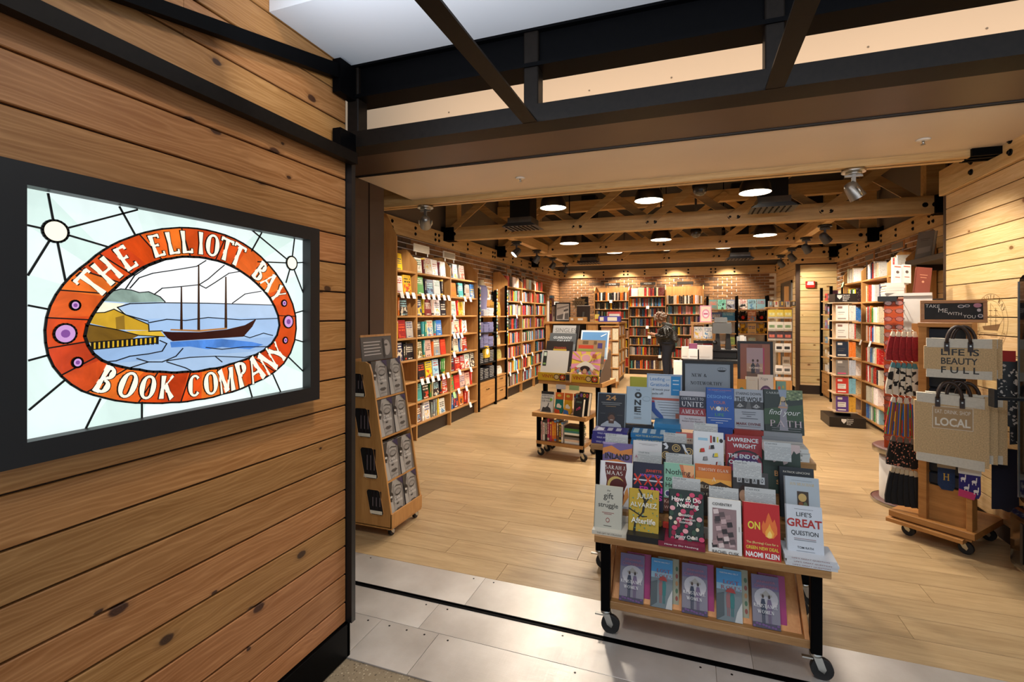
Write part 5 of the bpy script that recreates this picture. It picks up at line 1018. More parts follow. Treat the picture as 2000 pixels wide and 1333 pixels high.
stand('grey hardback with a strip of wolf eyes', 1433, 1490, 761, Y4-.01, .235, .03, '9fa4ac', [('T', 'STARING DOWN', .5, .89, .86, '16171a', {'hh': .065, 'b': .03}), ('T', 'THE WOLF', .5, .755, .90, '16171a', {'hh': .115, 'b': .06}), ('R', 0, .52, 1, .70, '2c2c2e'), ('P', [(.08, .57), (.2, .66), (.34, .58), (.2, .55)], '8a8a8a'), ('E', .21, .605, .05, .032, 'b9b9b6'), ('E', .21, .605, .025, .018, '101012'), ('P', [(.62, .57), (.76, .65), (.9, .58), (.76, .54)], '8a8a8a'), ('E', .76, .60, .05, .032, 'b9b9b6'), ('E', .76, .60, .025, .018, '101012'), ('P', [(.4, .52), (.6, .52), (.54, .70), (.46, .70)], '565656')]+[('R', .5-q, .44-.05*i, .5+q, .452-.05*i, '4a4e54') for i, q in enumerate((.24, .22, .08, .30))]+[('T', 'MARK DIVINE', .48, .165, .82, '6a2428', {'hh': .06, 'b': .02}), ('R', .1, .10, .88, .107, '6a6e74')])
stand('dark green hardback with a woman in a garden', 1491, 1567, 762, Y4-.02, .245, .032, '1d2a22', [('P', [(.0, .55), (1, .68), (1, .3), (0, .2)], '2f4a2c'), ('P', [(.4, 1), (1, 1), (1, .8), (.7, .76), (.5, .84)], '6a7a52'), ('P', [(.38, 1), (.60, 1), (.58, .82), (.42, .84)], '8a96a8')]+[('E', .6+.38*((i*.37) % 1), .78+.2*((i*.53) % 1), .03, .015, ['8a9a68', '4a5a3a', 'a8b088'][i % 3]) for i in range(16)]+[('P', [(.38, .08), (.60, .08), (.56, .5), (.60, .56), (.62, .66), (.54, .72), (.44, .72), (.38, .64), (.42, .54), (.41, .5)], '8a8690'), ('P', [(.36, .58), (.6, .58), (.6, .62), (.37, .62)], 'b0866a'), ('E', .49, .78, .055, .05, 'c09a7c'), ('P', [(.42, .72), (.44, .83), (.5, .85), (.55, .82), (.56, .72), (.6, .64), (.55, .64), (.55, .76), (.45, .76), (.44, .64), (.40, .66)], 'c2a878'), ('F', 'CARRIE', .24, .92, .34, 'c2c8c4', {'hh': .05}), ('T', 'find your', .52, .47, .80, 'd2d4d0', {'sh': .35, 'b': 0}), ('F', 'PATH', .54, .235, .80, 'b9a8ac', {'hh': .15}), ('R', .18, .13, .92, .138, '9a9a9a'), ('R', .18, .08, .9, .088, '9a9a9a')])
# ---- notices at the back of the tall table
def notice(label, name, u0, u1, vt, vb, Y, frame, panel, prints, bw=.012, tilt=.08, cat='sign', th=.018):
    a, b = atY(u0, vt, Y), atY(u1, vb, Y); w = b.x-a.x; zt = atY((u0+u1)/2, vt, Y).z; h = (atY((u0+u1)/2, vt, Y).z-atY((u0+u1)/2, vb, Y).z)
    o = tag(link(name, None, None, (a.x, Y, zt-h), (-tilt, 0, 0)), label, cat)
    fm = M().box(0, w, 0, th, 0, bw).box(0, w, 0, th, h-bw, h).box(0, bw, 0, th, bw, h-bw).box(w-bw, w, 0, th, bw, h-bw)
    obj('frame', fm, frame, o); p = obj('panel', M().box(bw*.8, w-bw*.8, .006, th-.002, bw*.8, h-bw*.8), panel, o); printed(o, w, h, .006, prints)
    obj('easel_leg', M().prism([(th, h*.7), (th+.004, h*.7), (th+.10, .002), (th+.09, .002)], 'X', w*.45, w*.55), BLKSAT, o); return o
notice('black framed grey NEW & NOTEWORTHY notice at the back of the tall table', 'framed_sign', 1332, 1433, 706, 808, 3.30, BLKSAT, pm('8f979f'), [('F', 'NEW &', .34, .72, .30, '16181c', {'hh': .07, 'tk': .19, 'tn': .08}), ('F', 'NOTEWORTHY', .48, .57, .62, '16181c', {'hh': .07, 'tk': .19, 'tn': .08}), ('E', .78, .84, .09, .045, '4a5058'), ('E', .78, .84, .083, .039, '8f979f'), ('P', [(.70, .83), (.86, .835), (.83, .80), (.73, .80)], '1c1e22'), ('R', .75, .84, .755, .88, '1c1e22'), ('R', .79, .84, .795, .88, '1c1e22')], bw=.018)
notice('light blue gratitude notice with a sock picture on the tall table', 'notice_board', 1263, 1332, 732, 822, 3.22, pm('9fb4cf'), pm('c3cedc'), [('R', .05, .05, .95, .96, 'cdd6e0'), ('T', 'Leading', .30, .88, .42, '2f78b8', {'b': .01}), ('T', 'with', .60, .88, .12, '6f9fc8'), ('T', 'Gratitude', .37, .77, .54, '2f78b8', {'b': .01}), ('T', "will knock your", .38, .655, .56, '24282c', {'b': .01}), ('T', 'socks off!', .3, .575, .34, '24282c', {'b': .01}), ('R', .69, .55, .96, .96, '2a8cc8'), ('R', .74, .86, .91, .88, 'e0ecf4'), ('R', .74, .78, .91, .80, 'e0ecf4'), ('R', .74, .66, .91, .67, 'e0ecf4'), ('R', .05, .435, .95, .485, 'c86a58')]+[('R', .3+.03*i, .385-.055*i, .92, .393-.055*i, '6a7078') for i in range(6)]+[('P', [(.12, .42), (.22, .42), (.25, .26), (.46, .10), (.48, .05), (.40, .03), (.28, .08), (.14, .2)], '3f5fa8'), ('P', [(.12, .42), (.22, .42), (.22, .38), (.12, .38)], 'b03a58'), ('R', .82, .06, .95, .16, 'c0705a')], bw=.006)
pbook('yellow-green book behind the gratitude notice', (atY(1231, 745, 3.38).x, 3.36, .915), (-.05, 0, 0), .11, .165, .025, 'b6b23a', [])
for i in range(2): flat(['lower', 'upper'][i]+' of two cream books lying behind the gold 24 book', -.535+.01*i, 3.26, .74+.034*i, .15, .22, .033, 'c9bfae')
flat('blue-edged book lying below the gratitude notice', -.25, 3.20, BT, .1, .2, .05, '5a8fb8')
# ================================================================== BOOK DUMP RACK BY THE ENTRANCE
PLY = wood('plywood', 'a9743c', 'c89254', 'Z', .45, 9, 2.0, .03)
RK = Fr((-1.87, 2.80, 0), PI/2); RW_ = .385
rk = tag(link('display_rack', None, None, RK.p(0, 0, 0), (0, 0, PI/2)), 'plywood book rack on casters with oval side slots beside the cedar wall', 'rack')
prof = [(0, .07), (0, .15), (.155, 1.10), (.175, 1.16), (.21, 1.175), (.46, 1.175), (.46, .07)]
def slot_pts(i):
    y0 = [.205, .155, .105, .06][i]; z0 = [.93, .66, .385, .145][i]; hh = [.165, .20, .21, .17][i]; w = .11; sl = .13*hh/.2*.25; r = .022; o = []
    for cx, cz, a0 in ((y0+w-r, z0+r, -90), (y0+w-r+sl, z0+hh-r, 0), (y0+r+sl, z0+hh-r, 90), (y0+r, z0+r, 180)):
        o += [(cx+r*math.cos(math.radians(a0+k*22.5)), cz+r*math.sin(math.radians(a0+k*22.5))) for k in range(5)]
    return o
for sx in (0, RW_-.014):
    sp = obj('side_panel', M().prism(prof, 'X', sx, sx+.014), PLY, rk)
    if sx == 0:
        for i in range(4):
            pts = slot_pts(i); obj('slot', M().prism(pts, 'X', -.0012, .0), mat('slot_dark', '080707', .7), sp)
            c = [min(p[0] for p in pts), max(p[0] for p in pts), min(p[1] for p in pts), max(p[1] for p in pts)]
            rim = M().tube([(-.001, p[0], p[1]) for p in pts], .003, 5, closed=True); obj('slot_rim', rim, PLY, sp)
            for k in range(3):
                y0 = c[0]+.018+k*.028
                obj('slot_book', M().cbox(-.003, -.0012, y0, y0+.022, c[2]+.035, c[3]-.008, .0006, axis='Z'), mat('slot_spine', '1b1416', .4), sp)
                obj('slot_print', M().box(-.0034, -.003, y0+.008, y0+.013, c[2]+.06, c[3]-.05), pm('7d6f72'), sp)
            obj('slot_pages', M().box(-.0025, -.0012, c[0]+.012, c[1]-.03, c[2]+.008, c[2]+.03), PAGES, sp)
obj('back_board', M().box(.014, RW_-.014, .44, .452, .07, 1.17), PLY, rk)
pz = [.115, .375, .665, .93]
for i, z in enumerate(pz):
    yf = .155*(z-.15)/.95
    obj('shelf', M().box(.014, RW_-.014, yf+.006, .44, z-.016, z-.004), PLY, rk)
    if i == 0: obj('front_lip', M().box(.0, RW_, -.006, .006, .075, .165), PLY, rk)
obj('base', M().box(0, RW_, 0, .46, .06, .075), PLY, rk)
for x, y in ((.04, .04), (RW_-.04, .04), (.04, .42), (RW_-.04, .42)): caster(rk, x, y, .06, .024, False)
faceP = [('R', 0, 0, 1, 1, '98948f'), ('P', [(0, 1), (.34, 1), (.2, .75), (.17, .5), (.12, 0), (0, 0)], '353332'), ('P', [(.30, .30), (.20, .55), (.26, .85), (.42, .92), (.36, .6)], '7d7975'), ('P', [(.86, 1), (1, 1), (1, 0), (.80, 0), (.90, .4)], '6d6966'), ('E', .62, .655, .25, .10, '75716d'), ('E', .63, .655, .17, .06, '8d8985'),
         ('P', [(.40, .64), (.50, .605), (.64, .595), (.80, .63), (.84, .66), (.78, .60), (.64, .565), (.48, .58)], '1d1b1b'), ('P', [(.38, .80), (.56, .85), (.88, .81), (.90, .78), (.58, .82)], '3d3a39'), ('P', [(.40, .60), (.46, .40), (.42, .35), (.60, .335), (.64, .40), (.54, .43), (.50, .58)], '7a7672'), ('E', .50, .355, .07, .02, '2f2d2c'),
         ('P', [(.36, .21), (.48, .25), (.56, .24), (.66, .25), (.80, .205), (.62, .15), (.48, .16)], '524d4b'), ('P', [(.36, .208), (.80, .204), (.6, .19)], '211f1f'), ('E', .58, .09, .2, .03, '7f7b77'), ('P', [(.0, .5), (.2, .46), (.32, .0), (.0, 0)], 'a5a19c'), ('P', [(.19, .46), (.2, .46), (.32, 0), (.30, 0)], '4f4b49'), ('E', .13, .63, .13, .10, '1d1b1c'),
         ('T', 'My', .14, .60, .16, 'dcdad6', {'b': .02}), ('T', 'Dark', .52, .53, .34, 'd5d2ce', {'b': 0}), ('T', 'Vanessa', .56, .44, .56, 'd5d2ce', {'b': 0}), ('T', 'A NOVEL', .6, .06, .4, 'c2bebb', {'b': 0}), ('P', [(.62, 1), (1, 1), (1, .8)], '2c2348')]
faceB = None
for i, z in enumerate(pz):
    yf = .155*(z-.15)/.95
    for j in range(2):
        p = RK.p(.018+j*.176, yf+.012-.004*j, z-.002); lb = f"grey close-up face book, {['left', 'right'][j]} of the {['lowest', 'second', 'third', 'top'][i]} rack pocket"
        if faceB is None:
            faceB = pbook(lb, p, (-.15, 0, PI/2), .170, .25, .026, '3a3437', faceP, group='identical face-cover books in the rack')
        else: dup(faceB, p, (-.15, 0, PI/2+.03*(j-.5)), lb); NBOOK[0] += 1
    for j in range(2):
        o = link('book', FCB, None, RK.p(.022+j*.174, yf+.055, z+.002), (-.15, 0, PI/2), (.165, .05, .228)); o.color = lin('cfc9bd'); NBOOK[0] += 1
        tag(o, f"second copy behind the {['left', 'right'][j]} face book of the {['lowest', 'second', 'third', 'top'][i]} rack pocket", 'book', 'copies behind the face books')
hb = tag(obj('rack_header', M().box(0, RW_-.02, 0, .004, 0, .17), pm('4a4746'), None, RK.p(.01, .24, 1.17), (-.1, 0, PI/2)), 'dark header card with small white text on top of the plywood rack', 'sign')
obj('header_rail', M().box(0, RW_-.02, -.002, .008, .17, .185), PLY, hb)
printed(hb, RW_-.02, .17, 0, [('R', .02, .04, .98, .96, '565250')]+[('R', .08, .76-.13*i, .62-.04*(i % 2), .80-.13*i, 'bdb8b4') for i in range(5)]+[('E', .82, .5, .12, .34, '9a9591'), ('E', .80, .62, .05, .05, '3a3736'), ('P', [(.7, .1), (.76, .1), (.74, .9), (.68, .9)], '2c2a2a')])
# ================================================================== CLOTHING AND GIFT UNIT ON THE LEFT WALL
CU = FL(6.91)
cu = tag(link('clothing_unit', None, None, CU.p(0, 0, 0), (0, 0, PI/2)), 'black framed shelf unit with folded shirts and wooden drawers on the left wall', 'shelf unit')
for x in (0, .70, 1.20): obj('post', M().box(x-.02, x+.02, -.01, .03, 0, 1.90 if x < 1 else 2.0), BLACK, cu); obj('post', M().box(x-.02, x+.02, .24, .27, 0, 1.90), BLACK, cu)
CUZ = [.47, .73, .975, 1.21, 1.47]
for z in CUZ:
    obj('shelf', M().box(.02, .68, .0, .26, z-.02, z), BLKSAT if z < 1.3 else CASEX, cu); obj('shelf', M().box(.72, 1.18, .0, .26, z-.02, z), CASEX, cu)
obj('back_board', M().box(.0, 1.2, .262, .27, .1, 1.75), CASEW, cu)
for x0, x1 in ((.02, .68), (.72, 1.18)):
    obj('drawer_box', M().box(x0, x1, .03, .26, .03, .445), CASEX, cu)
    for z0, z1 in ((.05, .23), (.24, .435)) if x0 > .5 else ((.05, .435),):
        dr = obj('drawer', M().cbox(x0+.005, x1-.005, .01, .03, z0, z1, .002, axis='X'), CASEX, cu)
        obj('handle', M().tube([((x0+x1)/2-.05, .01, (z0+z1)/2+.06), ((x0+x1)/2-.04, -.012, (z0+z1)/2+.06), ((x0+x1)/2+.04, -.012, (z0+z1)/2+.06), ((x0+x1)/2+.05, .01, (z0+z1)/2+.06)], .005, 6), BLACK, dr)
def folded(hexa, hexb, w, d, t):
    m = M(); n = 8
    pts = [(-.0, .1*t), (.012, 0), (w-.012, 0), (w, .1*t), (w+.004, t*.5), (w, t*.9), (w-.012, t), (.012, t), (0, t*.9), (-.004, t*.5)]
    m.prism(pts, 'Y', 0, d, sm=True); m.prism([(.01, t*.42), (w-.01, t*.42), (w-.01, t*.58), (.01, t*.58)], 'Y', -.002, .004, 1); return m.mesh('folded_shirt', [mat('cloth_'+hexa, hexa, .9), mat('cloth_'+hexb, hexb, .9)])
FS = {'lav': folded('7d7ca6', '3a3a52', .17, .22, .026), 'blk': folded('26242a', 'd8d4cc', .17, .22, .026), 'wht': folded('d8d6d8', '4a4a58', .17, .22, .026)}
col_n = {'lav': 'lavender', 'blk': 'black-and-white', 'wht': 'pale'}
for (z, row_) in ((CUZ[4], (('lav', 3, 0), ('wht', 4, 0), ('wht', 5, 0))), (CUZ[3], (('lav', 6, 0), ('lav', 5, 0), ('lav', 6, 1))), (CUZ[2], (('lav', 6, 0), ('lav', 8, 0), ('lav', 6, 0))), (CUZ[1], (('blk', 6, 0), ('blk', 3, 0), ('blk', 7, 0))), (CUZ[0], (('blk', 7, 0), ('blk', 6, 0), ('blk', 7, 0)))):
    for c, (kk, n, _) in enumerate(row_):
        for i in range(n):
            o = link('folded_shirt', FS[kk], None, CU.p(.045+c*.215+rnd.uniform(-.004, .004), .02+rnd.uniform(0, .01), z+.001+i*.0265), (0, 0, PI/2))
            tag(o, f"{col_n[kk]} folded shirt, {ORD[n-i]} from top, {['left', 'middle', 'right'][c]} pile, {ORD[CUZ[::-1].index(z)+1]} clothing shelf down", 'shirt', 'folded shirts in the black unit')
# shirt on a torso form above the shelves
ms = tag(link('dress_form', None, None, CU.p(.36, .13, 1.49), (0, 0, PI/2)), 'headless torso form wearing a lavender shirt above the folded clothes', 'mannequin')
tp = [(.0, .125, .085), (.06, .13, .09), (.16, .12, .085), (.26, .135, .095), (.36, .15, .10), (.43, .15, .09), (.47, .12, .075), (.50, .07, .06)]
def torso(tp, x0=0, n=24):
    m = M(); vs = []
    for z, rx, ry in tp:
        for i in range(n): a = 2*PI*i/n; vs.append((rx*math.copysign(abs(math.cos(a))**.8, math.cos(a)), ry*math.sin(a), z))
    k = len(tp); return m.add(vs, [(j*n+i, j*n+(i+1) % n, (j+1)*n+(i+1) % n, (j+1)*n+i) for j in range(k-1) for i in range(n)]+[list(range(n))[::-1], [(k-1)*n+i for i in range(n)]], 0, True)
obj('shirt', torso(tp[:7]), mat('lavender_cloth', '8e8db8', .9), ms)
obj('neck', torso([(.465, .115, .07), (.49, .075, .06), (.53, .055, .05), (.56, .055, .05)]), mat('form_linen', 'd9c9a8', .8), ms)
for s in (-1, 1): obj('sleeve', M().tube([(s*.13, 0, .43), (s*.18, -.01, .38), (s*.20, -.02, .28)], [.05, .055, .05], 12), mat('form_sleeve', 'cdbf9f', .85), ms)
obj('stand_block', M().box(-.1, .1, -.06, .06, -.018, .0), CASEX, ms)
# bead strands on the posts
for i, x in enumerate((0, .70, 1.20)):
    s = tag(link('bead_strand', None, None, CU.p(x, -.018, 1.0), (0, 0, PI/2)), f"string of white, green and yellow glass floats on the {['first', 'middle', 'last'][i]} black post", 'beads', 'bead strands on the black posts')
    for k in range(15): obj('bead', M().ball((0, 0, .0), .013, .013, .022, 8, 6), mat('bead_'+['e9e6da', '6f9f78', 'd9b040', 'e9e6da', '7fa8a8'][k % 5], ['e9e6da', '6f9f78', 'd9b040', 'e9e6da', '7fa8a8'][k % 5], .25), s, (0, 0, .9-.055*k))
# gifts on the right half of the unit
def soft_bag(label, loc, rz, w, h, d, hexc, name='gift_pouch', cat='pouch', spots=None):
    t = tag(link(name, None, None, loc, (0, 0, rz)), label, cat); m = M()
    prf = [(-w*.5, 0), (-w*.52, h*.3), (-w*.42, h*.75), (-w*.28, h), (w*.28, h*.97), (w*.42, h*.75), (w*.52, h*.3), (w*.5, 0)]
    obj('body', m.prism(prf, 'Y', 0, d, sm=False), mat('gift_'+hexc, hexc, .8, 0, .25, 30), t)
    if spots: obj('print', M().prism(ellp(0, h*.5, w*.28, h*.25), 'Y', -.002, 0), mat('gift_'+spots, spots, .6), t)
    obj('tie', M().tube([(-w*.12, -.004, h*.86), (0, -.012, h*.84), (w*.12, -.004, h*.86)], .005, 6), pm('c9b890'), t); return t
soft_bag('yellow patterned pouch with white print among black shirts', CU.p(.33, .0, CUZ[1]+.075), PI/2, .19, .19, .05, 'd0a82a', spots='dfe6ea')
soft_bag('gold plush animal sitting on the top gift shelf', CU.p(.93, .06, CUZ[4]+.001), PI/2, .26, .24, .10, 'c9973f', 'plush_toy', 'plush toy')
soft_bag('dark souvenir bundle on the gift shelf below the plush', CU.p(.90, .06, CUZ[3]+.001), PI/2, .22, .15, .10, '3a2320', 'gift_bundle', 'gift')
soft_bag('cream wooden puzzle pieces on the middle gift shelf', CU.p(.92, .06, CUZ[2]+.001), PI/2, .26, .17, .09, 'cdb58a', 'wooden_gift', 'gift')
soft_bag('yellow and green sock bundle on the gift shelf', CU.p(.95, .06, CUZ[1]+.001), PI/2, .30, .17, .10, 'a9a05a', 'sock_bundle', 'gift')
soft_bag('white folded tea towels on the lowest gift shelf', CU.p(.95, .06, CUZ[0]+.001), PI/2, .34, .14, .10, 'd6d2c8', 'tea_towel', 'towel')
# ================================================================== RECORD AND SOCK CART
RC = Fr((-1.56, 5.0, 0), -.15)
rc = tag(link('record_cart', None, None, RC.p(0, 0, 0), (0, 0, -.15)), 'nested wheeled wood and black steel tables carrying vinyl records', 'display cart')
def rcp(n, m, mt): return obj(n, m, mt, rc)
for nm, x0, x1, y0, y1, zt, low in (('low', 0, .56, 0, .36, .46, .16), ('tall', .0, .68, .16, .60, .79, None)):
    rcp('table_top', M().cbox(x0-.02, x1+.02, y0-.02, y1+.02, zt-.045, zt, .003, axis='X'), CASEX)
    for lx in (x0+.02, x1-.06):
        for ly in (y0+.01, y1-.05): rcp('leg', M().box(lx, lx+.04, ly, ly+.04, .09, zt-.045), BLACK); caster(rc, lx+.02, ly+.02, .09, .036, False)
    if low: rcp('shelf', M().cbox(x0+.02, x1-.02, y0+.0, y1-.0, low-.035, low, .003, axis='X'), CASEX)
for i, c in enumerate('pwkrrooekw'):
    wd = .021+.004*(i % 3); o = link('book', SPB, None, RC.p(.055+i*.0265, .03, .161), (0, 0, -.15), (wd, .14, .20+.012*((i*5) % 4))); o.color = lin({'r': 'b8305a'}.get(c, PAL[c][1])); NBOOK[0] += 1
    tag(o, f"{'magenta' if c == 'r' else PAL[c][0]} book, {ORD[i+1]} from left on the bottom shelf of the record cart", 'book', 'books on the record cart')
for i, c in enumerate('wcskwtgk'):
    flat(f"{PAL[c][0]} book lying {ORD[8-i]} from top in the record cart's bottom pile", RC.p(.33, .03, 0).x, RC.p(.33, .03, 0).y, .161+i*.0225, .15, .185-.006*(i % 3), .022, jit(PAL[c][1], rnd), yaw=-.15)
def rstand(label, x, y, z, w, h, t, hexc, pr, tilt=.2, yaw=0, **k): return pbook(label, RC.p(x, y, z), (-tilt, 0, -.15+yaw), w, h, t, hexc, pr, group='goods on the record cart', **k)
rstand('white paperback with black stacked title and a guitar on the record cart', .05, .03, .462, .145, .22, .028, 'cfcfca', [('R', 0, .86, 1, 1, '24262a'), ('T', 'EVERYBODY', .5, .79, .84, '202226', {'b': .02}), ('T', 'LOVES', .42, .66, .66, '202226', {'hh': .09, 'b': .03}), ('T', 'OUR TOWN', .46, .53, .76, '202226', {'hh': .08, 'b': .02}), ('E', .82, .62, .1, .07, '7fb03a'), ('P', [(.1, .02), (.9, .02), (.8, .2), (.55, .3), (.4, .22), (.2, .24)], '3a3d40'), ('P', [(.55, .3), (.62, .46), (.68, .46), (.62, .28)], '3a3d40')], hard=False)
def sock_pack(label, x, y, z, c1, c2, fr=RC, yaw=0):
    t = tag(link('sock_pack', None, None, fr.p(x, y, z), (-.12, 0, fr.rz+yaw)), label, 'socks', 'packed patterned socks')
    obj('sock', M().prism([(0, .0), (.075, 0), (.09, .03), (.085, .15), (.085, .165), (.005, .165), (.0, .06)], 'Y', 0, .02), mat('sock_'+c1, c1, .9, 0, .15, 40), t)
    obj('toe', M().prism([(0, 0), (.06, 0), (.05, .035), (.0, .045)], 'Y', -.002, .0), mat('sock_'+c2, c2, .9), t)
    obj('motif', M().prism([(.02, .06), (.07, .055), (.075, .08), (.06, .085), (.05, .1), (.03, .1), (.02, .085)], 'Y', -.0025, .0), mat('sock_w', 'e4dfd2', .9), t)
    obj('band', M().box(.004, .088, -.003, .022, .145, .215), mat('sock_band', 'd2641e', .6), t); obj('band_print', M().prism(ellp(.046, .185, .022, .014), 'Y', -.004, -.003), pm('d8c24a'), t); return t
sock_pack('teal car-print sock pack with orange band on the record cart', .215, .04, .462, '1f7a70', 'c8502a'); sock_pack('yellow car-print sock pack with orange band on the record cart', .315, .04, .462, 'd9a51e', '3a6ab0', yaw=-.1)
for i, c in enumerate(('4a3a80', '2f7a8a', '3a2a50')): o = link('book', SPB, None, RC.p(.40+i*.022, .12, .462), (0, 0, -.15), (.02, .12, .2)); o.color = lin(c); NBOOK[0] += 1; tag(o, ['violet', 'teal-blue', 'dark plum'][i]+' slim book behind the socks on the record cart', 'book', 'goods on the record cart')
rstand('black notebook with a pink car outline leaning on the record cart', .44, .0, .462, .105, .18, .04, '1c1d20', [('T', 'DRIVE', .5, .8, .6, '6a8a80'), ('P', [(.25, .3), (.7, .42), (.74, .52), (.6, .56), (.5, .5), (.26, .40)], 'b8406a'), ('P', [(.3, .34), (.66, .44), (.66, .48), (.3, .38)], '1c1d20')], yaw=-.25)
rstand('white book with round colour dots standing behind the black notebook', .46, .06, .462, .12, .24, .05, '22201f', [('E', .2, .85, .12, .08, '7a4a9a'), ('E', .5, .85, .12, .08, 'd0b030'), ('E', .8, .85, .12, .08, 'c03a30'), ('E', .5, .85, .06, .04, '22201f'), ('E', .8, .85, .06, .04, '22201f')], yaw=-.25)
for i, (x, c) in enumerate(((.19, 'd6d8d4'), (.34, 'a9c98a'))): tag(obj('shelf_card', M().box(0, .11, 0, .002, 0, .05), pm(c), None, RC.p(x, .135, .70), (-.1, 0, -.15)), ['white', 'pale green'][i]+' blank card hanging under the record shelf', 'card')
# record bins
LPS = .315
def lp_bin(label, x, tag_l):
    t = tag(link('record_bin', None, None, RC.p(x, .10, .79), (0, 0, -.15)), label, 'record bin', 'record bins')
    BR = mat('bin_board', '5a4636', .6)
    obj('base', M().box(0, .335, .02, .36, 0, .012), BR, t)
    for s in (0, .33): obj('side', M().prism([(.02, .0), (.36, 0), (.40, .30), (.36, .33), (.06, .10)], 'X', s, s+.008), BR, t)
    obj('label_strip', M().box(.0, .335, .0, .006, .0, .085), pm('d8b02a'), t)
    printed(t, .335, .085, 0, [('T', 'VINYL', .36, .55, .42, 'a83a22', {'hh': .42, 'b': .03}), ('E', .66, .5, .10, .36, '5a3a2a'), ('E', .66, .5, .075, .27, 'd8c08a'), ('R', .76, .1, .96, .85, '2a2622'), ('E', .86, .5, .085, .32, 'c8502a'), ('E', .86, .5, .03, .12, 'e8d8b0')]); return t
def lp(label, x, y, z, hexc, pr, tilt=.28, yaw=0):
    o = obj('vinyl_record', M().box(0, LPS, 0, .004, 0, LPS), pm(hexc), None, RC.p(x, y, z), (-tilt, 0, -.15+yaw)); tag(o, label, 'record', 'vinyl records in the bins'); obj('sleeve_edge', M().box(.002, LPS-.002, .004, .007, .002, LPS-.002), pm('d8d4cc'), o); printed(o, LPS, LPS, 0, pr); return o
lp_bin('left record bin with a yellow label strip', -.01, 0); lp_bin('right record bin with a yellow label strip', .345, 0)
lp('plain pale record sleeve with a black label, front of the left bin', .0, .115, .802, 'c9c4bd', [('R', .06, .45, .2, .97, '2a2f2a'), ('R', .08, .8, .18, .93, 'c8d4c0'), ('R', .08, .5, .18, .56, '7a9a5a')])
lp('dark record sleeve with a gold square behind the pale one', .01, .21, .90, '2b2422', [('R', .28, .2, .78, .72, 'b89a3a'), ('E', .53, .2, .16, .34, '2b2422'), ('T', 'STRANDED', .53, .76, .46, 'b0462a')])
lp('silver-lettered grey record sleeve in the left bin', .015, .29, .985, '55585a', [('P', [(0, .5), (1, .62), (1, .4), (0, .3)], '75797b'), ('T', 'GUARDIANS', .5, .84, .7, 'c9cdd0', {'sh': .2, 'b': .03}), ('T', 'GALAXY', .55, .72, .5, 'c9cdd0', {'sh': .2, 'b': .03})])
lp('light grey record box at the back of the left bin', .02, .37, 1.07, '9a9896', [('T', 'SINGLES', .5, .82, .8, '5a5856', {'b': 0}), ('R', .88, 0, 1, 1, '1e1c1c')])
rays_ = [('P', [(.5, .62), (.5+.9*math.cos(a), .62+.9*math.sin(a)), (.5+.9*math.cos(a+.2), .62+.9*math.sin(a+.2))], 'd48aa8') for a in [i*.4 for i in range(16)]]
def clip01(p): return [(min(1, max(0, x)), min(1, max(0, y))) for x, y in p]
lp('yellow and pink sunray record sleeve, front of the right bin', .355, .115, .802, 'dcb84a', [(a, clip01(b), c) for a, b, c in rays_]+[('E', .5, .78, .2, .16, 'e3c56a'), ('E', .5, .78, .15, .12, 'd9a0a8'), ('P', [(.1, .42), (.3, .6), (.5, .68), (.7, .6), (.9, .42), (.5, .5)], 'd8d0c0')]+[('E', .12+.76*((i*.37) % 1), .26+.2*((i*.53) % 1), .05, .045, ['c98a5a', 'dcd6c8', '6a8a9a', 'b85a4a'][i % 4]) for i in range(18)]+[('E', .5, .42, .17, .10, '2a1c18'), ('E', .5, .34, .07, .08, 'b98a6a'), ('R', .72, .78, .86, .92, 'a85a3a')])
lp('brown shop-front record sleeve behind the sunray one', .365, .23, .92, '9a7a58', [('R', .06, .70, .6, .82, 'b8402a'), ('R', .08, .62, .55, .68, '8a9a4a'), ('R', .74, .72, .9, .9, '4a3a70'), ('R', .0, .2, 1, .45, '6a5a4a'), ('R', .2, .86, .4, .97, '6a5238'), ('R', .6, .86, .7, .97, '6a5238')])
lp('blue sky record sleeve at the back of the right bin', .375, .33, 1.02, 'd6dde2', [('R', .05, .05, .95, .94, '5f8fc0'), ('P', [(.05, .05), (.95, .05), (.95, .4), (.5, .5), (.05, .42)], '9fb8d0'), ('P', [(.7, .8), (.9, .9), (.92, .88), (.74, .78)], 'e6ecf0')])
tag(obj('gift_box', M().cbox(0, .05, 0, .05, 0, .10, .002, axis='Z').box(.005, .045, -.001, 0, .02, .08, 1), [pm('b08a5a'), pm('26262c')], None, RC.p(.333, .05, .79), (0, 0, -.15)), 'small patterned box between the record bins', 'box')
rstand('white boxed book with gold crest behind the record bins', .335, .42, .80, .12, .33, .05, 'd2d0ca', [('R', .2, .85, .8, .88, '4a4644'), ('R', .15, .78, .85, .81, '4a4644'), ('E', .5, .55, .2, .1, '6a3a28'), ('R', .3, .38, .7, .52, 'c09a4a')], tilt=.05)
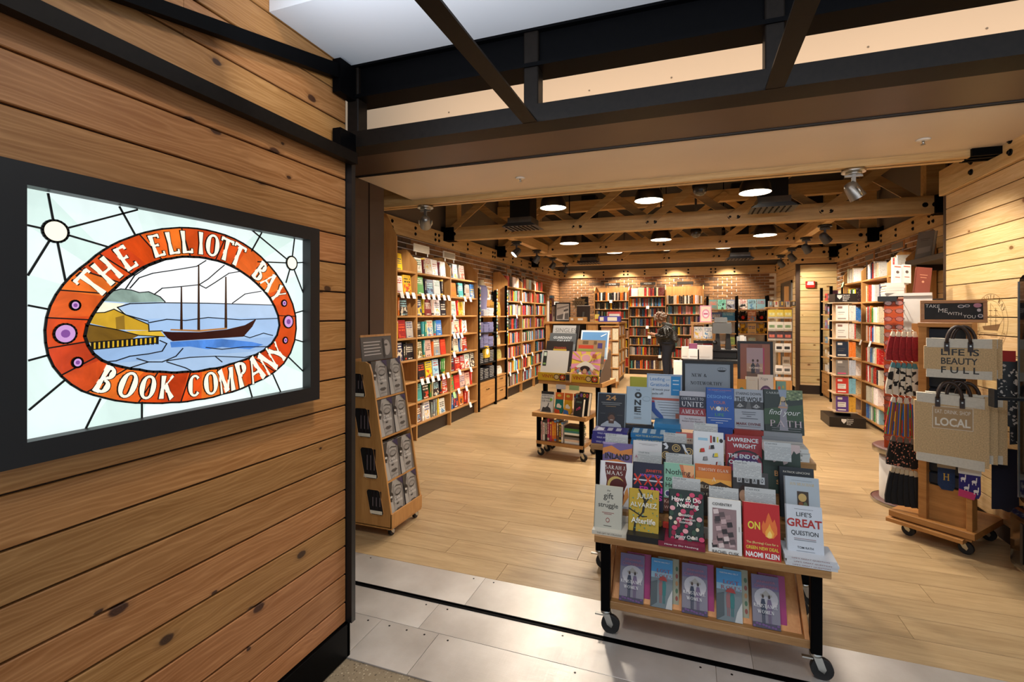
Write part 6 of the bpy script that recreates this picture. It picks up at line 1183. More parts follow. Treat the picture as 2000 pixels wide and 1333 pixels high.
# ================================================================== INFORMATION ISLAND
IY = 10.5; IZ = 1.335; IX0 = atY(1066, 640, IY).x; IX1 = -1.45
isl = thing('information_desk', 'tall wooden island desk with open compartments before the back wall', 'desk', (IX0, IY, 0))
IW = IX1-IX0; IDp = 1.42
obj('desk_top', M().cbox(-.03, IW+.03, -.03, IDp, IZ-.045, IZ, .004, axis='X'), CASEX, isl)
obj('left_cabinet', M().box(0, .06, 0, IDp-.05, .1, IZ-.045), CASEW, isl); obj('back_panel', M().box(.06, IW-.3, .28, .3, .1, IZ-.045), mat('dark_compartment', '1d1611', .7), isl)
for x in (.06, IW*.58, IW*.72, IW-.02): obj('divider', M().box(x, x+.022, 0, .3, .1, IZ-.045), CASEW, isl)
for z in (.10, .38, .66, .94): obj('shelf', M().box(.06, IW, 0, .3, z, z+.022), CASEX, isl)
dr = obj('door', M().box(IW*.58+.03, IW*.72-.006, .004, .02, .7, IZ-.05), CASEW, isl); obj('handle', M().box(IW*.65-.012, IW*.65, -.012, .004, .98, 1.05), CHROME, dr)
obj('plinth', M().box(.03, IW-.03, .05, IDp-.08, 0, .1), DKBROWN, isl)
# right-hand return with shelves seen end on
for y in (.30, .86, 1.36): obj('divider', M().box(IW-.30, IW, y, y+.022, .1, IZ-.045), CASEW, isl)
for z in (.10, .40, .70, 1.0): obj('shelf', M().box(IW-.30, IW, .32, 1.36, z, z+.022), CASEX, isl)
obj('return_back', M().box(IW-.32, IW-.30, .30, 1.38, .1, IZ-.045), CASEW, isl)
FI_ = Fr((IX1-.01, IY, 0), PI/2)
for k, z in enumerate((.124, .424, .724, 1.024)):
    row(FI_, .34, .85, z, mixrow(12, rr_, 'wwyrbckt'), 700+k, '', clear=.22, single=False); row(FI_, .89, 1.34, z, mixrow(10, rr_, 'wwybckl'), 720+k, '', clear=.22, single=False)
FI2 = Fr((IX0, IY, 0), 0)
for k, z in enumerate((.122, .402, .682, .962)): row(FI2, IW*.72+.03, IW-.03, z, mixrow(8, rr_, 'tgwybk'), 740+k, '', clear=.22, single=False)
def on_isl(u0, u1, vt, vb, Y): a, b = atY(u0, vt, Y), atY(u1, vb, Y); return a.x, b.x-a.x, IZ, a.z-IZ
# things standing on the desk
x, w, z, h = on_isl(1084, 1113, 591, 625, 10.75)
fp = tag(link('framed_photograph', None, None, (x, 10.75, IZ+.001), (-.1, 0, .15)), 'black framed black-and-white photograph standing on the island desk', 'picture')
obj('frame', M().box(0, w, 0, .02, 0, .03).box(0, w, 0, .02, h-.03, h).box(0, .03, 0, .02, .03, h-.03).box(w-.03, w, 0, .02, .03, h-.03), BLKSAT, fp); obj('print', M().box(.025, w-.025, .006, .016, .025, h-.025), pm('c9c5bf'), fp)
printed(fp, w, h, .006, [('P', [(.12, .12), (.88, .12), (.88, .45), (.5, .4), (.12, .3)], '6a6664'), ('P', [(.12, .72), (.88, .86), (.88, .80), (.12, .62)], '8a8682'), ('P', [(.5, .12), (.62, .12), (.66, .7), (.6, .7)], 'e6e2dc'), ('P', [(.56, .5), (.86, .58), (.86, .68), (.58, .62)], '5a5654')])
for i, (u0, u1, vt, c, lb) in enumerate(((1074, 1080, 578, '6a3540', 'dark red'), (1080, 1086, 596, 'cbbfae', 'cream patterned'))):
    x, w, z, h = on_isl(u0, u1, vt, 625, 10.9); o = link('book', SPB, None, (x, 10.85, IZ+.001), (0, 0, 0), (w, .16, h)); o.color = lin(c); tag(o, lb+' upright book beside the framed photograph', 'book'); NBOOK[0] += 1
x, w, z, h = on_isl(1126, 1152, 597, 625, 10.8)
fb = tag(link('picture_back', None, None, (x, 10.8, IZ+.001), (-.08, 0, 0)), 'dark brown picture frame turned backwards with easel leg on the island', 'picture frame')
obj('board', M().box(0, w, 0, .015, 0, h), mat('dark_board', '2b1d14', .6), fb); obj('rim', M().box(0, w, -.003, .018, h-.012, h), pm('cfcac2'), fb); obj('easel', M().prism([(-.002, h*.6), (-.006, h*.6), (-.09, .0), (-.08, .0)], 'X', w*.45, w*.6), mat('easel_grey', '4a453f', .6), fb)
x, w, z, h = on_isl(1119, 1149, 580, 606, 11.0)
ss = tag(link('starburst_sign', None, None, (x, 11.0, IZ+.001)), 'cardboard starburst sign reading SOCK on the island desk', 'sign')
obj('post', M().box(w*.3, w*.5, .002, .012, 0, .3), BLKSAT, ss)
st_ = [(w*.4+(w*.55 if i % 2 == 0 else w*.36)*math.cos(i*PI/9), .42+(w*.42 if i % 2 == 0 else w*.27)*math.sin(i*PI/9)) for i in range(18)]
obj('board', M().box(w*.5, w*1.0, .004, .012, .30, .56), BLKSAT, ss); obj('burst', M().prism(st_, 'Y', -.006, .003), mat('kraft_card', '8f7a58', .8), ss)
m = M(); put_text(m, 'SOCK', Matrix.Translation((w*.4, -.0065, .42)) @ Matrix.Rotation(PI/2, 4, 'X'), width=w*.5, height=.09, bold=.02); obj('lettering', m, pm('1a1814'), ss)
for i, (u0, u1) in enumerate(((1112, 1123), (1123, 1145))):
    x, w, z, h = on_isl(u0, u1, 615, 625, 10.58)
    bxs = tag(link('index_box', None, None, (x, 10.58, IZ+.001)), ['small', 'wider'][i]+' wooden card drawer box with a metal label on the island', 'box'); obj('body', M().cbox(0, w-.006, 0, .16, 0, .10, .003, axis='Y'), CASEX, bxs); obj('label_frame', M().box(w*.25, w*.7, -.004, 0, .03, .075), pm('e2ddd0'), bxs)
x, w, z, h = on_isl(1169, 1211, 614, 626, 10.60)
gb = tag(obj('game_box', M().cbox(0, w, 0, .2, 0, .12, .002, axis='X').box(w*.06, w*.24, -.001, 0, .02, .1, 1).box(w*.42, w*.86, -.001, 0, .02, .1, 1), [pm('3b3a96'), pm('d8d2c4')], None, (x, 10.60, IZ+.001)), 'purple boxed game with cream labels lying on the island corner', 'box')
x, w, z, h = on_isl(1187, 1213, 606, 626, 10.85); tag(obj('game_box', M().cbox(0, w, 0, .06, 0, .22, .002, axis='X').box(w*.1, w*.9, -.001, 0, .05, .17, 1), [pm('c8504a'), pm('e6ddd0')], None, (x, 10.85, IZ+.001)), 'red and cream box standing behind the purple game', 'box')
x, w, z, h = on_isl(1162, 1170, 612, 626, 10.65); tag(obj('game_box', M().cbox(0, w, 0, .08, 0, .16, .002, axis='X').box(w*.1, w*.9, -.001, 0, .02, .06, 1), [pm('d8c25a'), pm('b0302a')], None, (x, 10.65, IZ+.001)), 'yellow and red striped small box left of the purple game', 'box')
# sepia paperback tower in front of the island corner
TW = Fr((atY(1173, 700, 10.0).x, 10.0, 0), .08); tww = atY(1207, 700, 10.0).x-TW.loc.x
tw = tag(link('paperback_tower', None, None, TW.p(0, 0, 0), (0, 0, .08)), 'narrow four-tier tower of sepia history books at the island corner', 'book tower')
for z in (.14, .42, .70, .98, 1.26): obj('tier', M().box(-.01, tww+.01, -.01, .34, z-.02, z), CASEX, tw)
obj('core', M().box(tww*.62, tww*.66, .02, .33, .14, 1.26), CASEW, tw); obj('core', M().box(0, tww, .32, .34, .02, 1.26), CASEW, tw)
for x in (.02, tww-.05): obj('foot', M().box(x, x+.03, .02, .05, 0, .12), CASEW, tw)
for k, z in enumerate((.14, .42, .70, .98)):
    o = link('book', FCB, None, TW.p(.01, .01, z+.001), (-.05, 0, .08), (tww*.58, .05, .255)); o.color = lin(['5a4a40', '8a6a44', 'b08a60', 'a87a58'][k]); tag(o, f"sepia face-out book on the {['lowest', 'second', 'third', 'top'][k]} tier of the island tower", 'book', 'sepia books on the island tower'); NBOOK[0] += 1
    for j in range(5): stuff_book(TW, tww*.68+j*tww*.064, .01, z+.001, tww*.058, .15, .23, 'd9cdb2')
# ================================================================== CASH COUNTER
CY = 6.6; CZ = .93; cx0 = atY(1338, 700, CY).x; cx1 = atY(1446, 700, CY).x
ct = thing('cash_counter', 'wooden cash counter behind the front tables', 'counter', (cx0, CY, 0)); cw = cx1-cx0
obj('counter_top', M().cbox(-.02, cw+.02, -.02, .62, CZ-.04, CZ, .003, axis='X'), BLKSAT, ct); obj('front_panel', M().box(0, cw, .02, .05, .08, CZ-.04), CASEX, ct)
for x in (0, cw-.03): obj('side_panel', M().box(x, x+.03, .02, .60, .08, CZ-.04), CASEW, ct)
obj('kick', M().box(.02, cw-.02, .06, .58, 0, .08), DKBROWN, ct)
def onc(u0, u1, vt, Y): a, b = atY(u0, vt, Y), atY(u1, vt, Y); return a.x, b.x-a.x, atY((u0+u1)/2, vt, Y).z
# point-of-sale terminal: base, column, tilted head
x, w, zt = onc(1392, 1438, 628, 6.9)
ps = thing('register_terminal', 'black cash register terminal with tilted screen head on the counter', 'register', (x, 6.85, CZ+.001)); PB = mat('register_black', '100f0f', .4, 0, .1); PG = mat('register_grey', '211f1d', .45)
zz = zt-CZ
obj('base', M().cbox(0, w, 0, .30, 0, .09, .006, axis='X'), PB, ps); obj('tray', M().cbox(-.02, w+.02, -.03, .3, .09, .115, .004, axis='X'), PB, ps)
for xa in (.10, .55): obj('column', M().prism([(w*xa, .11), (w*(xa+.26), .11), (w*(xa+.18), zz-.14), (w*(xa+.05), zz-.14)], 'Y', .08, .2), PG, ps)
obj('head', M().prism([(.0, zz-.16), (.30, zz-.16), (.28, zz-.02), (.04, zz-.02)], 'X', 0, w*.8), PG, ps); obj('screen', M().prism([(.03, zz-.015), (.27, zz-.015), (.25, zz+.03), (.05, zz+.05)], 'X', w*.08, w*.62), PB, ps)
obj('scanner', M().box(w*.02, w*.14, -.02, .04, .115, .2).ball((w*.08, .0, .2), .03, mi=0), PB, ps)
x, w, zt = onc(1441, 1458, 646, 6.95)
pt = thing('receipt_printer', 'dark receipt printer with a white slip beside the register', 'printer', (x, 6.9, CZ+.001)); obj('body', M().prism([(0, 0), (.2, 0), (.2, .22), (.12, .28), (0, .18)], 'X', -.01, w), PG, pt); obj('stand', M().box(0, w-.01, .02, .18, -.0, .02), PB, pt); obj('slip', M().box(w*.2, w*.7, .02, .022, .16, .30), pm('d8d5cf'), pt)
# small wooden display shelf with cookbooks and a pink poster
x, w, zt = onc(1350, 1396, 630, 7.3)
WSY = 7.3; wsz = zt-CZ
cnt2 = thing('back_counter', 'rear counter behind the register', 'counter', (x-.1, 7.25, 0)); obj('counter_top', M().cbox(0, w+.6, 0, .45, CZ-.04, CZ, .003, axis='X'), CASEX, cnt2); obj('cabinet', M().box(.02, w+.58, .03, .44, 0, CZ-.04), CASEW, cnt2)
dsx = thing('display_shelf', 'small wooden tabletop shelf with round-cover cookbooks behind the register', 'shelf', (x, WSY, CZ+.001))
for xx in (0, w-.02): obj('side', M().box(xx, xx+.03, 0, .2, 0, wsz), CASEW, dsx)
for z in (.0, wsz*.45, wsz-.025): obj('shelf', M().box(.03, w-.02, 0, .2, z, z+.022), CASEX, dsx)
obj('dark_rail', M().box(.03, w-.02, -.002, .0, wsz*.36, wsz*.44), BLKSAT, dsx)
for j, (c, z, lb) in enumerate((('e8dfd2', .024, 'cream'), ('c22b20', .024, 'red'), ('e6d9d6', wsz*.45+.024, 'floral round-print'), ('e9e5dc', wsz*.45+.024, 'white'))):
    o = link('book', FCB, None, (x+.035+(j % 2)*(w-.06)/2, WSY+.03, CZ+z), (-.08, 0, 0), ((w-.07)/2, .03, wsz*.36)); o.color = lin(c); tag(o, f"{lb} cookbook on the {['lower', 'upper'][j//2]} level of the small counter shelf", 'book'); NBOOK[0] += 1
x2, w2, zt2 = onc(1367, 1390, 597, WSY+.05); zb2 = CZ+.001+wsz
pp = tag(link('framed_poster', None, None, (x2, WSY+.05, zb2), (-.06, 0, 0)), 'pink framed poster on top of the small counter shelf', 'poster'); hh = max(.2, zt2-zb2)
obj('panel', M().box(0, w2, 0, .012, 0, hh), pm('d98ba4'), pp); printed(pp, w2, hh, 0, [('R', .08, .06, .92, .94, 'e6d3c0'), ('E', .5, .5, .32, .28, 'd98ba4'), ('E', .5, .5, .22, .2, 'ecd6dc'), ('R', .32, .46, .68, .54, 'b83a6a')]); obj('back_stand', M().prism([(.012, hh*.6), (.016, hh*.6), (.10, 0), (.09, 0)], 'X', w2*.4, w2*.6), pm('b9a58c'), pp)
# white boxes and wrapped goods on the counter
for i, (u0, u1, vt, c, lb) in enumerate(((1331, 1345, 678, 'e0d6cc', 'cream card box left end of the counter'), (1345, 1366, 683, 'e9e4e0', 'white square gift box on the cash counter'), (1362, 1392, 676, 'c9c4c0', 'clear wrapped white parcel on the cash counter'), (1346, 1362, 672, '7a3a5c', 'plum box behind the white gift box'))):
    x, w, zt = onc(u0, u1, vt, 6.66+.12*(i == 3)); tag(obj('gift_box', M().cbox(0, w, 0, .10, 0, zt-CZ, .004, axis='Z').box(w*.12, w*.8, -.001, 0, .02, .035, 1), [pm(c), pm('b9b0aa')], None, (x, 6.66+.12*(i == 3), CZ+.001)), lb, 'box')
# fanned booklets on a low stand left of the counter
x, w, zt = onc(1312, 1332, 702, 6.5)
fb_ = thing('booklet_stand', 'low wooden stand of fanned white booklets left of the cash counter', 'stand', (x, 6.5, 0)); obj('pedestal', M().box(0, w, 0, .3, 0, .62), CASEW, fb_); obj('top', M().box(-.02, w+.02, -.02, .32, .62, .64), CASEX, fb_)
for i in range(6): tag(obj('booklet', M().prism([(0, 0), (.02, 0), (.06, .26), (.04, .26)], 'X', 0, .14), pm(['e8dfd6', 'e2d6ca'][i % 2]), None, (x+.02, 6.5+.02+i*.035, .641)), f'white booklet {ORD[i+1]} from front in the fanned row', 'booklet', 'fanned white booklets')
# ================================================================== REAR DISPLAY TABLE BEHIND THE TALL FRONT TABLE
TY = 4.55; tx0 = atY(1405, 740, TY).x; tx1 = atY(1548, 740, TY).x
tC, _, _ = nest_table('third display table on casters, hidden behind the tall front table', tx0, tx1, TY-.02, TY+.5, .75)
def tcs(label, u0, u1, vt, hexc, pr, Y=TY+.05, h=.22): return stand(label, u0, u1, vt, Y, h, .03, hexc, pr, tilt=.12, zb=.751, group='books on the third table')
tcs('yellow book with a small animal picture on the third table', 1440, 1457, 744, 'd9982a', [('E', .5, .5, .3, .14, '4a8a7a'), ('E', .5, .45, .16, .1, 'c0603a')], h=.195)
tcs('cream book with faint title on the third table', 1457, 1480, 736, 'd8d2c4', [('T', 'HAPPY', .5, .3, .6, 'b9b2a2'), ('R', .25, .85, .75, .86, 'd0a880')], h=.22)
tcs('white book with a purple mandala on the third table', 1481, 1510, 732, 'dcd6d0', [('T', 'Yoga', .4, .84, .5, '6a6664', {'sh': .4, 'b': 0}), ('P', ellp(.5, .18, .5, .44, 16, 0, 180), '5f3f68'), ('P', ellp(.5, .18, .42, .36, 16, 0, 180), '9a7a9c'), ('P', ellp(.5, .18, .3, .26, 16, 0, 180), '6a4a74'), ('P', ellp(.5, .18, .16, .14, 16, 0, 180), 'b59ab4')], h=.24)
tcs('teal book with pink flowers on the third table', 1516, 1535, 745, '6f9a8e', [('E', .3, .7, .14, .08, 'c8584a'), ('E', .7, .75, .12, .07, 'a8a05a'), ('R', .28, .1, .75, .55, 'd8b49a')], h=.19)
notice('black framed poster of two walking figures on the third table', 'framed_poster', 1441, 1511, 667, 776, TY+.28, BLKSAT, pm('8a5a4a'), [('R', .08, .08, .30, .92, '8f5c4c'), ('R', .30, .05, .70, .94, '7c4c40'), ('R', .70, .06, .92, .94, '96614f'), ('R', .26, .32, .74, .88, 'b09a8c'), ('R', .26, .6, .74, .88, 'a89aa8'), ('R', .26, .32, .74, .45, '6a5a52'), ('R', .72, .32, .76, .88, 'a83a6a')]+[('P', [(c-.05, .42), (c+.05, .42), (c+.06, .56), (c, .62), (c-.06, .56)], k) for c, k in ((.44, '2c3440'), (.57, '6a6070'))]+[('E', .44, .65, .03, .025, '3a2a22'), ('E', .57, .65, .03, .025, '4a342a'), ('T', 'WOMEN', .5, .52, .36, 'e0dedc'), ('R', .3, .26, .7, .27, 'd8cfc8'), ('R', .3, .23, .66, .24, 'd8cfc8')], bw=.022, cat='poster')
# ================================================================== CHILDREN'S SHELVES ON THE BACK WALL
KY = 12.55; kx0 = atY(1382, 640, KY).x; kx1 = atY(1500, 640, KY).x
ks = thing('children_shelf', 'black framed open shelves of picture books and plush toys on the back wall', 'shelf unit', (kx0, KY, 0)); kw = kx1-kx0
for x in (0, kw/2, kw): obj('post', M().box(x-.022, x+.022, 0, .03, 0, 1.93), BLACK, ks); obj('post', M().box(x-.022, x+.022, .30, .33, 0, 1.93), BLACK, ks)
KL = [.25, .52, .78, 1.05, 1.34, 1.61]
for z in KL:
    for x in (.022, kw/2+.022): obj('shelf', M().box(x, x+kw/2-.044, 0, .33, z-.022, z), CASEX, ks)
FK = Fr((kx0, KY, 0), 0)
def kid(i, n, z, c, lb, h=.235, x0=None, w=None, half=0):
    w = w or (kw/2-.07)/n; o = link('book', FCB, None, FK.p(.035+half*kw/2+i*w, .05, z+.002), (-.1, 0, 0), (w-.012, .02, h)); o.color = lin(c); tag(o, lb, 'book', 'picture books on the children shelves'); NBOOK[0] += 1
for i, (c, lb) in enumerate((('6f8f88', 'grey-green picture book, top left of the children shelves'), ('7fc0b0', 'mint picture book, second on the top children shelf'), ('8a90a0', 'grey picture book left of the black middle post'))): kid(i, 3, KL[5], c, lb)
for i, (c, lb) in enumerate((('e6e0d6', 'white and orange picture book right of the middle post'), ('9cc8d8', 'pale blue picture book on the top children shelf'), ('8fc0d0', 'blue train picture book, top right of the children shelves'))): kid(i, 3, KL[5], c, lb, half=1)
kid(0, 2, KL[4], '3a5a9a', 'dark blue penguin picture book on the second children shelf', .2); kid(1, 2, KL[4], '2f80b8', 'bright blue picture book on the second children shelf', .2)
kid(1, 3, KL[4], 'b8683a', 'brown bear picture book between two dark plush toys', .235, half=1); kid(1, 3, KL[3], 'c09a5a', 'tan animal picture book between two yellow plush toys', .235, half=1); kid(0, 3, KL[3], 'cfc8ba', 'cream picture book on the third children shelf', .2); kid(2, 3, KL[2], 'a8c060', 'green picture book low on the children shelves', .18); kid(1, 3, KL[2], '8a7a5a', 'olive picture book low on the children shelves', .18, half=1)
def plush(label, x, z, c, c2):
    t = tag(link('plush_toy', None, None, FK.p(x, .14, z+.001), (0, 0, 0)), label, 'plush toy', 'plush toys on the children shelves'); P1 = mat('plush_'+c, c, .95); P2 = mat('plush_'+c2, c2, .95)
    obj('body', M().ball((0, 0, .07), .075, .06, .075), P1, t); obj('belly', M().ball((0, -.045, .08), .04, .025, .045), P2, t); obj('head', M().ball((0, -.01, .17), .055, .05, .05), P1, t)
    for s in (-1, 1): obj('ear', M().ball((s*.045, 0, .215), .018, .012, .02, 8, 6), P1, t); obj('arm', M().ball((s*.085, -.02, .09), .022, .03, .045, 8, 6), P1, t); obj('foot', M().ball((s*.05, -.06, .02), .025, .035, .02, 8, 6), P1, t)
plush('black plush bird with red chest left of the bear book', kw*.5+.13, KL[4], '14110f', 'b8281e'); plush('black plush bird with red chest right of the bear book', kw-.12, KL[4], '14110f', 'b8281e')
plush('yellow plush toy left of the tan animal book', kw*.5+.13, KL[3], 'c89a2a', '6a4a20'); plush('yellow plush toy right of the tan animal book', kw-.12, KL[3], 'c89a2a', '6a4a20')
# ================================================================== GREETING CARD TOWER
GY = 9.7; gx0 = atY(1500, 700, GY).x; gx1 = atY(1547, 700, GY).x; gw = gx1-gx0
gt = thing('card_tower', 'wooden greeting card tower with rows of cards before the dark post', 'card rack', (gx0, GY, 0))
obj('base', M().box(-.02, gw+.02, -.02, .4, .05, .14), CASEX, gt); obj('pedestal', M().box(0, gw, 0, .38, .12, .34), CASEW, gt); obj('plinth', M().box(.02, gw-.02, .02, .36, 0, .05), DKBROWN, gt)
for x in (.0, gw*.46, gw-.03): obj('upright', M().box(x, x+.035, .06, .09, .34, 1.62), CASEW, gt)
obj('top_tray', M().box(-.02, gw+.02, .02, .34, 1.60, 1.625), CASEX, gt); obj('back_post', M().box(gw-.07, gw, .3, .34, .34, 2.0), CASEW, gt)
crow = [(605, 'e2c84a', 'yellow', 3), (629, 'e4e0d4', 'white floral', 3), (648, '4a3c44', 'dark patterned', 3), (671, 'e6e2da', 'alphabet', 2), (697, '9a8a76', 'sepia', 1), (714, 'e2ddd6', 'spotted white', 2), (737, 'd8d0c8', 'pale script', 2)]
GF = Fr((gx0, GY, 0), 0)
for v, c, nm, n in crow:
    zt = atY(1523, v, GY).z; cwid = (gw+.0)/3.1
    for j in range(n):
        xx = (j+(3-n)*(.9 if n < 3 else 0))*gw/3.0+.005; o = obj('greeting_card', M().box(0, cwid, 0, .004, 0, .155).box(cwid*.15, cwid*.85, -.0006, 0, .05, .10, 1), [pm(c), mat('card_motif_'+nm.replace(' ', '_'), {'yellow': 'f0e2a0', 'white floral': '7f9a70', 'dark patterned': 'c86a5a', 'alphabet': '2c2a2a', 'sepia': '6a5a48', 'spotted white': '5a5a5a', 'pale script': '6a90a8'}[nm], .6, 0, .5, 60)], None, GF.p(xx, .02, zt-.155), (-.06, 0, 0))
        tag(o, f"{nm} greeting card, {['left', 'middle', 'right'][j] if n == 3 else ['left', 'right'][j] if n == 2 else 'single'} in its row of the card tower", 'card', 'greeting cards in the tower'); 
        obj('pocket', M().box(0, cwid, .004, .03, -.004, 0).box(0, cwid, -.006, -.004, -.004, .03), mat('clear_pocket', 'b9b4aa', .2), o)
for j in range(5): o = link('book', SPB, None, GF.p(.02+j*.09, .06, 1.626), (0, 0, 0), (.06, .1, .11)); o.color = lin(['8a8480', 'c9c0b4', '6a625c', 'b8aea2', '544e48'][j]); tag(o, f"grey boxed notecard set, {ORD[j+1]} from left on top of the card tower", 'box', 'notecard sets on the tower')
# ================================================================== FIRE ALARM, DOME CAMERAS, DUCTS, SPRINKLERS
p = atY(1582, 556, 10.58); fa = thing('fire_alarm', 'red fire alarm box with white label on the pine boards', 'alarm', (p.x, 10.585, p.z)); RED = mat('alarm_red', 'b3221b', .4)
obj('body', M().cbox(-.075, .075, -.05, 0, -.06, .06, .006, axis='Z'), RED, fa); obj('label_plate', M().box(-.055, .055, -.0515, -.05, -.01, .02), pm('e6dcd4'), fa); obj('strobe', M().cbox(-.05, .05, -.056, -.05, .025, .05, .003, axis='Z'), mat('strobe_lens', 'd8d4d0', .2), fa)
def duct(label, u, v, Y, w, zt=3.9):
    p = atY(u, v, Y); t = thing('air_duct', label, 'duct', (p.x, Y, p.z), 0, 'ceiling air drops'); z = zt-p.z
    obj('drop', M().box(-w*.36, w*.36, -w*.36, w*.36, .10, z), mat('black_duct', '0c0c0d', .5, .3), t); obj('plenum', M().box(-w*.42, w*.42, -w*.42, w*.42, .035, .11), mat('galvanised', '70706e', .35, .9, .2, 8), t); obj('flange', M().prism([(-w*.6, 0), (w*.6, 0), (w*.42, .04), (-w*.42, .04)], 'Y', -w*.5, w*.5), BLKSAT, t)
    for i in range(7): obj('louver', M().box(-w*.5+i*w*.15, -w*.5+i*w*.15+.012, -w*.42, w*.42, -.008, .002), BLACK, t)
duct('front left black air duct drop before the second truss', 1022, 446, 5.75, .36); duct('front right black air duct drop before the second truss', 1508, 410, 5.75, .36); duct('rear left grey air duct drop at the last truss', 1152, 515, 10.0, .40); duct('rear right black air duct drop at the last truss', 1444, 507, 10.0, .40)
def dome(label, u, v, Y):
    p = atY(u, v, Y); t = thing('dome_camera', label, 'camera', (p.x, Y, p.z), 0, 'ceiling dome cameras'); obj('housing', M().lathe([(.07, .02), (.072, .05), (.05, .08), (.02, .09)], 18), BLKSAT, t); obj('stem', M().cyl((0, 0, .08), (0, 0, 3.9-p.z), .015, 8), BLKSAT, t); obj('dome', M().lathe([(.001, -.055), (.03, -.05), (.055, -.03), (.065, 0), (.066, .02)], 18), mat('smoked_dome', '3a3836', .08, 0, 0, coat=.5), t)
dome('clear dome camera hanging behind the first truss', 1367, 372, 5.0); dome('clear dome camera hanging behind the second truss', 1359, 457, 7.0)
for i, (u, v) in enumerate(((1016, 348), (1803, 273))):
    p = atZ(u, v, 2.588); t = thing('sprinkler_head', ['left', 'right'][i]+' white sprinkler rose under the beige soffit', 'sprinkler', (p.x, p.y, 2.589), 0, 'soffit sprinklers'); obj('rose', M().lathe([(.001, 0), (.036, 0), (.04, -.002), (.03, -.008), (.012, -.01), (.001, -.01)], 20), mat('sprinkler_white', 'd9d4cc', .4), t); obj('head', M().cyl((0, 0, -.008), (0, 0, -.03), .007, 8).cyl((0, 0, -.03), (0, 0, -.033), .013, 12), CHROME, t)
p = atY(1093, 448, 8.2); tag(obj('service_banner', M().box(-.25, .35, 0, .01, -.03, .05), mat('banner_red', 'a81f1a', .6), None, (p.x, 8.42, 3.30)), 'red strip fixed high on the third truss', 'banner')
# ================================================================== RIGHT-HAND REAR UNIT
RU = FR_(10.42)
ru = tag(link('gift_unit', None, None, RU.p(0, 0, 0), (0, 0, -PI/2)), 'black framed gift shelves with wooden drawers in the right rear corner', 'shelf unit')
for x in (.0, .66, 1.36): obj('post', M().box(x-.025, x+.025, -.01, .03, 0, 1.98), BLACK, ru)
for z in (.47, .73, .98, 1.24, 1.50, 1.74):
    for x0, x1 in ((.025, .635), (.685, 1.335)): obj('shelf', M().box(x0, x1, 0, .25, z-.02, z), CASEX, ru)
for x0, x1 in ((.025, .635), (.685, 1.335)):
    obj('drawer_box', M().box(x0, x1, .03, .25, .03, .45), CASEX, ru); d = obj('drawer', M().cbox(x0+.006, x1-.006, .01, .03, .06, .44, .002, axis='X'), CASEX, ru)
    obj('handle', M().tube([((x0+x1)/2-.05, .01, .3), ((x0+x1)/2-.04, -.012, .3), ((x0+x1)/2+.04, -.012, .3), ((x0+x1)/2+.05, .01, .3)], .005, 6), BLACK, d)
gcol = ['d8d2c8', 'c9403a', '6f93b0', 'e6e0d4', '3a3230', 'cbb48a', 'b8c0c8', '8a5a70']
for zi, z in enumerate((.47, .73, .98, 1.24, 1.50, 1.74)):
    for j in range(6):
        x = .07+(j % 3)*.19+(j//3)*.66; h = [.12, .17, .10, .15, .19, .13][(zi+j) % 6]; k = (zi*5+j*3) % 8
        o = obj('gift_box', M().cbox(0, .13, 0, .10, 0, h, .004, axis='Z').box(.02, .11, -.001, 0, h*.35, h*.75, 1), [pm(gcol[k]), pm(gcol[(k+3) % 8])], None, RU.p(x, .05, z+.001), (0, 0, -PI/2))
        tag(o, f"boxed gift, {ORD[j % 3+1]} from left, {['left', 'right'][j//3]} half, {ORD[6-zi]} shelf of the right rear unit", 'gift box', 'boxed gifts in the right rear unit')
# ================================================================== REVOLVING PAPERBACK TOWER
HB = Fr((atZ(1616, 826).x, 7.62, 0), 0)
HBK = mat('tower_black', '1f1a17', .4); HBW = mat('tower_board', 'c3a684', .6)
hx0 = atY(1632, 700, 7.72).x; hw = atY(1672, 700, 7.72).x-hx0
hb = thing('revolving_book_tower', 'black-based revolving tower of management paperbacks by the right wall', 'book tower', (hx0, 7.72, 0)); hd_ = .30
obj('base', M().cbox(-.10, hw+.08, -.12, .36, .0, .13, .004, axis='Z'), HBK, hb); obj('pivot', M().cyl((hw/2, hd_/2, .13), (hw/2, hd_/2, .19), .09, 18), HBK, hb)
tz = [.19+.245*i for i in range(7)]
for z in tz: obj('tier', M().box(-.02, hw+.02, -.02, hd_+.02, z-.012, z), HBW, hb)
obj('core', M().box(hw*.62, hw*.65, 0, hd_, tz[0], tz[6]), HBW, hb); obj('core', M().box(0, hw, hd_*.55, hd_*.58, tz[0], tz[6]), HBW, hb)
hdr = obj('header', M().box(-.01, hw+.01, -.015, hd_, tz[6], tz[6]+.115), HBK, hb)
def crest(m, x, z, s, y): m.poly([(x-s, y, z+s), (x+s, y, z+s), (x+s, y, z), (x, y, z-s*1.2), (x-s, y, z)])
lm_ = M(); y_ = -.0155; X_ = lambda x, z, y=y_: Matrix.Translation((x, y, z)) @ Matrix.Rotation(PI/2, 4, 'X')
for i, s in enumerate(('Harvard', 'Business', 'Review', 'Press')): put_text(lm_, s, X_(hw*.34, tz[6]+.094-.024*i), height=.017, align='l', bold=.02); put_text(lm_, s, X_(hw*.42, .112-.022*i, -.1205), height=.016, align='l', bold=.02)
crest(lm_, hw*.18, tz[6]+.07, .028, y_); crest(lm_, hw*.28, .085, .028, -.1205); obj('lettering', lm_, pm('e2ded8'), hb)
hc = [('5a3a86', 'd9a23a', 'purple', 'gold'), ('c23a30', '7fb6c8', 'red', 'pale blue'), ('7a7672', 'b9c0cc', 'grey', 'pale grey'), ('1f2c3e', 'e0782a', 'navy', 'orange'), ('ded6cc', 'd9d2c8', 'cream', 'white'), ('e0dad2', 'dcd4ca', 'white', 'cream')]
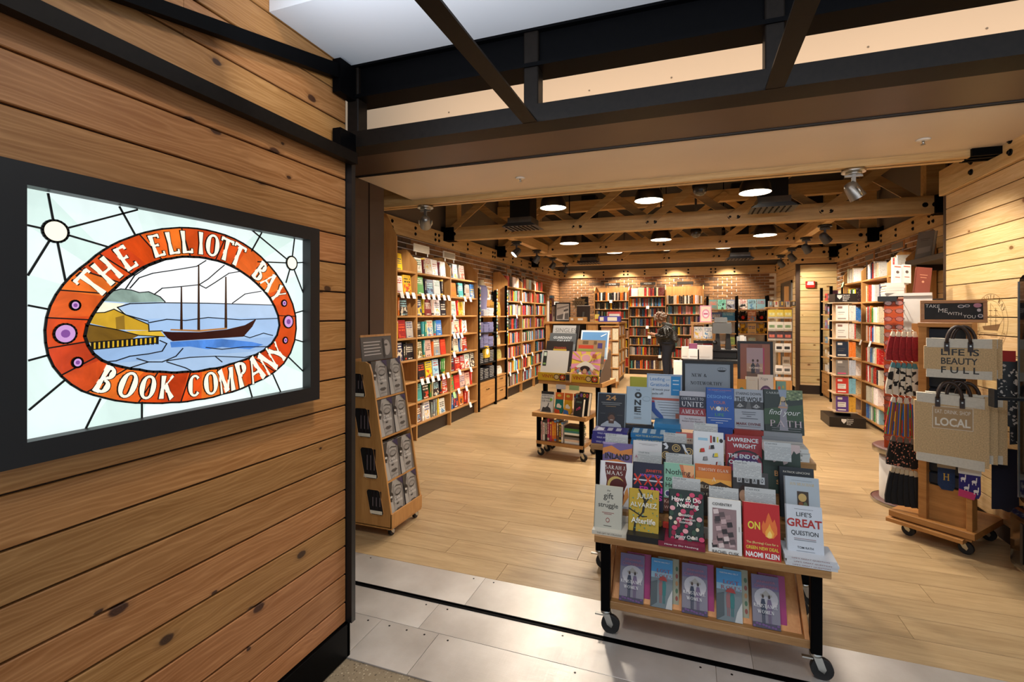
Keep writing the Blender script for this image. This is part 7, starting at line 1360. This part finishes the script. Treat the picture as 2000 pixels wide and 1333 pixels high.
for i, (c1, c2, n1, n2) in enumerate(hc):
    z = tz[i]; lv = ['lowest', 'second', 'third', 'fourth', 'fifth', 'top'][i]
    pbook(f'{n1} face-out paperback on the {lv} tier of the revolving tower', (hx0+.01, 7.715, z+.001), (-.03, 0, 0), hw*.58, .205, .03, c1, [('R', .1, .78, .5, .92, 'd8d4cc' if i < 4 else '8a6a60'), ('R', .1, .30, .8, .62, 'e0dcd4' if i in (0, 1) else c1), ('R', .12, .52, .7, .55, '4a4644'), ('R', .12, .40, .6, .42, '6a6664'), ('R', .1, .08, .8, .16, 'd0507a' if i == 2 else ('e6e2da' if i < 4 else '9a9088'))], False, group='paperbacks in the revolving tower')
    for j in range(5): stuff_book(Fr((0, 0, 0), 0), hx0+hw*.665+j*hw*.066, 7.72, z+.001, hw*.06, .13, .20, c2 if not (i == 4 and j == 4) else 'b8342c')
# ================================================================== EYEWEAR TOWER
EC = Vector((1.605, 4.73, 0)); er = -.35
et = thing('eyewear_tower', 'tall rotating eyewear display with orange panels and white base', 'display tower', (EC.x, EC.y, 0), er); OR_ = mat('eyewear_orange', 'b84a1c', .5); WH = mat('display_white', 'cfcac4', .5); MR = mat('maroon_disc', '5a2a22', .45)
obj('base_disc', M().lathe([(.001, .03), (.21, .03), (.225, .02), (.225, .0), (.001, 0)], 28), MR, et); obj('base_rim', M().lathe([(.226, 0), (.23, .01), (.226, .024)], 28), CHROME, et)
obj('drum', M().lathe([(.17, .03), (.17, .40), (.001, .40)], 28), WH, et); obj('mid_disc', M().lathe([(.001, .45), (.20, .45), (.215, .44), (.215, .40), (.001, .40)], 28), MR, et); obj('disc_rim', M().lathe([(.216, .40), (.219, .425), (.216, .44)], 28), CHROME, et)
S_ = .13
obj('column', M().box(-S_, S_, -S_, S_, .45, 1.62), OR_, et); obj('mirror_panel', M().box(-.01, S_+.03, -S_-.012, -S_-.002, 1.36, 1.64), WH, et); obj('top_tray', M().cbox(-.15, .16, -.16, .16, 1.64, 1.662, .004, axis='Z'), WH, et); obj('tray_riser', M().box(-.17, -.05, -.16, .10, 1.60, 1.64), BLKSAT, et)
rim_h = ['1c1a1a', '3a4a6a', '6a3a2a', 'b0aca6', '7a1f2a', '2a3a30']
EF = Fr((EC.x, EC.y, 0), er)
gl_me = {}
LENS = mat('spectacle_lens', 'eef2f4', .02, 0, 0, trans=.95)
def glasses_mesh(c):
    if c in gl_me: return gl_me[c]
    fr = M(); ln = M()
    for s in (-1, 1):
        fr.tube([(s*.034+.024*math.cos(a*PI/7), 0, .018*math.sin(a*PI/7)) for a in range(14)], .0022, 5, closed=True); ln.prism([(s*.034+.022*math.cos(a*PI/6), .016*math.sin(a*PI/6)) for a in range(12)], 'Y', -.0006, .0006)
        fr.tube([(s*.058, 0, .006), (s*.064, .005, .006), (s*.062, .06, .004), (s*.058, .11, -.012)], .0018, 5)
    fr.tube([(-.011, 0, .006), (0, -.002, .009), (.011, 0, .006)], .002, 5)
    gl_me[c] = (fr.mesh('frame', mat('spectacle_frame_'+c, c, .3, .2)), ln.mesh('lens', LENS)); return gl_me[c]
for rI in range(18):
    for cI in range(2):
        if cI == 1 and rI < 4: continue
        c = rim_h[(rI*2+cI*3) % 6]; f_, l_ = glasses_mesh(c); z = 1.585-rI*.061
        t = tag(link('reading_glasses', None, None, EF.p(-.066+.132*cI, -S_-.113, z), (0, 0, er)), f"{['left', 'right'][cI]} pair of reading glasses in {ORD[rI+1]} row from top of the eyewear tower", 'glasses', 'reading glasses on the eyewear tower')
        link('frame', f_, t); link('lens', l_, t)
# white books on the tower tray
stack(4, EC.x-.17, EC.y-.13, 1.6625, .12, .12, .020, 'd6d0c8', 'thick white book with red title', 'on top of the eyewear tower', 'TITLE'[:0] or None)
for i, (dx, lb) in enumerate(((-.17, 'left'), (-.07, 'right'))): pbook(f'white tilted book, {lb} of two standing on the eyewear tower', (EC.x+dx*.6-.01, EC.y-.10, 1.745), (-.22, .10, .1), .055, .15, .04, 'd9d2c8', [('R', .1, .86, .9, .92, 'b04a34'), ('R', .2, .3, .8, .34, 'b04a34'), ('E', .5, .6, .2, .08, '5a4a44')], group='books on the eyewear tower')
pbook('maroon cloth book leaning upright on the eyewear tower', (EC.x+.015, EC.y-.11, 1.664), (-.2, .14, -.1), .095, .21, .04, '7a3a2c', [('R', .25, .7, .75, .72, 'c98a6a'), ('R', .3, .6, .7, .62, 'c98a6a'), ('E', .5, .45, .08, .04, 'c98a6a')], group='books on the eyewear tower')
# ================================================================== SOCK AND TOTE CART
SR = -.70; SC = Fr((1.305, 4.06, 0), SR); CWd = .41
sc_ = tag(link('sock_cart', None, None, SC.p(0, 0, 0), (0, 0, SR)), 'wheeled wooden merchandiser with tote bags and socks by the right wall', 'display cart'); CARTW = wood('cart_wood', '96622f', 'bb8448', 'X', .45, 10, 2.0, .05)
obj('platform', M().cbox(-.02, CWd+.02, -.01, .5, .115, .155, .003, axis='X').box(.0, CWd, .01, .48, .095, .115), CARTW, sc_)
obj('platform', M().cbox(-.03, CWd-.03, -.03, .46, .078, .105, .003, axis='X'), CARTW, sc_)
for x, y in ((.05, .05), (CWd-.06, .05), (.05, .42), (CWd-.06, .42)): caster(sc_, x, y, .085, .038, True)
PX = .155; CT = 1.415
obj('upright', M().cbox(PX-.02, PX+.025, .02, .10, .155, CT, .002, axis='Z'), CARTW, sc_); obj('upright', M().cbox(CWd-.03, CWd, .02, .10, .155, CT, .002, axis='Z'), CARTW, sc_); obj('top_rail', M().cbox(PX-.02, CWd, .015, .10, CT, CT+.03, .002, axis='X'), CARTW, sc_)
obj('wing', M().box(.03, PX-.02, .20, .22, .155, CT+.02), CARTW, sc_); obj('end_panel', M().box(PX-.02, PX-.005, .1, .45, .155, CT), CARTW, sc_); obj('lower_panel', M().box(PX+.02, CWd-.03, .06, .075, .155, .38), CARTW, sc_)
SLAT = mat('navy_slatwall', '14202e', .45)
for i in range(13): obj('slat', M().cbox(PX+.025, CWd-.03, .06, .075, .39+i*.079, .39+i*.079+.07, .006, axis='X'), SLAT, sc_)
obj('slat_back', M().box(PX+.02, CWd-.03, .076, .09, .38, CT), mat('slat_gap', '05070a', .7), sc_)
# chalkboard
cb_ = tag(link('chalkboard_sign', None, None, SC.p(.145, .03, CT+.031), (-.06, 0, SR+.45)), 'small wood framed chalkboard reading TAKE ME WITH YOU on the sock cart', 'chalkboard'); bw_, bh_ = .325, .145
obj('frame', M().cbox(0, bw_, 0, .02, 0, .02, .002, axis='X').cbox(0, bw_, 0, .02, bh_-.02, bh_, .002, axis='X').box(0, .02, 0, .02, .02, bh_-.02).box(bw_-.02, bw_, 0, .02, .02, bh_-.02), CARTW, cb_); obj('slate', M().box(.018, bw_-.018, .006, .014, .018, bh_-.018), mat('slate', '1a1a1b', .7, 0, .3, 20), cb_)
printed(cb_, bw_, bh_, .006, [('T', 'TAKE', .19, .74, .22, 'd8d4cc', {'b': -.01, 'rot': .06}), ('T', 'ME', .35, .54, .14, 'd8d4cc', {'b': -.01, 'rot': .06}), ('T', 'WITH', .52, .40, .22, 'd8d4cc', {'b': -.01, 'rot': .06}), ('T', 'YOU', .74, .27, .18, 'd8d4cc', {'b': -.01, 'rot': .06}), ('E', .62, .72, .05, .07, 'b9aeb0'), ('E', .62, .72, .035, .05, '1a1a1b'), ('E', .71, .74, .04, .06, 'b9aeb0'), ('E', .71, .74, .028, .04, '1a1a1b'), ('E', .86, .76, .06, .10, 'a8687a'), ('E', .88, .55, .03, .07, 'b9aeb0'), ('E', .9, .3, .04, .08, 'b9aeb0'), ('E', .9, .3, .025, .05, '1a1a1b')])
# totes
JUTE = mat('jute', 'c6a87c', .9, 0, .22, 160); CANV = mat('canvas_band', 'cfc8b8', .9, 0, .06, 80); LEA = mat('dark_leather', '2e1d15', .5)
def tote(label, x, y, z, w, h, dp, yaw, texts=None, frame=None, sag=.0):
    t = tag(link('tote_bag', None, None, SC.p(x, y, z), (0, 0, SR+yaw)), label, 'tote bag', 'jute tote bags on the cart')
    def panel(z0, z1, b0, b1): return M().prism([(0, z0), (w, z0+sag), (w, z1+sag*.6), (w*.5, z1-.004), (0, z1)], 'Y', b0, b1)
    obj('body', panel(.05, h-.055, 0, dp).prism([(0, .05), (dp, .05), (dp, h-.05), (0, h-.05)], 'X', -.012, 0), JUTE, t); obj('bottom_band', panel(0, .052, -.001, dp), CANV, t); obj('top_band', panel(h-.057, h, -.001, dp), CANV, t); obj('gusset', M().prism([(0, .0), (dp, .02), (dp+.03, h*.5), (dp, h-.01), (0, h)], 'X', w, w+.02), JUTE, t)
    for k in range(2):
        a = obj('handle', M().tube([(w*.32+(w*.36)*(.5-.5*math.cos(PI*i/12)), -.004+dp*.9*k, h-.03+.105*math.sin(PI*i/12)) for i in range(13)], .009, 8), LEA, t)
        if k == 0: obj('handle_tab', M().box(w*.32-.012, w*.32+.012, -.008, 0, h-.08, h-.02).box(w*.68-.012, w*.68+.012, -.008, 0, h-.08, h-.02), LEA, a); obj('rivet', M().cyl((w*.32, -.012, h-.045), (w*.32, -.008, h-.045), .005, 8).cyl((w*.68, -.012, h-.045), (w*.68, -.008, h-.045), .005, 8), CHROME, a)
    if texts: printed(t, w, h, -.0005, texts)
    return t
tote('small jute tote lettered LIFE IS BEAUTY FULL at front of the upper row', .235, -.13, 1.105, .30, .245, .03, .42, [('T', 'LIFE IS', .52, .655, .58, '26221c', {'hh': .165, 'b': .03}), ('T', 'BEAUTY', .51, .43, .56, '26221c', {'hh': .165, 'b': .03}), ('T', 'F U L L', .52, .205, .58, '26221c', {'hh': .165, 'b': .03})])
tote('small plain jute tote just behind the lettered upper one', .25, -.095, 1.115, .30, .235, .03, .42); 
tote('large jute tote printed with a LOCAL shopping slogan, front of lower row', .195, -.16, .575, .315, .43, .04, .42, [('R', .24, .50, .84, .82, 'd6cdbb'), ('R', .25, .507, .83, .813, 'ab8b60'), ('T', 'EAT. DRINK. SHOP', .54, .745, .52, 'e0d8c8', {'hh': .055, 'b': 0}), ('T', 'LOCAL', .54, .60, .52, 'e0d8c8', {'hh': .12, 'b': .05})], sag=-.02)
tote('large plain jute tote hanging behind the slogan tote', .225, -.115, .60, .31, .41, .04, .42)
tote('rearmost large jute tote at the right end of the lower row', .255, -.07, .60, .31, .40, .03, .42)
# socks under the totes
def long_sock(label, x, y, z, c, band, w=.085, h=.20, motif=None, toe=None):
    t = tag(link('sock_pair', None, None, SC.p(x, y, z), (0, 0, SR+.35)), label, 'socks', 'sock pairs under the totes')
    obj('sock', M().prism([(0, .03), (.02, 0), (w-.01, 0), (w, .03), (w*.98, h), (w*.02, h)], 'Y', 0, .018), mat('sock_'+c, c, .9, 0, .12, 90), t); obj('band', M().box(-.002, w+.002, -.002, .02, h-.06, h+.03), mat('sock_tag_'+band, band, .7), t); obj('hook_tab', M().box(w*.4, w*.6, .0, .004, h+.03, h+.05), pm('2a2a2c'), t)
    if toe: obj('toe', M().prism([(-.004, .0), (w*.7, -.012), (w*.8, .03), (.0, .045)], 'Y', -.003, .0), mat('sock_'+toe, toe, .9), t)
    if motif: printed(t, w, h, -.0004, motif)
    return t
long_sock('navy ribbed sock pair with a gold letter H', .235, .03, .37, '1c3154', '9a8a70', motif=[('F', 'H', .5, .42, .34, 'c9a030', {'hh': .22, 'tn': .09})])
llam = [q for i, (a, b) in enumerate(((.2, .55), (.7, .5), (.35, .28), (.78, .22))) for q in (('E', a, b, .12, .045, 'dcd4d0'), ('R', a-.1, b-.1, a-.06, b, 'dcd4d0'), ('R', a+.05, b-.1, a+.09, b, 'dcd4d0'), ('P', [(a+.07, b), (a+.12, b), (a+.13, b+.14), (a+.08, b+.13)], 'dcd4d0'))]
long_sock('purple sock pair with white llamas and a pink toe', .355, -.01, .37, '2c2266', 'd2cec4', w=.10, motif=llam, toe='c23a6a')
# side socks on hooks
def hang(kind, k, i, x, y, z, h, c, pr, lab):
    t = tag(link('hanging_socks', None, None, SC.p(x, y, z), (0, .05*(2-i), SR+.75)), lab, 'socks', 'hanging socks on the cart side')
    obj('sock', M().prism([(-.022, -h), (.018, -h), (.026, -h*.85), (.022, -h*.3), (.015, -.03), (-.015, -.03), (-.022, -h*.4), (-.028, -h*.8)], 'Y', -.008, .008), c, t); obj('header', M().prism([(-.014, -.035), (.014, -.035), (.008, .0), (-.008, 0)], 'Y', -.009, .009), mat('sock_header_'+pr, pr, .6), t); obj('hook', M().tube([(0, 0, .0), (0, .03, .012), (0, .10, .012)], .002, 5), CHROME, t)
def cow():
    m, t, b = newmat('cow_knit'); N = NT(t); n = N.noise(N.randco(9), 28, 1); N.l(N.mix(N.math('GREATER_THAN', n, .56), lin('cfc6b4'), lin('1c1a18')), b.inputs['Base Color']); b.inputs['Roughness'].default_value = .9; return m
def stripes(name, cs, sc=55):
    m, t, b = newmat(name); N = NT(t); sx = N.n('ShaderNodeSeparateXYZ'); N.l(N.randco(5), sx.inputs[0]); f = N.math('FRACT', N.math('MULTIPLY', sx.outputs[0], sc)); N.l(N.ramp(f, [(i/len(cs), lin(c)) for i, c in enumerate(cs)], 'CONSTANT'), b.inputs['Base Color']); b.inputs['Roughness'].default_value = .85; return m
def dots():
    m, t, b = newmat('dotted_knit'); N = NT(t); vo = N.n('ShaderNodeTexVoronoi'); N.l(N.randco(9), vo.inputs['Vector']); vo.inputs['Scale'].default_value = 60; N.l(N.mix(N.math('LESS_THAN', vo.outputs['Distance'], .3), lin('17130f'), lin('d88a70')), b.inputs['Base Color']); b.inputs['Roughness'].default_value = .9; return m
kinds = [('red', mat('red_knit', '8f1c20', .85, 0, .2, 80), 'd8c8b0', 5, .20, 1.38), ('cow-patterned', cow(), '4a7f86', 5, .22, 1.165), ('rainbow striped', stripes('rainbow_knit', ['2f5fae', 'c9a42a', 'b02a22', '2a7a3a', 'b02a22', '2f5fae'], 38), 'c9c4b8', 4, .26, .925), ('pink-dotted black', dots(), '6a6058', 4, .20, .655), ('plain black', mat('black_knit', '101216', .85, 0, .2, 60), 'b9a88a', 6, .25, .44)]
for ki, (nm, mt_, hdc, n, h, z) in enumerate(kinds):
    for i in range(n):
        hang(nm, ki, i, -.015+i*.145/n, .06-.012*(n-i)*.3, z, h, mt_, hdc, f'{nm} sock pair, {ORD[i+1]} from left on the side of the sock cart')
# sequinned bags hanging at the cart's far end
def sequin():
    m, t, b = newmat('black_sequin'); N = NT(t); vo = N.n('ShaderNodeTexVoronoi'); N.l(N.objco(), vo.inputs['Vector']); vo.inputs['Scale'].default_value = 95; sc = N.n('ShaderNodeSeparateColor'); N.l(vo.outputs['Color'], sc.inputs[0])
    N.l(N.mix(N.math('GREATER_THAN', sc.outputs[0], .82), lin('0c0b0d'), lin('c9c6c2')), b.inputs['Base Color']); b.inputs['Roughness'].default_value = .3; return m
SEQ = sequin()
for i, (x, y, z, w, h, lb, mt_, mn) in enumerate(((.50, .10, .82, .10, .40, 'black sequinned scarf hanging at the right end of the cart', SEQ, 'scarf'), (.53, .20, .70, .12, .50, 'second black sequinned scarf behind the first at the cart end', SEQ, 'scarf'), (.47, .12, .30, .12, .38, 'dark navy leggings hanging below the sequinned scarves', mat('navy_knit', '0d1024', .9), 'leggings'))):
    t = tag(link(mn, None, None, SC.p(x, y, z), (0, 0, SR+.3)), lb, mn); obj('cloth', M().prism([(0, 0), (w*.35, .01), (w*.6, 0), (w, .015), (w*.94, h*.6), (w, h), (0, h)], 'Y', 0, .03), mt_, t); obj('hook', M().tube([(w*.5, .015, h), (w*.5, .015, h+.03), (w*.5-.05, .06, h+.03)], .003, 5), BLKSAT, t)
    if i == 0: obj('price_tag', M().box(.01, .08, -.003, 0, h-.005, h+.06), mat('tag_red', 'a81f1c', .6), t)
# ================================================================== BLACK KIOSK AT THE RIGHT EDGE
kx = atZ(1984, 1130).x+.015; ky = atZ(1984, 1130).y
kk_ = thing('drinks_cooler', 'glossy black upright cabinet cut by the right edge of the picture', 'cabinet', (kx, ky, 0)); GB = mat('gloss_black', '08080a', .12, 0, 0, coat=.6)
kw_, kd_, kh_ = 1.915-kx, .62, atY(1990, 532, 3.55).z
def rbox(x0, x1, z0, z1, r): return [(x0+r, z0), (x1, z0), (x1, z1), (x0+r, z1)]+[(x0+r+r*math.cos(a), z1-r+r*math.sin(a)) for a in (PI*.6, PI*.75, PI*.9, PI)]+[(x0+r+r*math.cos(a), z0+r+r*math.sin(a)) for a in (PI, PI*1.1, PI*1.25, PI*1.4)]
obj('cabinet', M().prism(rbox(.0, kw_, .42, kh_, .05), 'Y', -kd_, 0), GB, kk_); obj('lower_housing', M().prism(rbox(-.03, kw_, .04, .41, .06), 'Y', -kd_-.02, .02), GB, kk_); obj('chrome_edge', M().box(-.004, .004, .002, .008, .46, kh_-.05), CHROME, kk_)
for i in range(4): obj('foot', M().cyl((.04+.1*(i % 2), -.06-.45*(i//2), 0), (.04+.1*(i % 2), -.06-.45*(i//2), .05), .02, 10), BLKSAT, kk_)
for i in range(5): obj('vent', M().box(-.034, -.026, -.30+.05*i, -.275+.05*i, .12, .34), BLKSAT, kk_)
obj('arm_bracket', M().box(-.16, -.02, -.10, -.08, 1.02, 1.035).box(-.165, -.15, -.12, -.06, .98, 1.08), BLKSAT, kk_)
# ================================================================== SHELF LEDGE, BOOK AND LAMP ON THE RIGHT
sh = thing('wall_ledge', 'grey floating ledge on the pine boards above the eyewear tower', 'shelf', (2.20, 5.55, 2.02)); obj('board', M().cbox(0, .35, 0, .95, 0, .055, .003, axis='Y'), mat('ledge_grey', '4a4744', .5), sh); obj('bracket', M().box(.05, .35, .1, .13, -.06, 0).box(.05, .35, .8, .83, -.06, 0), BLKSAT, sh)
o = pbook('grey hardback standing on the floating ledge', (2.24, 6.38, 2.076), (-.18, 0, -1.05), .17, .30, .04, '6f6a66', [('R', .2, .72, .8, .74, '4a4642'), ('R', .25, .66, .7, .68, '4a4642'), ('P', [(.1, .2), (.9, .25), (.9, .45), (.1, .4)], '8a8580')])
sh2 = thing('wall_ledge', 'lower dark ledge with a white pot beside the eyewear tower', 'shelf', (2.22, 5.15, 1.60)); obj('board', M().cbox(0, .33, 0, .8, 0, .05, .003, axis='Y'), BLKSAT, sh2); obj('bracket', M().box(.05, .33, .1, .13, -.05, 0).box(.05, .33, .66, .69, -.05, 0), BLKSAT, sh2)
wp = thing('ceramic_pot', 'white ceramic pot standing on the lower dark ledge', 'pot', (2.33, 5.45, 1.651)); obj('pot', M().lathe([(.001, 0), (.075, 0), (.085, .05), (.09, .14), (.084, .145), (.07, .05), (.001, .02)], 20), mat('white_ceramic', 'ddd6c8', .35), wp); obj('foot_ring', M().lathe([(.078, 0), (.08, .006), (.076, .01)], 20), mat('white_ceramic', 'ddd6c8', .35), wp)
# ================================================================== EMBLEM BURNT INTO THE RIGHT WALL
EX = 1.9285; ec = (4.275, 1.445); BURN = mat('burnt_mark', '6a4a24', .8); em = M()
def eq(a, b, w=.0022):
    L = math.hypot(b[0]-a[0], b[1]-a[1]) or 1e-6; nx, nz = -(b[1]-a[1])/L*w/2, (b[0]-a[0])/L*w/2
    em.poly([(EX, a[0]+nx, a[1]+nz), (EX, b[0]+nx, b[1]+nz), (EX, b[0]-nx, b[1]-nz), (EX, a[0]-nx, a[1]-nz)])
def ep(x, z): return (ec[0]-x, ec[1]+z)
for r in (.195, .150):
    for i in range(40): a, b = 2*PI*i/40, 2*PI*(i+1)/40; eq(ep(r*math.cos(a), r*math.sin(a)), ep(r*math.cos(b), r*math.sin(b)))
for mx, z0, z1 in ((-.06, -.03, .11), (0, -.03, .13), (.06, -.03, .10)):
    eq(ep(mx, z0), ep(mx, z1), .003)
    for k in range(3): eq(ep(mx-.022, z0+.04+k*.035), ep(mx+.022, z0+.04+k*.035), .003)
em.poly([(EX, *ep(-.10, -.03)), (EX, *ep(.11, -.01)), (EX, *ep(.08, -.055)), (EX, *ep(-.08, -.055))]); eq(ep(.11, -.01), ep(.15, .03), .002); eq(ep(0, .13), ep(.14, .02), .0015)
for k in range(4): eq(ep(-.12+.04*k, -.075-.008*k), ep(.08, -.075-.008*k), .003)
obj('emblem_lines', em, BURN, wright)
el = M()
def arc_text(s, r, a0, a1, hh, flip=False):
    n = len(s)
    for i, ch in enumerate(s):
        if ch == ' ': continue
        a = math.radians(a0+(a1-a0)*i/(n-1)); x, z = r*math.cos(a), r*math.sin(a); rot = a-PI/2 if not flip else a+PI/2
        X = Matrix.Translation((EX, ec[0]-x, ec[1]+z)) @ Matrix(((0, 0, -1, 0), (-1, 0, 0, 0), (0, 1, 0, 0), (0, 0, 0, 1))) @ Matrix.Rotation(rot, 4, 'Z')
        put_text(el, ch, X, height=hh, style='f')
arc_text('ELLIOTT BAY', .172, 150, 30, .030); arc_text('BOOK COMPANY', .172, 205, 335, .026, True)
obj('emblem_lettering', el, BURN, wright)
# ================================================================== BROWSING PERSON
PX_, PY_ = atY(1304, 735, 12.0).x, 12.0
pr = thing('person', 'person in black puffer jacket and dark jeans browsing the back shelves', 'person', (PX_, PY_, 0), PI)   # local +x faces the photo's left
SKIN = mat('skin', 'c08a6c', .55, 0, .05); JACK = None
def skin_mesh(name, chains, mt, parent, sub=2, root=0):
    """chains of (point, radius); points that coincide are joined"""
    vs = []; rs = []; es = []; ix = {}
    def vid(p, r):
        k = tuple(round(c, 4) for c in p)
        if k not in ix: ix[k] = len(vs); vs.append(p); rs.append(r)
        return ix[k]
    for ch in chains:
        pv = None
        for p, r in ch:
            i = vid(p, r)
            if pv is not None and pv != i: es.append((pv, i))
            pv = i
    me = bpy.data.meshes.new(name); me.from_pydata(vs, es, []); me.materials.append(mt); o = link(name, me, parent)
    md = o.modifiers.new('skin', 'SKIN'); md.use_smooth_shade = True
    for i, r in enumerate(rs):
        sv = me.skin_vertices[0].data[i]; sv.radius = (r, r) if not isinstance(r, tuple) else r; sv.use_root = (i == root)
    s = o.modifiers.new('sub', 'SUBSURF'); s.levels = sub; s.render_levels = sub; return o
hipL, hipR = (0, .10, .80), (0, -.10, .80)
def leg(s, fwd): return [((0, 0, .86), .15), ((0.0, s*.10, .78), .12), ((.02+fwd*.4, s*.10, .45), .075), ((-.02+fwd, s*.10, .10), .048), ((-.02+fwd, s*.10, .05), .045), ((.10+fwd, s*.105, .035), .035)]
body = [leg(1, .05), leg(-1, -.03), [((0, 0, .86), .15), ((.01, 0, 1.0), .16), ((.02, 0, 1.14), .15), ((.05, 0, 1.26), .06), ((.10, 0, 1.32), .05), ((.145, 0, 1.37), .085), ((.165, 0, 1.41), .075)]]
wrists = {}
for s in (1, -1):
    w_ = (.30, s*.10, 1.02); wrists[s] = w_
    body.append([((.02, 0, 1.14), .15), ((.03, s*.19, 1.17), .06), ((.0, s*.24, .97), .05), (w_, .028), ((.345, s*.075, 1.035), .03), ((.37, s*.062, 1.04), .026)])
    for k, (dy, L, up) in enumerate(((.018, .055, .006), (.006, .062, .008), (-.006, .058, .004), (-.018, .045, -.004))):
        body.append([((.37, s*.062, 1.04), .026), ((.395, s*(.060+dy), 1.042+up), .0095), ((.395+L*.6, s*(.055+dy), 1.045+up*2), .0085), ((.39+L, s*(.045+dy), 1.05+up*2), .007)])
    body.append([((.345, s*.075, 1.035), .03), ((.355, s*.05, 1.06), .010), ((.38, s*.035, 1.075), .008)])
skin_mesh('body', body, SKIN, pr)
def puffer():
    m, t, b = newmat('black_puffer'); N = NT(t); sx = N.n('ShaderNodeSeparateXYZ'); N.l(N.objco(), sx.inputs[0]); wv = N.math('MULTIPLY_ADD', N.math('SINE', N.math('MULTIPLY', N.math('ADD', sx.outputs[2], N.math('MULTIPLY', sx.outputs[0], .25)), 210)), .5, .5)
    N.l(N.ramp(wv, [(.1, lin('0d0c0c')), (.8, lin('2e2b28'))]), b.inputs['Base Color']); b.inputs['Roughness'].default_value = .38; N.bump(wv, b, .8, .02); return m
PUF = puffer()
skin_mesh('jacket', [[((-.01, 0, .78), .23), ((.0, 0, .90), .275), ((.02, 0, 1.04), .245), ((.03, 0, 1.17), .20), ((.055, 0, 1.255), .085)]]+[[((.03, 0, 1.17), .20), ((.03, s*.20, 1.17), .085), ((-.005, s*.255, .975), .075), ((.14, s*.19, .985), .06), ((.275, s*.11, 1.015), .042)] for s in (1, -1)], PUF, pr)
skin_mesh('jeans', [[((0, 0, .86), .17), ((0, s*.10, .77), .135), ((.02+f*.4, s*.10, .45), .092), ((-.02+f, s*.10, .13), .066), ((-.02+f, s*.10, .07), .066)] for s, f in ((1, .05), (-1, -.03))], mat('dark_denim', '1a2030', .8, 0, .15, 40), pr)
for s, f in ((1, .05), (-1, -.03)): skin_mesh('shoe', [[((-.05+f, s*.10, .045), .045), ((.04+f, s*.10, .042), .045), ((.13+f, s*.105, .035), .033)]], mat('dark_shoe', '141210', .5), pr)
# head shape, face and hair
hd0 = obj('head', M().ball((0, 0, 0), .088, .075, .11, 20, 14), SKIN, pr, (.16, 0, 1.385), (0, .45, 0))
obj('nose', M().prism([(.082, -.02), (.108, -.022), (.086, .016)], 'Y', -.010, .010), SKIN, hd0); obj('mouth', M().ball((.078, 0, -.05), .008, .024, .005, 10, 6), mat('lips', '8a4a40', .5), hd0)
for s in (1, -1): obj('eye', M().ball((.078, s*.030, .012), .009, .013, .006, 10, 6), mat('eye_dark', '2a1c14', .3), hd0); obj('ear', M().ball((-.005, s*.076, -.005), .018, .008, .028, 10, 8), SKIN, hd0)
hair = M(); hr = random.Random(4); hair.ball((-.03, 0, .028), .112, .108, .122, 16, 10, 0)
for i in range(190):
    a = hr.uniform(0, 2*PI); e = hr.uniform(-.35, 1.45); rx = math.cos(e); p = (-.015+.128*rx*math.cos(a), .118*rx*math.sin(a), .02+.135*math.sin(e))
    if p[0] > .07 and p[2] < .04: continue
    hair.ball(p, hr.uniform(.018, .03), None, None, 7, 5, hr.randint(0, 1))
hr_o = obj('hair', hair, [mat('hair_brown', '8a5f44', .7, 0, .3, 50), mat('hair_grey', 'b5a99c', .7, 0, .2, 50)], hd0); hr_o['kind'] = 'stuff'
obj('collar', M().tube([(.02+.085*math.cos(a*PI/8), .10*math.sin(a*PI/8), 1.265+.02*math.cos(a*PI/8)) for a in range(16)], .036, 10, closed=True), mat('grey_hood', '5f6360', .85, 0, .2, 60), pr)
# ---- every further spine-out book on the rear shelves, too many to be single things
def stuff_mat():
    m, t, b = newmat('rear_book_covers'); N = NT(t); at = N.n('ShaderNodeAttribute'); at.attribute_name = 'cov'
    n = N.noise(N.mapping(N.objco(), sc=(1, 1, 3)), 45, 2, .6); k = N.math('MULTIPLY', N.math('GREATER_THAN', n, .63), .55)
    bw = N.n('ShaderNodeRGBToBW'); N.l(at.outputs['Color'], bw.inputs[0])
    ink = N.mix(N.math('GREATER_THAN', bw.outputs[0], .3), lin('e8dcc0'), lin('50302a'))
    N.l(N.mix(k, at.outputs['Color'], ink), b.inputs['Base Color']); b.inputs['Roughness'].default_value = .4; return m
me = STUFF.mesh('shelved_books', stuff_mat())
ca = me.color_attributes.new('cov', 'FLOAT_COLOR', 'CORNER')
li = 0
for p, c in zip(me.polygons, STUFFC):
    for l in p.loop_indices: ca.data[l].color = c
so = link('shelved_books', me); tag(so, 'tightly packed rows of mixed books filling the rear and right-hand shelves', 'books', kind='stuff')
print('individual books', NBOOK[0], 'stuff', len(STUFFC)//8)
